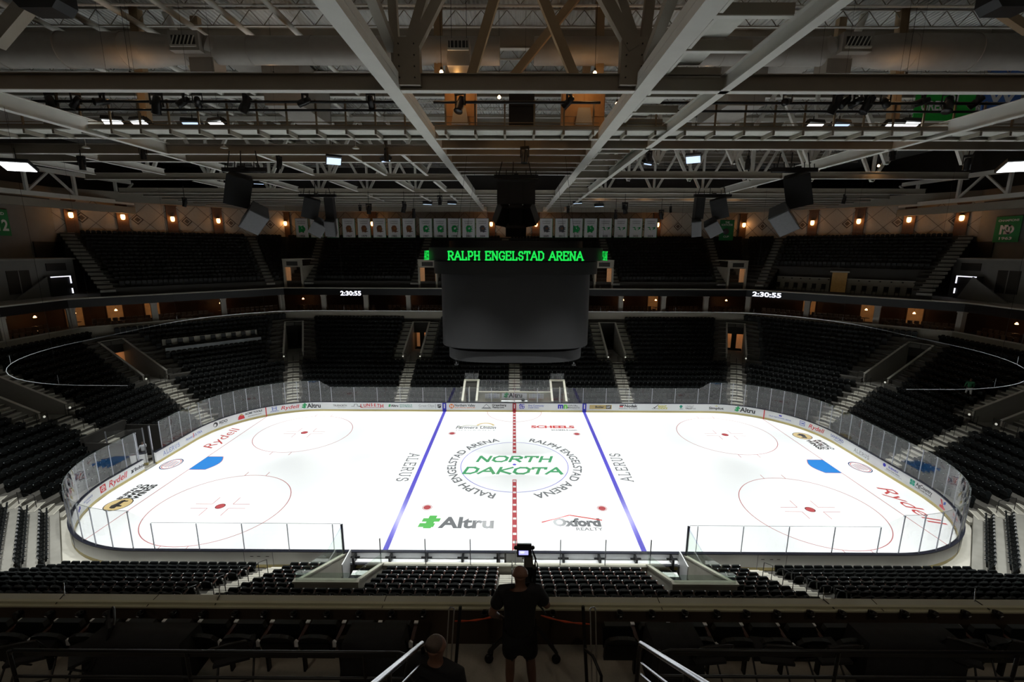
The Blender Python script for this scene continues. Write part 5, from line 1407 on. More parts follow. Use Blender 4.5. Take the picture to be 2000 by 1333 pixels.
# lighting catwalk behind the first cross beam
YK = -9.4; P_ = lambda px, py: at(px, py, y=YK)
cwz = P_(1003, 255).z
for sg, nm, xa_, xb_ in ((-1, 'left', -44, -5.4), (0, 'middle', -4.5, 4.5), (1, 'right', 5.4, 44)):
    cw = empty('lighting_catwalk', ((xa_+xb_)/2, YK, cwz), 'railed lighting catwalk behind the first cross beam, %s part' % nm, 'catwalk'); cx0 = (xa_+xb_)/2
    q = lambda x, dy, z: (x-cx0, dy, z-cwz)
    b = MB(); b.b2(q(xa_, 0, cwz), q(xb_, 1.3, cwz+.04), PALE); b.b2(q(xa_, -.06, cwz+.04), q(xb_, .02, cwz+.2), STEELB); b.build('walk_plate', cw)
    x = xa_+.6
    zt = P_(1003, 196).z; n_ = 0
    while x < xb_:
        b = MB(); b.box(q(x, 0, (cwz+zt)/2), (.09, .07, zt-cwz), MC); b.box(q(x, .6, cwz-.12), (.12, 1.3, .2), STEELB); x += 1.62; b.build('rail_post', cw)
    b = MB()
    for py, r_, mm in ((198, .025, MC), (240, .025, MC), (246, .03, MC)): z = P_(1003, py).z; b.tube(q(xa_, 0, z), q(xb_, 0, z), r_, mm, 6)
    b.build('rail_bar', cw)
    b = MB(); z1, z2 = P_(1003, 203).z, P_(1003, 217.5).z
    b.tube(q(xa_, -.25, z1), q(xb_, -.25, z1), .075, BLACK, 8)
    if sg: b.tube(q(xa_, -.1, z2), q(xb_, -.1, z2), .065, BLACK, 8)
    b.build('black_pipe', cw, 'black lighting pipe')
# black stage lights clamped on the catwalk pipe
def stage_light(loc, s, label, yaw=0, tilt=.6, group=None, arm=True, lit=None, drop=None):
    o = empty('stage_light', loc, label, 'stage light', group, yaw)
    b = MB(); R = Matrix.Rotation(tilt, 3, 'X')
    b.lathe([(.05, .30), (.13, .26), (.15, .05), (.17, -.05), (.16, -.32), (.18, -.36), (.02, -.34)], (0, 0, -.1*s), BLACK, 12, R) if False else None
    b.lathe([(r_*s, z_*s) for r_, z_ in ((.05, .30), (.13, .26), (.15, .05), (.17, -.05), (.16, -.32), (.18, -.36), (.02, -.34))], (0, 0, -.35*s), BLACK, 12, R)
    b.build('lamp_head', o)
    b = MB(); b.box((-.2*s, 0, -.2*s), (.04*s, .1*s, .45*s), BLACK); b.box((.2*s, 0, -.2*s), (.04*s, .1*s, .45*s), BLACK); b.box((0, 0, .03*s), (.44*s, .14*s, .12*s), BLACK); b.build('yoke', o)
    if drop: b = MB(); b.tube((0, 0, .05), (0, 0, drop), .03, BLACK, 6); b.tube((0, 0, drop), (0, 0, 31.95-loc.z), .008, BLACK, 4); b.build('drop_pipe', o)
    return o
for q, px in enumerate((110, 157, 208, 312, 365, 392, 485, 727, 600, 900, 1110, 1533, 1627, 1645, 1668, 1690, 1722, 1795, 1845, 1900)):
    stage_light(P_(px, 200)+Vector((0, -.25, .35)), 1.1 if q % 3 else 1.4, 'black stage light on the near lighting catwalk, %s from the left' % nth(q+1), yaw=(q*1.3) % 3, tilt=.5+.4*(q % 3))
# floodlights with bright faces
FLO = mat('floodlight_face', (.8, .9, 1), .3, emit=(.55, .72, 1.0), es=1.1); FLO2 = mat('floodlight_face_hot', (1, 1, 1), .3, emit=(.93, .97, 1.0), es=4)
def flood(loc, w, d, label, yaw, pitch, mm=FLO, drop=.0):
    o = empty('floodlight', loc, label, 'floodlight', None, yaw); R = Matrix.Rotation(-pitch, 3, 'X')
    b = MB(); b.box((0, 0, .12), (w, d, .22), BLACK, R); b.box(R @ Vector((0, 0, .28)), (w*.7, d*.5, .2), BLACK, R); hs = b.build('housing', o)
    b = MB(); b.box(R @ Vector((0, 0, -.01))+Vector((0, 0, 0)), (w*.9, d*.86, .03), mm, R)
    b.build('lamp_face', hs, 'bright bluish white face')
    b = MB(); b.tube((0, 0, .2), (0, 0, .2+max(drop, .4)), .03, BLACK, 6); b.tube((0, 0, .2), (0, 0, 31.95-loc.z), .008, BLACK, 4); b.build('hanger', o)
    return o
for q, (px, py, yaw, mm) in enumerate(((202, 236, .3, FLO2), (257, 237, -.2, FLO2), (360, 240, .2, FLO), (412, 239, -.3, FLO2), (1603, 243, .2, FLO2), (1655, 243, .2, FLO), (1762, 243, 0, FLO2), (1795, 240, .1, FLO2))):
    flood(P_(px, py)+Vector((0, .7, 0)), 1.0, .7, 'floodlight glowing white beside the near catwalk, %s from the left' % nth(q+1), yaw, 0.5, mm)
flood(at(652, 315, y=-3.5), 1.0, .62, 'bluish glowing floodlight hanging left of the left main girder', .5, .75, FLO, 1.0)
flood(at(1354, 312, y=-3.5), 1.0, .62, 'bluish glowing floodlight hanging right of the right main girder', -.5, .75, FLO, 1.0)
flood(at(753, 313, y=-3.5), .8, .25, 'small tilted floodlight beside the moving light on the left', -.5, 1.0, FLO, 1.0)
flood(at(1266, 319, y=-3.5), .8, .25, 'small tilted floodlight beside the moving light on the right', .6, 1.0, FLO, 1.0)
o = flood(at(34, 326, y=-4), 1.7, 1.3, 'large blown-out floodlight at the far left edge', .4, .35, FLO2, 1.0)
o = flood(at(1987, 326, y=-4), 1.7, 1.5, 'large blown-out floodlight at the far right edge', -.4, .35, FLO2, 1.0)
for q, (px, py) in enumerate(((835, 398), (883, 397), (1128, 396), (1170, 402), (1563, 376), (1680, 381), (420, 386), (505, 358))):
    flood(at(px, py, y=28), 1.3, .35, 'small distant floodlight near the far wall, %s from the left' % nth(sorted([835, 883, 1128, 1170, 1563, 1680, 420, 505]).index(px)+1), .4 if px < 1000 else -.4, .9, FLO, 1)
# moving lights hanging on pipes
for q, (px, py, s, yy) in enumerate(((158, 308, 1.7, -4), (278, 290, 1.5, -4), (545, 308, 1.6, -2), (754, 292, 1.6, -4), (1025, 290, 1.9, -6), (1268, 297, 1.5, -4), (1462, 308, 1.7, -2), (1745, 292, 1.5, -4), (1892, 306, 1.8, -4), (703, 402, 1.6, 30), (720, 400, 2.2, 18), (789, 396, 2.4, 18), (808, 410, 2.2, 24), (1110, 405, 1.6, 30), (1221, 398, 2.4, 18), (1203, 412, 2.2, 24), (1310, 405, 1.6, 30), (1292, 412, 2.2, 24), (859, 384, 2.0, 18), (1650, 382, 1.8, 14), (360, 388, 1.8, 14), (285, 428, 1.8, 32), (1733, 430, 1.8, 32))):
    p = at(px, py, y=yy); stage_light(p, s*.66, 'black moving light on a drop pipe, %s from the left' % nth(q+1), yaw=q*.7, tilt=.15*(q % 3), group=None, drop=max(.5, ZC+.2-p.z))
xs_ = sorted([o for o in COL.objects if o.name.startswith('stage_light') and 'moving' in o['label']], key=lambda o: proj_x(o.location))
for q, o in enumerate(xs_): o['label'] = 'black moving light on a drop pipe, %s from the left' % nth(q+1)
# little pale sprinkler / antenna cups under the beams
for q, (px, py) in enumerate(((168, 289), (438, 289), (695, 290), (992, 279), (1096, 291), (1298, 293), (1521, 293), (1722, 291), (1951, 291))):
    p = at(px, py, y=-4.5); b = MB(); b.tube((0, 0, .1), (0, 0, .75), .02, STEEL, 6); b.lathe([(.02, .14), (.18, .06), (.24, -.02), (.02, -.03)], (0, 0, 0), PALE, 12)
    b.build('ceiling_cup', None, 'small pale cup hanging below the second cross beam, %s from the left' % nth(q+1), 'sensor', 'ceiling cups', loc=p)
# warm work lamps in the roof
for q, (px, py, yy, e) in enumerate(((255, 148, -8, 70), (535, 148, -5, 45), (862, 141, -10, 60), (975, 190, -6, 60), (1162, 143, -10, 70), (1377, 148, -5, 30), (1770, 150, -8, 60), (1205, 203, -6, 25), (1716, 324, 6, 45), (1612, 347, 8, 30), (1174, 381, 25, 20), (1262, 380, 25, 20), (1350, 380, 25, 20), (1438, 381, 25, 20))):
    p = at(px, py, y=yy); o = empty('work_lamp', p, 'small warm work lamp glowing among the roof steel, %s from the left' % nth(q+1), 'work lamp')
    b = MB(); b.lathe([(.02, -.1), (.09, -.05), (.1, .02), (.04, .1)], (0, 0, 0), WARM, 10); b.build('bulb', o)
    b = MB(); b.lathe([(.05, .1), (.06, .22), (.02, .26)], (0, 0, 0), BLACK, 8); b.tube((0, 0, .2), (0, 0, 31.95-p.z), .012, BLACK, 6); b.build('socket', o)
    point(p+Vector((0, -.15, -.12)), e*.42, .1, (1, .55, .24))
xs_ = sorted([o for o in COL.objects if o.name.startswith('work_lamp')], key=lambda o: proj_x(o.location))
for q, o in enumerate(xs_): o['label'] = 'small warm work lamp glowing among the roof steel, %s from the left' % nth(q+1)
for x in (-22, 0, 22): point((x, -27, 27.5), 60, .3, (1, .62, .36))  # unseen warm fill added near the camera for the roof steel
# equipment cabinets on the middle catwalk, lit orange
CAB = mat('cabinet_paint', (0.36, 0.20, 0.09), .55, noise=.2)
for sg, nm, a0, a1 in ((-1, 'left', 868, 930), (1, 'right', 1098, 1180)):
    a, c = at(a0, 184, y=-7), at(a1, 246, y=-7); o = empty('equipment_cabinet', ((a.x+c.x)/2, -6.6, c.z), 'orange lit equipment cabinet on the roof catwalk, %s of the black box' % nm, 'cabinet')
    w = c.x-a.x; h = a.z-c.z+.4
    b = MB(); b.box((0, 0, h/2), (w, .7, h), CAB); b.build('cabinet_body', o)
    for k in range(2):
        b = MB(); b.box(((-.25+.5*k)*w, -.37, h*.6), (w*.46, .04, h*.7), CAB); b.box(((-.25+.5*k)*w, -.40, h*.86), (.22, .02, .14), BANW); b.build('cabinet_door', o)
    b = MB(); b.prism([(-.5, 0), (.5, 0), (.35, .9), (-.35, .9)], lambda u, v, t: Vector((u, t, v)), -.8, -.7, DUCTM); b.build('vent_hood', o)
    point(((a.x+c.x)/2, -8.3, a.z+.2), 30, .1, (1, .5, .15))
a, c = at(994, 183, y=-8.2), at(1043, 243, y=-8.2); b = MB(); b.b2((a.x, -8.4, c.z), (c.x, -7.4, a.z+.2), BLACK); b.box(((a.x+c.x)/2, -8.45, (a.z+c.z)/2+.1), (c.x-a.x-.2, .05, .06), BLACKF)
b.build('black_equipment_box', None, 'tall black box hanging on the middle catwalk', 'equipment box')
# dark boxes in the top corners
for px, py, nm, w in ((88, 4, 'left', 2.6), (1970, 2, 'right', 2.6)):
    c = at(px, py, y=-14); o = empty('roof_speaker', c, 'black rounded loudspeaker cut by the top %s corner' % nm, 'loudspeaker'); b = MB()
    b.prism([(-w/2*.72, -.9), (w/2*.72, -.9), (w/2, -.45), (w/2, .6), (-w/2, .6), (-w/2, -.45)], lambda u, v, t: Vector((u*.75, t, v*.7+.2)), -.5, .5, BLACK); b.build('speaker_box', o)
    b = MB(); b.tube((-.5, 0, .5), (-.5, 0, 2.2), .03, BLACK); b.tube((.5, 0, .5), (.5, 0, 2.2), .03, BLACK); b.build('hanger', o)
# green and blue banners high in the right bay
a = at(1826, 180, y=1); gban(1790, 183, 1900, 236, dict(y=1.0), 'large green banner high in the right roof bay behind the lights', [('N', .62, .35, .45, .14, BANW), ('GREEN', .35, .62, .34, .5, BANW)], mat('bright_green_cloth', (.02, .42, .05), .8, noise=.1))
gban(1932, 126, 1988, 216, dict(y=2.0), 'blue banner with a pale swirl high in the right roof bay', [('W', .5, .85, .30, .8, BANW), ('O', .55, .48, .22, .6, BANW)], mat('blue_cloth', (.06, .16, .50), .8, noise=.1))

# ------------------------------------------------------------------ hanging loudspeaker clusters
SPK = mat('speaker_paint', (0.012, 0.012, 0.013), .45, noise=.2); SPG = mat('speaker_grille', (0.10, 0.10, 0.105), .6, noise=.2, nscale=8)
def cluster(nm, c, boxes, frame, ztop):
    o = empty('speaker_cluster', c, nm, 'loudspeakers'); c = Vector(c)
    b = MB(); fx, fy, fz = frame
    b.box((0, 0, fz), (fx, .3, .25), BLACK); b.box((0, .5, fz), (fx*.8, .2, .2), BLACK); b.box((0, .2, fz+.1), (.3, 1.4, .12), BLACK)
    for k in range(5): b.tube((-fx*.45+k*fx*.225, 0, fz), (-fx*.45+k*fx*.225, .1, fz+.4+.1*(k % 2)), .03, BLACK, 6)
    b.build('rigging_frame', o)
    b = MB()
    for sx in (-.4, -.08, .35): b.tube((fx*sx, 0, fz), (fx*sx*.8, .1, ztop-c.z), .035, BLACK, 6)
    b.build('suspension_cable', o)
    for (x, y, z), (w, d, h), (rz, rx, ry), front in boxes:
        R = Matrix.Rotation(rz, 3, 'Z') @ Matrix.Rotation(ry, 3, 'Y') @ Matrix.Rotation(rx, 3, 'X'); p = Vector((x, y, z)); b = MB()
        # trapezoid cabinet, narrower at the back
        f = lambda u, v, t: p+R @ Vector((u*(1-.22*(t/d+.5)), t, v))
        b.prism([(-w/2, -h/2), (w/2, -h/2), (w/2, h/2), (-w/2, h/2)], f, -d/2, d/2, SPK)
        sp = b.build('speaker_box', o)
        b = MB(); b.box(p+R @ Vector((0, -d/2-.02, 0)), (w*.94, .03, h*.94), SPG if front else SPK, R); b.build('speaker_grille', sp)
    return o
c = at(480, 360, y=-5)
cluster('large black loudspeaker cluster with a grey lower box, left', c, [((-.5, 0, -.35), (1.5, 1.2, 1.9), (.5, .35, .22), False), ((.45, -.2, -2.15), (1.25, 1.1, 1.6), (.75, .75, .45), True)], (2.8, 0, .9), ZC)
c = at(1548, 362, y=-5)
cluster('large black loudspeaker cluster with a grey lower box, right', c, [((.35, 0, -.3), (1.5, 1.2, 2.0), (-.5, .3, -.22), False), ((-.45, -.2, -2.15), (1.25, 1.1, 1.7), (-.75, .75, -.45), True)], (2.9, 0, .95), ZC)
c = at(622, 405, y=10)
cluster('black loudspeaker cluster in front of the white banners, left', c, [((-.7, 0, -.1), (1.5, 1.2, 1.9), (.35, .2, .25), False), ((1.2, 0, -.1), (.85, .9, 2.0), (0, .1, 0), False), ((-.1, -.2, -1.9), (1.3, 1.0, 1.5), (.5, .7, .5), False), ((1.15, -.1, -1.9), (1.0, 1.0, 1.6), (.1, .5, .1), False)], (3.6, 0, 1.1), ZC)
c = at(1390, 405, y=10)
cluster('black loudspeaker cluster beside the green banner, right', c, [((.7, 0, -.1), (1.5, 1.2, 1.9), (-.35, .2, -.25), False), ((-1.3, 0, -.1), (.85, .9, 2.0), (0, .1, 0), False), ((.2, -.2, -1.9), (1.3, 1.0, 1.5), (-.5, .7, -.5), False), ((-1.4, -.1, -1.9), (.9, 1.0, 1.6), (-.3, .5, -.1), False)], (3.6, 0, 1.1), ZC)
c = at(1008, 378, y=-1.5)
cluster('black loudspeaker cluster hanging right above the scoreboard', c, [((-.95, 0, 0), (.95, 1.0, 1.5), (.1, .1, 0), False), ((0, -.1, 0), (.95, 1.0, 1.5), (0, .1, 0), False), ((.95, 0, 0), (.95, 1.0, 1.5), (-.1, .1, 0), False),
        ((-1.0, -.1, -1.5), (1.0, 1.1, 1.4), (.5, .5, .15), False), ((0, -.3, -1.45), (1.0, 1.1, 1.4), (0, .5, 0), False), ((1.0, -.1, -1.5), (1.0, 1.1, 1.4), (-.5, .5, -.15), False), ((0, -.1, -2.5), (1.5, .9, .8), (0, .7, 0), False)], (3.2, 0, 1.15), ZC)
# netting pipe hanging round the rink
pts = []; sx_, sy_ = HX+1.6-RR-2, HY+1.4-RR-2; p2_ = 4*(sx_+sy_+(RR+2)*PI/2)
for s_ in srange(-p2_/2+19.5, p2_/2-19.5, 1.2):
    P, Nn = rink(s_, HX+1.6, HY+1.4, RR+2); pts.append((P.x, P.y, 11.3))
PIPE = mat('white_pipe', (.20, .21, .22), .4, noise=.05)
lf = [p for p in pts if p[0] < -5]; rt = [p for p in pts if p[0] > 5]
for L, nm in ((lf, 'left'), (rt, 'right')):
    o = empty('netting_pipe', (0, 0, 11.3), 'thin pale curved pipe hanging in the air round the %s end of the rink' % nm, 'pipe')
    L2 = L
    b = MB(); b.path([(x, y, 0) for x, y, z in L2], .018, PIPE, 6); b.build('curved_pipe', o)
    b = MB()
    for x, y, z in L2[3::7]: b.tube((x, y, 0), (x, y, .5), .012, PIPE, 4); b.tube((x, y, 1.0), (x, y, ZC-11.3), .008, BLACK, 4)
    b.build('suspension_wire', o)
# ------------------------------------------------------------------ benches, players' tunnels, penalty boxes
BEIGE = mat('beige_wall', (0.50, 0.48, 0.41), .75, noise=.08); COPE = mat('cream_coping', (0.62, 0.60, 0.50), .6, noise=.05); RUB = mat('black_rubber', (0.015, 0.015, 0.018), .85, noise=.2)
b = MB(); b.b2((-7.15, -14.85, 0), (7.2, -14.70, 1.52), BEIGE); b.b2((-7.2, -14.9, 1.52), (7.25, -14.62, 1.58), COPE); b.build('bench_back_wall', None, 'cream wall behind the players benches, in front of the near middle seats', 'wall')
o = empty('bench_glass', (0, -14.76, 1.58), 'clear glass screen on the wall behind the players benches', 'glass screen')
xs7 = [-7.15+k*2.39 for k in range(7)]
for k in range(6):
    b = MB(); b.b2((xs7[k]+.02, -.006, 0), (xs7[k+1]-.02, .006, 1.50), GLASS); b.build('glass_pane', o)
for k, x in enumerate(xs7):
    b = MB(); b.b2((x-.02, -.03, -.02), (x+.02, .03, 1.5), POSTM if k not in (0, 6) else CAPM); b.build('glass_post', o)
for sg, nm in ((-1, 'left'), (1, 'right')):
    o = empty('players_bench', (sg*4.9, -14.1, 0), 'long white players bench with dark floor, %s of the centre line' % nm, 'bench')
    b = MB(); b.b2((-4.1, -.2, .46), (4.1, .16, .52), WHITE); b.build('seat_plank', o)
    b = MB(); b.b2((-4.1, -.55, 0), (4.1, .95, .02), RUB); b.build('rubber_floor', o)
    for k in range(5): b = MB(); b.b2((-3.9+k*1.95-.04, -.15, .02), (-3.9+k*1.95+.04, .1, .46), POSTM); b.build('leg', o)
    o = empty('board_shelf', (sg*4.9, -13.1, 0), 'pale shelf with black brackets on the inner side of the bench boards, '+nm, 'shelf')
    b = MB(); b.b2((-4.4, -.42, .62), (4.4, -.02, .66), WHITE); b.b2((-4.4, -.44, .58), (4.4, -.40, .68), POSTM); b.build('shelf_board', o)
    for k in range(5): b = MB(); b.b2((-4.2+k*2.05-.06, -.5, .3), (-4.2+k*2.05+.06, -.02, 1.02), BLACK); b.b2((-4.2+k*2.05-.3, -.3, .9), (-4.2+k*2.05+.3, -.2, .95), BLACK); b.build('bracket', o)
    b = MB(); b.b2((-4.3, -.39, .665), (4.3, -.3, .72), BANW); b.build('paper_strip', o, 'white notices taped along the shelf')
# divider between the benches
b = MB()
for x in (-.52, -.95): b.b2((x-.05, -14.3, 0), (x+.05, -14.2, 1.9), BLACK)
b.b2((-.95, -14.28, .0), (-.5, -14.22, 1.05), BLACK); b.build('bench_divider', None, 'black padded divider posts between the two players benches', 'divider')
for sg, nm in ((-1, 'left'), (1, 'right')):
    o = empty('players_tunnel', (sg*8.4, -18.55, 0), 'sunken players tunnel with cream walls cut into the near seats, '+nm, 'tunnel')
    f = lambda y, z, t: Vector((t, y+18.55, z))
    xo, xi = sg*1.36, -sg*1.30
    b = MB(); b.prism([(-18.6, 0), (-13.15, 0), (-13.15, .9), (-18.6, 3.55)], f, xo-.07, xo+.07, BEIGE); b.prism([(-18.6, 3.55), (-13.15, .9), (-13.15, .98), (-18.6, 3.63)], f, xo-.10, xo+.10, COPE); b.build('outer_wall', o)
    b = MB(); b.prism([(-18.6, 0), (-14.7, 0), (-14.7, 1.52), (-18.6, 3.55)], f, xi-.07, xi+.07, BEIGE); b.prism([(-18.6, 3.55), (-14.7, 1.52), (-14.7, 1.60), (-18.6, 3.63)], f, xi-.10, xi+.10, COPE); b.build('inner_wall', o)
    b = MB(); b.b2((-1.43, -.08, 0), (1.43, .07, 3.55), BEIGE); b.b2((-1.47, -.14, 3.55), (1.47, .12, 3.64), COPE); b.build('end_wall', o)
    b = MB(); b.b2((-1.3, 0, .01), (1.3, 5.4, .03), RUB); b.build('rubber_floor', o)
    b = MB(); b.prism([(-18.55, 3.63), (-13.15, .98), (-13.15, 2.82), (-15.3, 2.7), (-18.55, 4.0)], f, xo-.006, xo+.006, GREENGLASS); b.build('glass_pane', o)
    b = MB(); b.prism([(-18.5, 3.63), (-14.75, 1.66), (-14.75, 2.2), (-18.5, 4.0)], f, xi-.006, xi+.006, GREENGLASS); b.build('glass_pane', o)
    b = MB(); b.b2((-1.36, -.006, 3.64), (1.36, .006, 4.0), GREENGLASS); b.build('glass_pane', o)
    b = MB(); b.b2((xo-.04, 5.35, .9), (xo+.04, 5.45, 2.85), CAPM); b.build('glass_post', o)
    b = MB(); b.b2((xo-sg*.42-.03, 4.0, 0), (xo-sg*.42+.03, 5.3, 1.35), WHITE); b.build('partition', o, 'white partition panel')
    b = MB(); b.lathe([(.03, 0), (.05, .3), (.03, .9), (.06, .95)], (xi-sg*-.4, 3.0, .03), BLACK, 8); b.lathe([(.25, 0), (.3, .6), (.27, .62)], (xi+sg*.5, 2.4, .03), BLACK, 14); b.build('stool', o)
# far side: penalty boxes
for sg, nm in ((-1, 'left'), (1, 'right')):
    o = empty('penalty_tunnel', (sg*5.1, 16.3, 0), 'cream framed walkway opening beside the far penalty boxes, '+nm, 'tunnel')
    for sx in (-.80, .80):
        b = MB(); f = lambda y, z, t: Vector((t, y-16.3, z)); b.prism([(13.2, 0), (16.5, 0), (16.5, 2.65), (13.2, 1.15)], f, sx-.08, sx+.08, BEIGE); b.prism([(13.1, 1.15), (16.5, 2.65), (16.5, 2.77), (13.1, 1.27)], f, sx-.12, sx+.12, COPE); b.build('side_wall', o)
    b = MB(); b.b2((-.85, .1, 1.6), (.85, .25, 2.65), WALLG); b.b2((-.9, .05, 2.62), (.9, .3, 2.78), COPE); b.b2((-.75, .6, 0), (.75, .7, 1.7), DARKIN); b.build('end_wall', o)
    b = MB(); b.b2((-.8, .1, 2.80), (.8, .12, 3.6), GLASS); b.build('glass_pane', o)
    b = MB(); b.b2((-.05, -3.1, 1.1), (.05, -3.0, 2.85), COPE); b.build('door_post', o)
Zp = at(1005, 767, y=14.55).z
o = empty('penalty_box', (0, 14.55, 0), 'penalty box back wall with green cross sign and white notice panels', 'penalty box')
b = MB(); b.b2((-4.25, 0, 0), (4.25, .15, Zp), COPE); b.b2((-4.3, -.05, Zp), (4.3, .2, Zp+.08), COPE); b.b2((-4.2, -1.3, .3), (4.2, -.9, .36), POSTM); b.build('back_wall', o)
b = MB(); b.b2((-1.45, -.04, .95), (1.45, -.01, Zp-.08), mat('grey_sign', (.78, .78, .82), .5, noise=.05)); altru(lambda u, v, t=0: Vector((-1.25+u, -.06, 1.22+v)), .46, A_GRN, A_BLK, b); b.build('name_sign', o, 'pale sign with green cross and dark name')
for sg in (-1, 1):
    b = MB(); b.b2((sg*2.55-.85, -.04, 1.05), (sg*2.55+.85, -.01, Zp-.15), BANW)
    for r_ in range(3):
        for c_ in range(5): b.b2((sg*2.55-.75+c_*.31, -.05, 1.2+r_*.2), (sg*2.55-.52+c_*.31, -.045, 1.23+r_*.2), A_BLU if c_ % 2 else A_GRY)
    b.build('notice_panel', o, 'white notice panel with small print')
for k in range(4):
    b = MB(); b.b2((-4.2+k*2.1, .10, Zp+.08), (-2.14+k*2.1, .112, Zp+1.5), GLASS); b.build('glass_pane', o)
b = MB(); b.b2((-1.5, -.9, .95), (1.5, -.5, 1.0), WHITE); b.build('scorer_desk', o, 'white scorer desk')
b = MB(); b.lathe([(.05, 0), (.2, .05), (.22, .2), (.1, .3)], (1.0, -.7, 1.0), BLACK, 10); b.build('desk_item', o, 'small black bundle on the desk')

# ------------------------------------------------------------------ near edge of the upper deck, under the camera
LEDGE = mat('ledge_paint', (0.52, 0.51, 0.42), .6, noise=.08); LEDG2 = mat('ledge_edge', (0.55, 0.53, 0.37), .5, noise=.06); INB = mat('inner_brown', (0.05, 0.032, 0.02), .7, noise=.2)
ZT = 12.5
yl0, yl1 = at(1000, 1166, z=ZT).y, at(1000, 1190, z=ZT).y
b = MB(); b.b2((-16, yl1+.09, ZT-.7), (16, yl0, ZT), LEDGE); b.b2((-16, yl1+.05, ZT-.02), (16, yl1+.10, ZT+.035), LEDG2); b.b2((-16, yl1, ZT-.7), (16, yl1+.07, ZT-.005), LEDG2); b.b2((-16, yl1-.01, ZT-.7), (16, yl1, ZT-.03), INB)
for x in (-5.95, -2.2, 2.25, 5.75, -9.6, 9.4): b.b2((x, yl1, ZT), (x+.012, yl0, ZT+.004), INB)
b.b2((-16, yl1-.1, 11.2), (16, yl0, ZT-.7), LEDGE)
b.build('near_parapet', None, 'pale green-grey parapet ledge along the deck below the camera', 'parapet')
for px, py in ((66*2, 1165), (408+28, 1168), (1618, 1168), (1922-6, 1165)):
    b = MB(); p = at(px-8, py-8, y=yl0-.05) ; b.tube((p.x, yl0-.05, ZT-.02), (p.x, yl0-.02, ZT+.22), .008, CHROME, 6); b.tube((p.x+.05, yl1+.02, ZT+.02), (p.x, yl0-.05, ZT+.03), .008, BLACK, 6)
    b.build('glass_clamp', None, 'thin steel pin on the near parapet at the %s' % {132: 'far left', 436: 'left', 1618: 'right', 1916: 'far right'}[px], 'clamp')
F1, F2 = 11.85, 12.12
CARP = mat('brown_carpet', (0.42, 0.385, 0.32), .95, noise=.12, nscale=30)
b = MB(); b.b2((-18, -33.6, F1-.2), (18, yl1, F1), CARP); b.build('floor_deck_near', None, 'brown floor of the deck below the camera', 'floor', kind='structure')
for sg in (-1, 1):
    b = MB(); x0, x1 = sorted((sg*1.32, sg*18)); b.b2((x0, -33.6, F1), (x1, -31.22, F2), CARP); b.build('floor_tier_near', None, 'raised tier behind the first row', 'floor', kind='structure')
b = MB()
for k in range(5): b.b2((-1.3, -33.2-k*.55-.55, F1), (1.3, -33.2-k*.55, F1+.35*(k+1)), CARP)
b.build('floor_steps_near', None, 'steps leading up to the camera position', 'steps', kind='structure')
# cup holders on the parapet
q = 0
for px in (34, 96, 156, 209, 274, 338, 395, 458, 515, 573, 638, 701, 764, 826, 946, 1080, 1211, 1274, 1338, 1401, 1459, 1519, 1584, 1646, 1705, 1768, 1825, 1888, 1950):
    q += 1; x = at(px, 1203, y=yl1-.08).x; zc = at(px, 1203, y=yl1-.08).z
    o = empty('cup_holder', (x, yl1-.075, zc-.05), 'black cup holder with white tag on the near parapet, %s from the left' % nth(q), 'cup holder', 'cup holders on the near parapet')
    b = MB(); b.lathe([(.035, 0), (.045, .02), (.05, .09), (.056, .10), (.045, .10), (.04, .03)], (0, 0, 0), BLACK, 14); b.box((0, .055, .06), (.05, .04, .06), BLACK); b.build('cup_ring', o)
    if px not in (34, 338, 946): b = MB(); b.box((0, -.058, .075), (.028, .004, .034), TAG_GLINT, Matrix.Rotation(.5, 3, 'X')); b.build('tag_or_glint', o, 'white number tag')
# first row seats under the camera
rk = 0
ys_ = at(1000, 1240, z=F1+.83).y+.17
for q, x in enumerate([-9.0+.55*k for k in range(15)]+[1.45+.55*k for k in range(15)]):
    if abs(x) < 1.3 or proj_x((x, ys_, 12.5)) < -40 or proj_x((x, ys_, 12.5)) > 2040: continue
    rk += 1; place_seat(Vector((x, ys_, F1)), 0, 'dark seat of the first deck row below the camera, %s from the left' % nth(rk), 'front deck seats')
# folding chairs on the tier
def folding_chair(loc, rz, label, cloth=False):
    o = empty('folding_chair', loc, label, 'chair', None, rz)
    b = MB(); b.prism([(-.22, -.22), (.22, -.22), (.22, .20), (-.22, .20)], lambda u, v, t: Vector((u, v, .44+t)), 0, .04, BLACKF); b.build('seat', o)
    b = MB(); b.prism([(-.22, .0), (.22, .0), (.21, .24), (-.21, .24)], lambda u, v, t: Vector((u, -.24-v*.25+t+u*u*.5, .56+v)), 0, .03, BLACKF); b.build('backrest', o)
    for s_ in (-1, 1):
        b = MB(); b.path([(s_*.24, .30, 0), (s_*.24, -.10, .45), (s_*.23, -.31, .82)], .014, BLACK, 6); b.build('leg', o)
        b = MB(); b.path([(s_*.22, -.28, 0), (s_*.22, .20, .46)], .014, BLACK, 6); b.build('leg', o)
    b = MB(); b.path([(-.23, -.31, .82), (-.12, -.325, .85), (.12, -.325, .85), (.23, -.31, .82)], .014, BLACK, 6); b.build('cross_bar', o)
    for c_ in (((-.22, -.22, .12), (.22, -.22, .12)), ((-.24, .24, .1), (.24, .24, .1))): b = MB(); b.tube(*c_, .01, BLACK, 6); b.build('cross_bar', o)
    return o
fc = [(-8, .3), (85, .35), (190, 2.3), (470, .35), (1365, .1), (1495, -.1), (1600, .05), (1850, -.5), (1960, -.35)]
for q, (px, rz) in enumerate(fc):
    p = at(px, 1318, z=F2); folding_chair(Vector((p.x, p.y-.05, F2)), rz, 'black folding chair on the tier below the camera, %s from the left' % nth(q+1))
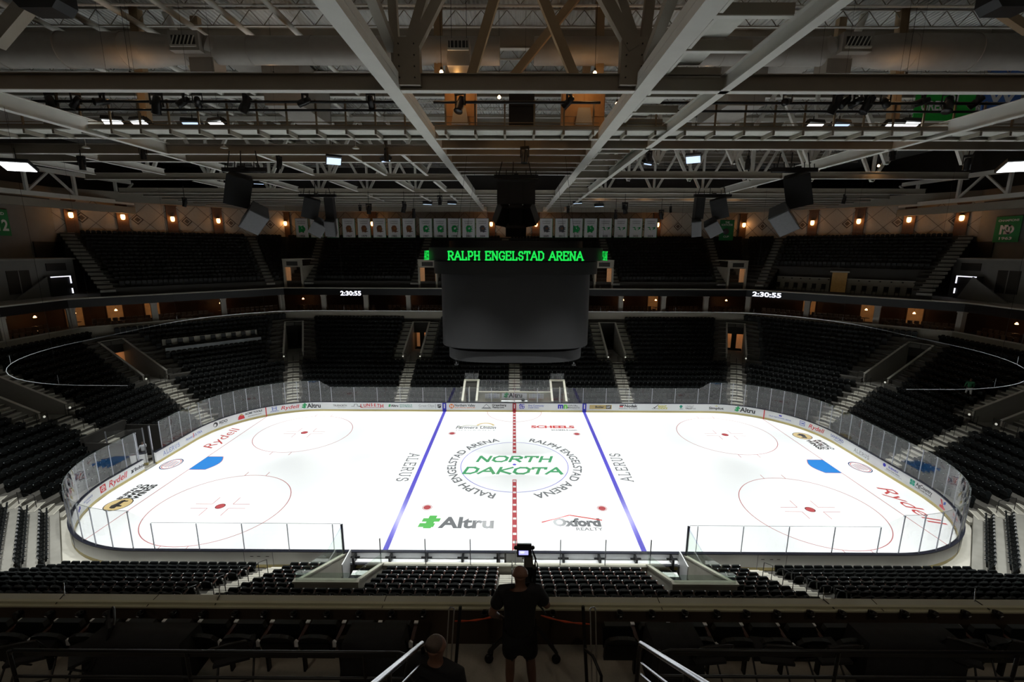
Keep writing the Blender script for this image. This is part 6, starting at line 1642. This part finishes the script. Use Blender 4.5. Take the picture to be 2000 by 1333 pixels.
# draped black cases
def drape(px0, px1, label):
    a, c = at(px0, 1300, z=F2), at(px1, 1300, z=F2); w = c.x-a.x; b = MB(); n_ = 14; vs = []
    for k in range(n_+1):
        u = k/n_; wv = .02*math.sin(k*2.1)
        for y, z in ((.25+wv, 0), (.22, .62), (-.2, .66), (-.27+wv, 0)): vs.append((u*w-w/2+(.05 if z == 0 else 0)*(1 if u > .5 else -1), y, z))
    b.add(vs, [(4*k+j, 4*k+4+j, 4*k+5+j, 4*k+1+j) for k in range(n_) for j in range(3)], BLACKF, True)
    b.add(vs[:4], [(0, 1, 2, 3)], BLACKF); b.add(vs[-4:], [(3, 2, 1, 0)], BLACKF)
    b.build('covered_case', None, label, 'case', loc=((a.x+c.x)/2, a.y-.1, F2))
drape(212, 392, 'long case under a black cover left of the folding chair'); drape(688, 795, 'square case under a black cover beside the left handrail'); drape(1260, 1350, 'small case under a black cover beside the right handrail'); drape(1655, 1830, 'long case under a black cover at the right')
# guard rails along the tier
for sg, nm, xa_, xb_ in ((-1, 'left', 17, 800), (1, 'right', 1288, 2100)):
    yg = -31.95; a, c = at(xa_, 1271, y=yg), at(xb_, 1272 if sg < 0 else 1275, y=yg); zb = at(xb_, 1327, y=yg).z
    o = empty('guard_rail', ((a.x+c.x)/2, yg, F2), 'black horizontal guard rail across the tier, %s side' % nm, 'guard rail'); cx0 = (a.x+c.x)/2
    L_a, L_b = a.x-cx0, c.x-cx0; zt, zz = a.z-F2, zb-F2
    b = MB(); e = L_b if sg < 0 else L_a; s2 = -1 if sg < 0 else 1
    b.path([(L_a if sg < 0 else L_b, 0, zz)]+([(L_a, 0, zt-.06)] if sg < 0 else [])+[((L_a+.05) if sg < 0 else L_b, 0, zt), (e+s2*.12, 0, zt), (e+s2*.03, 0, zt-.04), (e, 0, zt-.14), (e, 0, zz)], .02, BLACK, 8)
    b.box(((L_a+L_b)/2, .012, zt-.045), (abs(L_b-L_a)-.3, .012, .07), BLACK); b.build('top_rail', o)
    b = MB(); b.tube((L_a, 0, zz), (L_b, 0, zz), .018, BLACK, 8); b.build('lower_rail', o)
    x = L_a; pq = 0
    while x < L_b: b = MB(); b.tube((x, 0, 0), (x, 0, zt), .02, BLACK, 8); b.build('post', o); x += 2.05
# silver stair handrails
for sg, nm, (fx, fy), (nx, ny) in ((-1, 'left', (824, 1258), (700, 1363)), (1, 'right', (1252, 1258), (1420, 1363))):
    fp = at(fx, fy, y=-32.55); npt = at(nx, ny, x=fp.x); d = (npt-fp)
    o = empty('stair_handrail', fp, 'polished silver stair handrail running down towards the deck, '+nm, 'handrail')
    npt = fp+d*1.3; d = d*1.3
    b = MB(); b.path([Vector((0, .02, -.05)), Vector((0, 0, 0)), d*.5, d], .024, CHROME, 12); b.build('grip_rail', o)
    for off in (.17, .30): b = MB(); b.path([Vector((0, -.06, -off)), Vector((0, -.06, -off))+d], .012, CHROME, 8); b.build('lower_rail', o)
    b = MB(); b.path([(0, 0, -.02), (0, .04, -.12), (0, .05, -.5), (0, .0, -(fp.z-F1)+.0)], .022, BLACK, 8); b.tube((0, d.y*.5, d.z*.5), (0, d.y*.5, d.z*.5-1.3), .02, BLACK, 8); b.build('post', o)

# ------------------------------------------------------------------ people
SKIN = mat('skin', (0.20, 0.10, 0.065), .55, noise=.08, nscale=10); HAIR = mat('short_grey_hair', (0.10, 0.075, 0.06), .8, noise=.3, nscale=60); NAVY = mat('black_shirt', (0.006, 0.006, 0.007), .9, noise=.3, nscale=12)
SHORTS = mat('black_shorts', (0.007, 0.007, 0.008), .9, noise=.3); SHOE = mat('dark_shoe', (0.01, 0.01, 0.01), .6, noise=.2); GRNS = mat('green_shirt', (0.02, 0.13, 0.05), .8, noise=.1); WPAN = mat('white_trousers', (0.45, 0.44, 0.42), .8, noise=.05); WJER = mat('white_jersey', (0.55, 0.56, 0.6), .8, noise=.05)
def skinned(name, verts, edges, m, parent, sub=1, label=None, root=0):
    me = bpy.data.meshes.new(name); me.from_pydata([v[:3] for v in verts], edges, []); me.materials.append(m)
    o = bpy.data.objects.new(name, me); COL.objects.link(o); o.parent = parent
    md = o.modifiers.new('skin', 'SKIN'); md.use_smooth_shade = True
    if not me.skin_vertices: 
        bpy.context.view_layer.objects.active = o
    for i, v in enumerate(verts):
        r = v[3] if isinstance(v[3], tuple) else (v[3], v[3]); me.skin_vertices[0].data[i].radius = r
    me.skin_vertices[0].data[root].use_root = True
    s_ = o.modifiers.new('smooth', 'SUBSURF'); s_.levels = sub; s_.render_levels = sub
    if label: o['label'] = label
    return o
def person(loc, yaw, H, label, shirt, lower, arms, legs, head_turn=0.0, lean=0.0, hair=True, shortsleeve=True, shorts=False, detail=True):
    """arms: for left and right (elbow, wrist) positions; legs: (knee, ankle); all in units of height, x to the person's right, y forward"""
    o = empty('person', loc, label, 'person', None, yaw); k = H
    V = []; E = []
    def v(x, y, z, r): V.append((x*k, y*k, z*k, tuple(q*k for q in r) if isinstance(r, tuple) else r*k)); return len(V)-1
    def e(a, b): E.append((a, b))
    L = lambda z: lean*(z-.5)
    pel = v(0, 0, .515, (.070, .050)); ab = v(0, L(.6), .60, (.068, .048)); ch = v(0, L(.72), .72, (.078, .050)); up_ = v(0, L(.795), .795, (.052, .034)); nk = v(0, L(.845)+.003, .845, .032); nk2 = v(0, L(.875)+.008, .872, .032)
    hd = v(0, L(.91)+.012, .905, (.043, .052)); ht = v(0, L(.95)+.008, .95, (.044, .053)); tp = v(0, L(.98)+.004, .978, (.028, .035))
    for a, c in ((pel, ab), (ab, ch), (ch, up_), (up_, nk), (nk, nk2), (nk2, hd), (hd, ht), (ht, tp)): e(a, c)
    if detail:
        ns = v(0, L(.92)+.075, .915, .008); e(hd, ns)
        for s_ in (-1, 1): ea = v(s_*.052, L(.925)+.005, .925, .010); e(ht, ea)
    seg_ = {}
    for s_, (el, wr) in zip((-1, 1), arms):
        sh = v(s_*.105, L(.80), .800, .030); ee = v(*el, .026); mid = v(*[(a+c)/2 for a, c in zip((s_*.112, L(.8), .79), el)], .031); w_ = v(*wr, .018); fm = v(*[(a+c)/2 for a, c in zip(el, wr)], .026)
        e(up_, sh); e(sh, mid); e(mid, ee); e(ee, fm); e(fm, w_)
        d = (Vector(wr)-Vector(el)).normalized(); sd = d.cross(Vector((0, 0, 1))); sd = sd.normalized() if sd.length > .1 else Vector((1, 0, 0)); dn = Vector((0, 0, -1))
        if abs(d.z) > .8: dn = Vector((0, 1, 0)); sd = Vector((0, 1, 0)).cross(d).normalized()
        pw = Vector(wr)+d*.045; pm = v(*pw, .020); e(w_, pm)
        if detail:
            for f_ in range(4):
                ln = (.045, .052, .048, .036)[f_]; b0 = pw+sd*(.017*(f_-1.5))+d*.012; b1 = b0+d*ln*.5+dn*.006; b2 = b1+d*ln*.35+dn*.02
                i0, i1, i2 = v(*b0, .0062), v(*b1, .0055), v(*b2, .0048); e(pm, i0); e(i0, i1); e(i1, i2)
            t0 = Vector(wr)+d*.02+sd*.022*(-s_); t1 = t0+d*.025+sd*.016*(-s_); i0, i1 = v(*t0, .0072), v(*t1, .006); e(pm, i0); e(i0, i1)
        seg_[s_] = (sh, mid, ee, w_)
    for s_, (kn, an) in zip((-1, 1), legs):
        hp = v(s_*.052, 0, .475, (.058, .055)); th = v(*[(a+c)/2 for a, c in zip((s_*.055, 0, .45), kn)], .048); kk = v(*kn, .033); cf_ = v(*[a*.62+c*.38 for a, c in zip(kn, an)], .034); aa = v(*an, .020); ft = v(an[0], an[1]+.055, .018, (.022, .014))
        for a, c in ((pel, hp), (hp, th), (th, kk), (kk, cf_), (cf_, aa), (aa, ft)): e(a, c)
    skinned('body', V, E, SKIN, o, 2 if detail else 1)
    # clothing: the same skeleton, a little fatter
    def cloth(name, pts, eds, m, lab=None): skinned(name, [(p[0]*k, p[1]*k, p[2]*k, tuple(q*k for q in p[3]) if isinstance(p[3], tuple) else p[3]*k) for p in pts], eds, m, o, 2 if detail else 1, lab)
    P = [(0, L(.46), .478, (.104, .082)), (0, L(.6), .60, (.106, .080)), (0, L(.72), .72, (.116, .086)), (0, L(.79), .80, (.100, .076)), (0, L(.83), .842, (.050, .046))]; Ed = [(0, 1), (1, 2), (2, 3), (3, 4)]
    for s_, (el, wr) in zip((-1, 1), arms):
        i = len(P); P.append((s_*.113, L(.8), .806, .052)); mid = Vector((s_*.113, L(.8), .8)).lerp(Vector(el), .75 if shortsleeve else 1); P.append((*mid, .046 if shortsleeve else .036)); Ed += [(3, i), (i, i+1)]
        if not shortsleeve: P.append((*Vector(el).lerp(Vector(wr), .9), .028)); Ed.append((i+1, i+2))
    cloth('shirt', P, Ed, shirt)
    P = [(0, 0, .49, (.100, .078))]; Ed = []
    for s_, (kn, an) in zip((-1, 1), legs):
        i = len(P); P.append((s_*.056, 0, .465, (.066, .066))); P.append((*(Vector((s_*.055, 0, .45)).lerp(Vector(kn), .78 if shorts else 1)), .062 if shorts else .044)); Ed += [(0, i), (i, i+1)]
        if not shorts: P.append((an[0], an[1], an[2]+.01, .033)); Ed.append((i+1, i+2))
    cloth('shorts' if shorts else 'trousers', P, Ed, lower)
    for s_, (kn, an) in zip((-1, 1), legs):
        cloth('shoe', [(an[0], an[1]-.015, .030, (.028, .030)), (an[0], an[1]+.03, .026, (.029, .026)), (an[0], an[1]+.085, .018, (.027, .018))], [(0, 1), (1, 2)], SHOE)
    if hair: cloth('hair', [(0, L(.94)-.004, .925, (.043, .046)), (0, L(.95)-.004, .955, (.048, .053)), (0, L(.98), .985, (.030, .036))], [(0, 1), (1, 2)], HAIR)
    return o
p = at(1017, 1318, y=-31.0)
op = person((-.02, -31.0, F1), 0, 2.10, 'camera operator in black T-shirt and shorts seen from behind at a tripod camera', NAVY, SHORTS,
       [((-.185, -.01, .66), (-.15, .10, .545)), ((.185, .05, .665), (.12, .18, .65))], [((-.062, .01, .275), (-.066, -.01, .04)), ((.075, .01, .275), (.095, -.01, .04))], lean=.02, hair=False, shorts=True)
p2 = at(848, 1240, y=-32.62)
b = MB(); b.b2((-.45, -.35, 0), (.45, .35, .55), CARP); b.build('floor_box_near', None, 'raised step beside the left handrail', 'step', kind='structure', loc=(p2.x+.02, -32.62, F1+.0))
person((p2.x+.0, -32.62, F1+.55), -.35, p2.z-F1-.55, 'person with short hair in a dark shirt at the lower left, back turned', NAVY, SHORTS,
       [((-.14, -.01, .65), (-.10, .10, .57)), ((.14, -.01, .65), (.07, .12, .60))], [((-.05, .01, .275), (-.05, 0, .04)), ((.06, .01, .275), (.06, 0, .04))])
# the man walking in the far right seats
best = None
for kk in range(2, 16):
    pt = at(1880, 777, z=RZ(kk)); e_ = abs(pt.x-(31.2+.838*(kk+.15)))
    if best is None or e_ < best[0]: best = (e_, pt, kk)
pw = best[1]
person((31.2+.838*(best[2]+.16), pw.y, RZ(best[2])), -.5, 1.8, 'person in a green shirt and pale trousers walking between the far right seats', GRNS, WPAN,
       [((-.15, .04, .66), (-.16, .10, .53)), ((.15, -.02, .66), (.16, .04, .53))], [((-.06, .10, .28), (-.07, .10, .05)), ((.06, -.05, .28), (.07, -.16, .06))], detail=False, shortsleeve=False)
gp = at(277, 921, z=0)
person((-32.0, .35, 0), 1.2, 1.78, 'person in a white jersey and dark cap standing at the open rink gate', WJER, SHORTS,
       [((-.17, .06, .66), (-.10, .17, .60)), ((.17, .06, .66), (.10, .17, .60))], [((-.06, .01, .275), (-.06, 0, .04)), ((.06, .01, .275), (.06, 0, .04))], detail=False, shortsleeve=False)
# the television camera on its tripod
TY = -30.62
def W3(px, py, y=TY): return at(px, py, y=y)
o = empty('tv_camera', (.1, TY, F1), 'black television camera on a wheeled tripod with a glowing viewfinder', 'camera')
base = Vector((.1, TY, F1))
def L3(p): return Vector(p)-base
vf = L3(W3(1024, 1084)); Rv = Matrix.Rotation(-.5, 3, 'X')
b = MB(); b.box(vf+Vector((.0, .10, 0)), (.21, .12, .17), BLACK, Rv); b.box(vf+Vector((0, .04, .07)), (.24, .06, .03), BLACK, Rv)
for sx in (-1, 1): b.lathe([(.02, 0), (.028, .01), (.028, .03), (.02, .04)], vf+Vector((sx*.12, .03, .07)), BLACK, 10)
vh = b.build('viewfinder_hood', o)
b = MB(); SCR = mat('viewfinder_screen', (.3, .3, .8), .3, emit=(.42, .42, 1.0), es=1.3); SCR2 = mat('viewfinder_text', (.8, .8, 1), .3, emit=(.9, .92, 1), es=1.3)
b.box(vf+Vector((-.01, .022, .012)), (.135, .006, .055), SCR, Rv)
for k in range(3): b.box(vf+Vector((-.03, .017, .030-.016*k)), (.07-.02*k, .004, .005), SCR2, Rv)
b.build('viewfinder_screen', vh, 'glowing lavender screen')
b = MB(); cb = L3(W3(1030, 1128)); cb.y -= .05; b.box(cb+Vector((.02, .22, .06)), (.13, .26, .14), BLACK); b.tube(cb+Vector((.02, .36, .04)), cb+Vector((.02, .46, .0)), .06, BLACK, 14, .065); b.box(cb+Vector((.1, .1, .02)), (.05, .1, .22), BLACK); b.build('camera_body', o)
b = MB(); b.path([vf+Vector((.12, .1, 0)), vf+Vector((.17, .12, -.15)), vf+Vector((.15, .1, -.32)), vf+Vector((.10, .12, -.5))], .01, BLACK, 6); b.path([vf+Vector((.13, .1, -.05)), vf+Vector((.2, .1, -.25)), vf+Vector((.16, .1, -.4))], .008, BLACK, 6); b.build('cable', o)
b = MB(); b.tube((0, 0, .95), (0, 0, 1.35), .07, BLACK, 12); b.tube((0, 0, 1.3), cb+Vector((.02, .2, 0)), .06, BLACK, 10); b.build('tripod_head', o)
for k, (px, py, yy) in enumerate(((955, 1288, -30.95), (1086, 1289, -30.95))):
    ft = at(px, py, z=F1+.06)-base; ft.z = .07
    ft = Vector((ft.x, ft.y, .07))
    b = MB(); b.bar(Vector((0, 0, 1.0)), ft+Vector((0, 0, .12)), .06, .045, BLACK); b.tube(ft+Vector((-.07*(1 if k else -1), .02, .25)), ft+Vector((.04, 0, .02)), .02, BLACK, 6); b.build('tripod_leg', o)
    b = MB(); b.lathe([(.02, -.02), (.065, -.02), (.07, 0), (.065, .02), (.02, .02)], ft, BLACK, 18, Matrix.Rotation(PI/2-.3, 3, 'X')); b.build('wheel', o)
b = MB(); b.bar((0, .02, 1.0), (0, .30, .1), .05, .045, BLACK); b.build('tripod_leg', o)
b = MB(); b.path([Vector((-.05, -.05, 1.3)), Vector((-.2, -.22, 1.22)), Vector((-.27, -.32, 1.18))], .014, BLACK, 8); b.path([Vector((.08, -.05, 1.3)), Vector((.2, -.22, 1.3)), Vector((.24, -.32, 1.3))], .014, BLACK, 8); b.build('pan_handle', o)
# hairpin rails and orange straps round the camera platform
ORS = mat('orange_strap', (0.55, 0.06, 0.01), .6, noise=.2)
for sg, nm, tx, bx in ((-1, 'left', 882, 869), (1, 'right', 1158, 1166)):
    t_ = at(tx, 1187, y=-31.05); bt = at(bx, 1282, y=-31.15); o = empty('platform_rail', (t_.x, -31.05, F1), 'black hairpin rail with steel highlights beside the camera platform, '+nm, 'rail')
    q0 = Vector((t_.x, -31.05, F1)); T_ = t_-q0; B_ = Vector((bt.x, -31.15, F1+.1))-q0; dx = Vector((.035, 0, 0))
    b = MB(); b.path([B_-dx, T_-dx-Vector((0, 0, .03)), T_-dx*.5, T_+dx*.5, T_+dx-Vector((0, 0, .03)), B_+dx*1.0], .011, CHROME, 8); b.build('hairpin_bar', o)
    b = MB(); b.tube(B_+Vector((sg*-.08, .1, -.1)), T_+Vector((sg*-.08, .3, -.25)), .025, BLACK, 8); b.box(B_+Vector((sg*-.08, .1, -.08)), (.12, .12, .03), BLACK); b.build('post', o)
    a = L3(at(888 if sg < 0 else 1152, 1214 if sg < 0 else 1220, y=-30.75))+base; c = at(972 if sg < 0 else 1056, 1203, y=-30.7)
    b = MB(); n_ = 6
    b.path([a.lerp(c, j/n_)+Vector((0, 0, -.03*math.sin(PI*j/n_))) for j in range(n_+1)], [.008+.008*(j % 2) for j in range(n_+1)], ORS, 6)
    b.build('orange_strap', None, 'orange strap stretched from the %s rail to the camera tripod' % nm, 'strap')
b = MB(); b.path([(1.0, -31.6, F1), (1.02, -31.5, F1+.9), (.93, -31.35, F1+1.05), (.85, -31.2, F1+1.0)], .02, BLACK, 8); b.build('curved_post', None, 'curved black post at the right of the camera platform', 'post')
p = at(1050, 1325, z=F1+.3); b = MB(); b.lathe([(.16, 0), (.2, .1), (.19, .3), (.1, .36)], (0, 0, 0), BLACKF, 16); b.build('equipment_bag', None, 'round black equipment bag on the floor behind the operator', 'bag', loc=(.30, -31.75, F1))
p = at(1078, 1318, z=F1+.4); b = MB(); b.bar((0, 0, .0), (.22, -.2, .45), .09, .06, BLACK); b.build('leaning_case', None, 'slim black case leaning by the bag behind the operator', 'case', loc=(.55, -31.45, F1))
# dim tunnel parts at the left end behind the open gate
b = MB()
b.b2((-34.8, -2.05, -.1), (-31.2, -1.95, RZ(3)+.9), DARKIN); b.b2((-34.8, 1.95, -.1), (-31.2, 2.05, RZ(3)+.9), DARKIN); b.b2((-34.9, -2.05, 2.3), (-34.6, 2.05, RZ(4)+.9), DARKIN); b.b2((-38, -2, 2.25), (-34.6, 2, 2.3), DARKIN)
b.build('resurfacer_tunnel', None, 'dark resurfacer tunnel behind the open rink gate', 'tunnel')
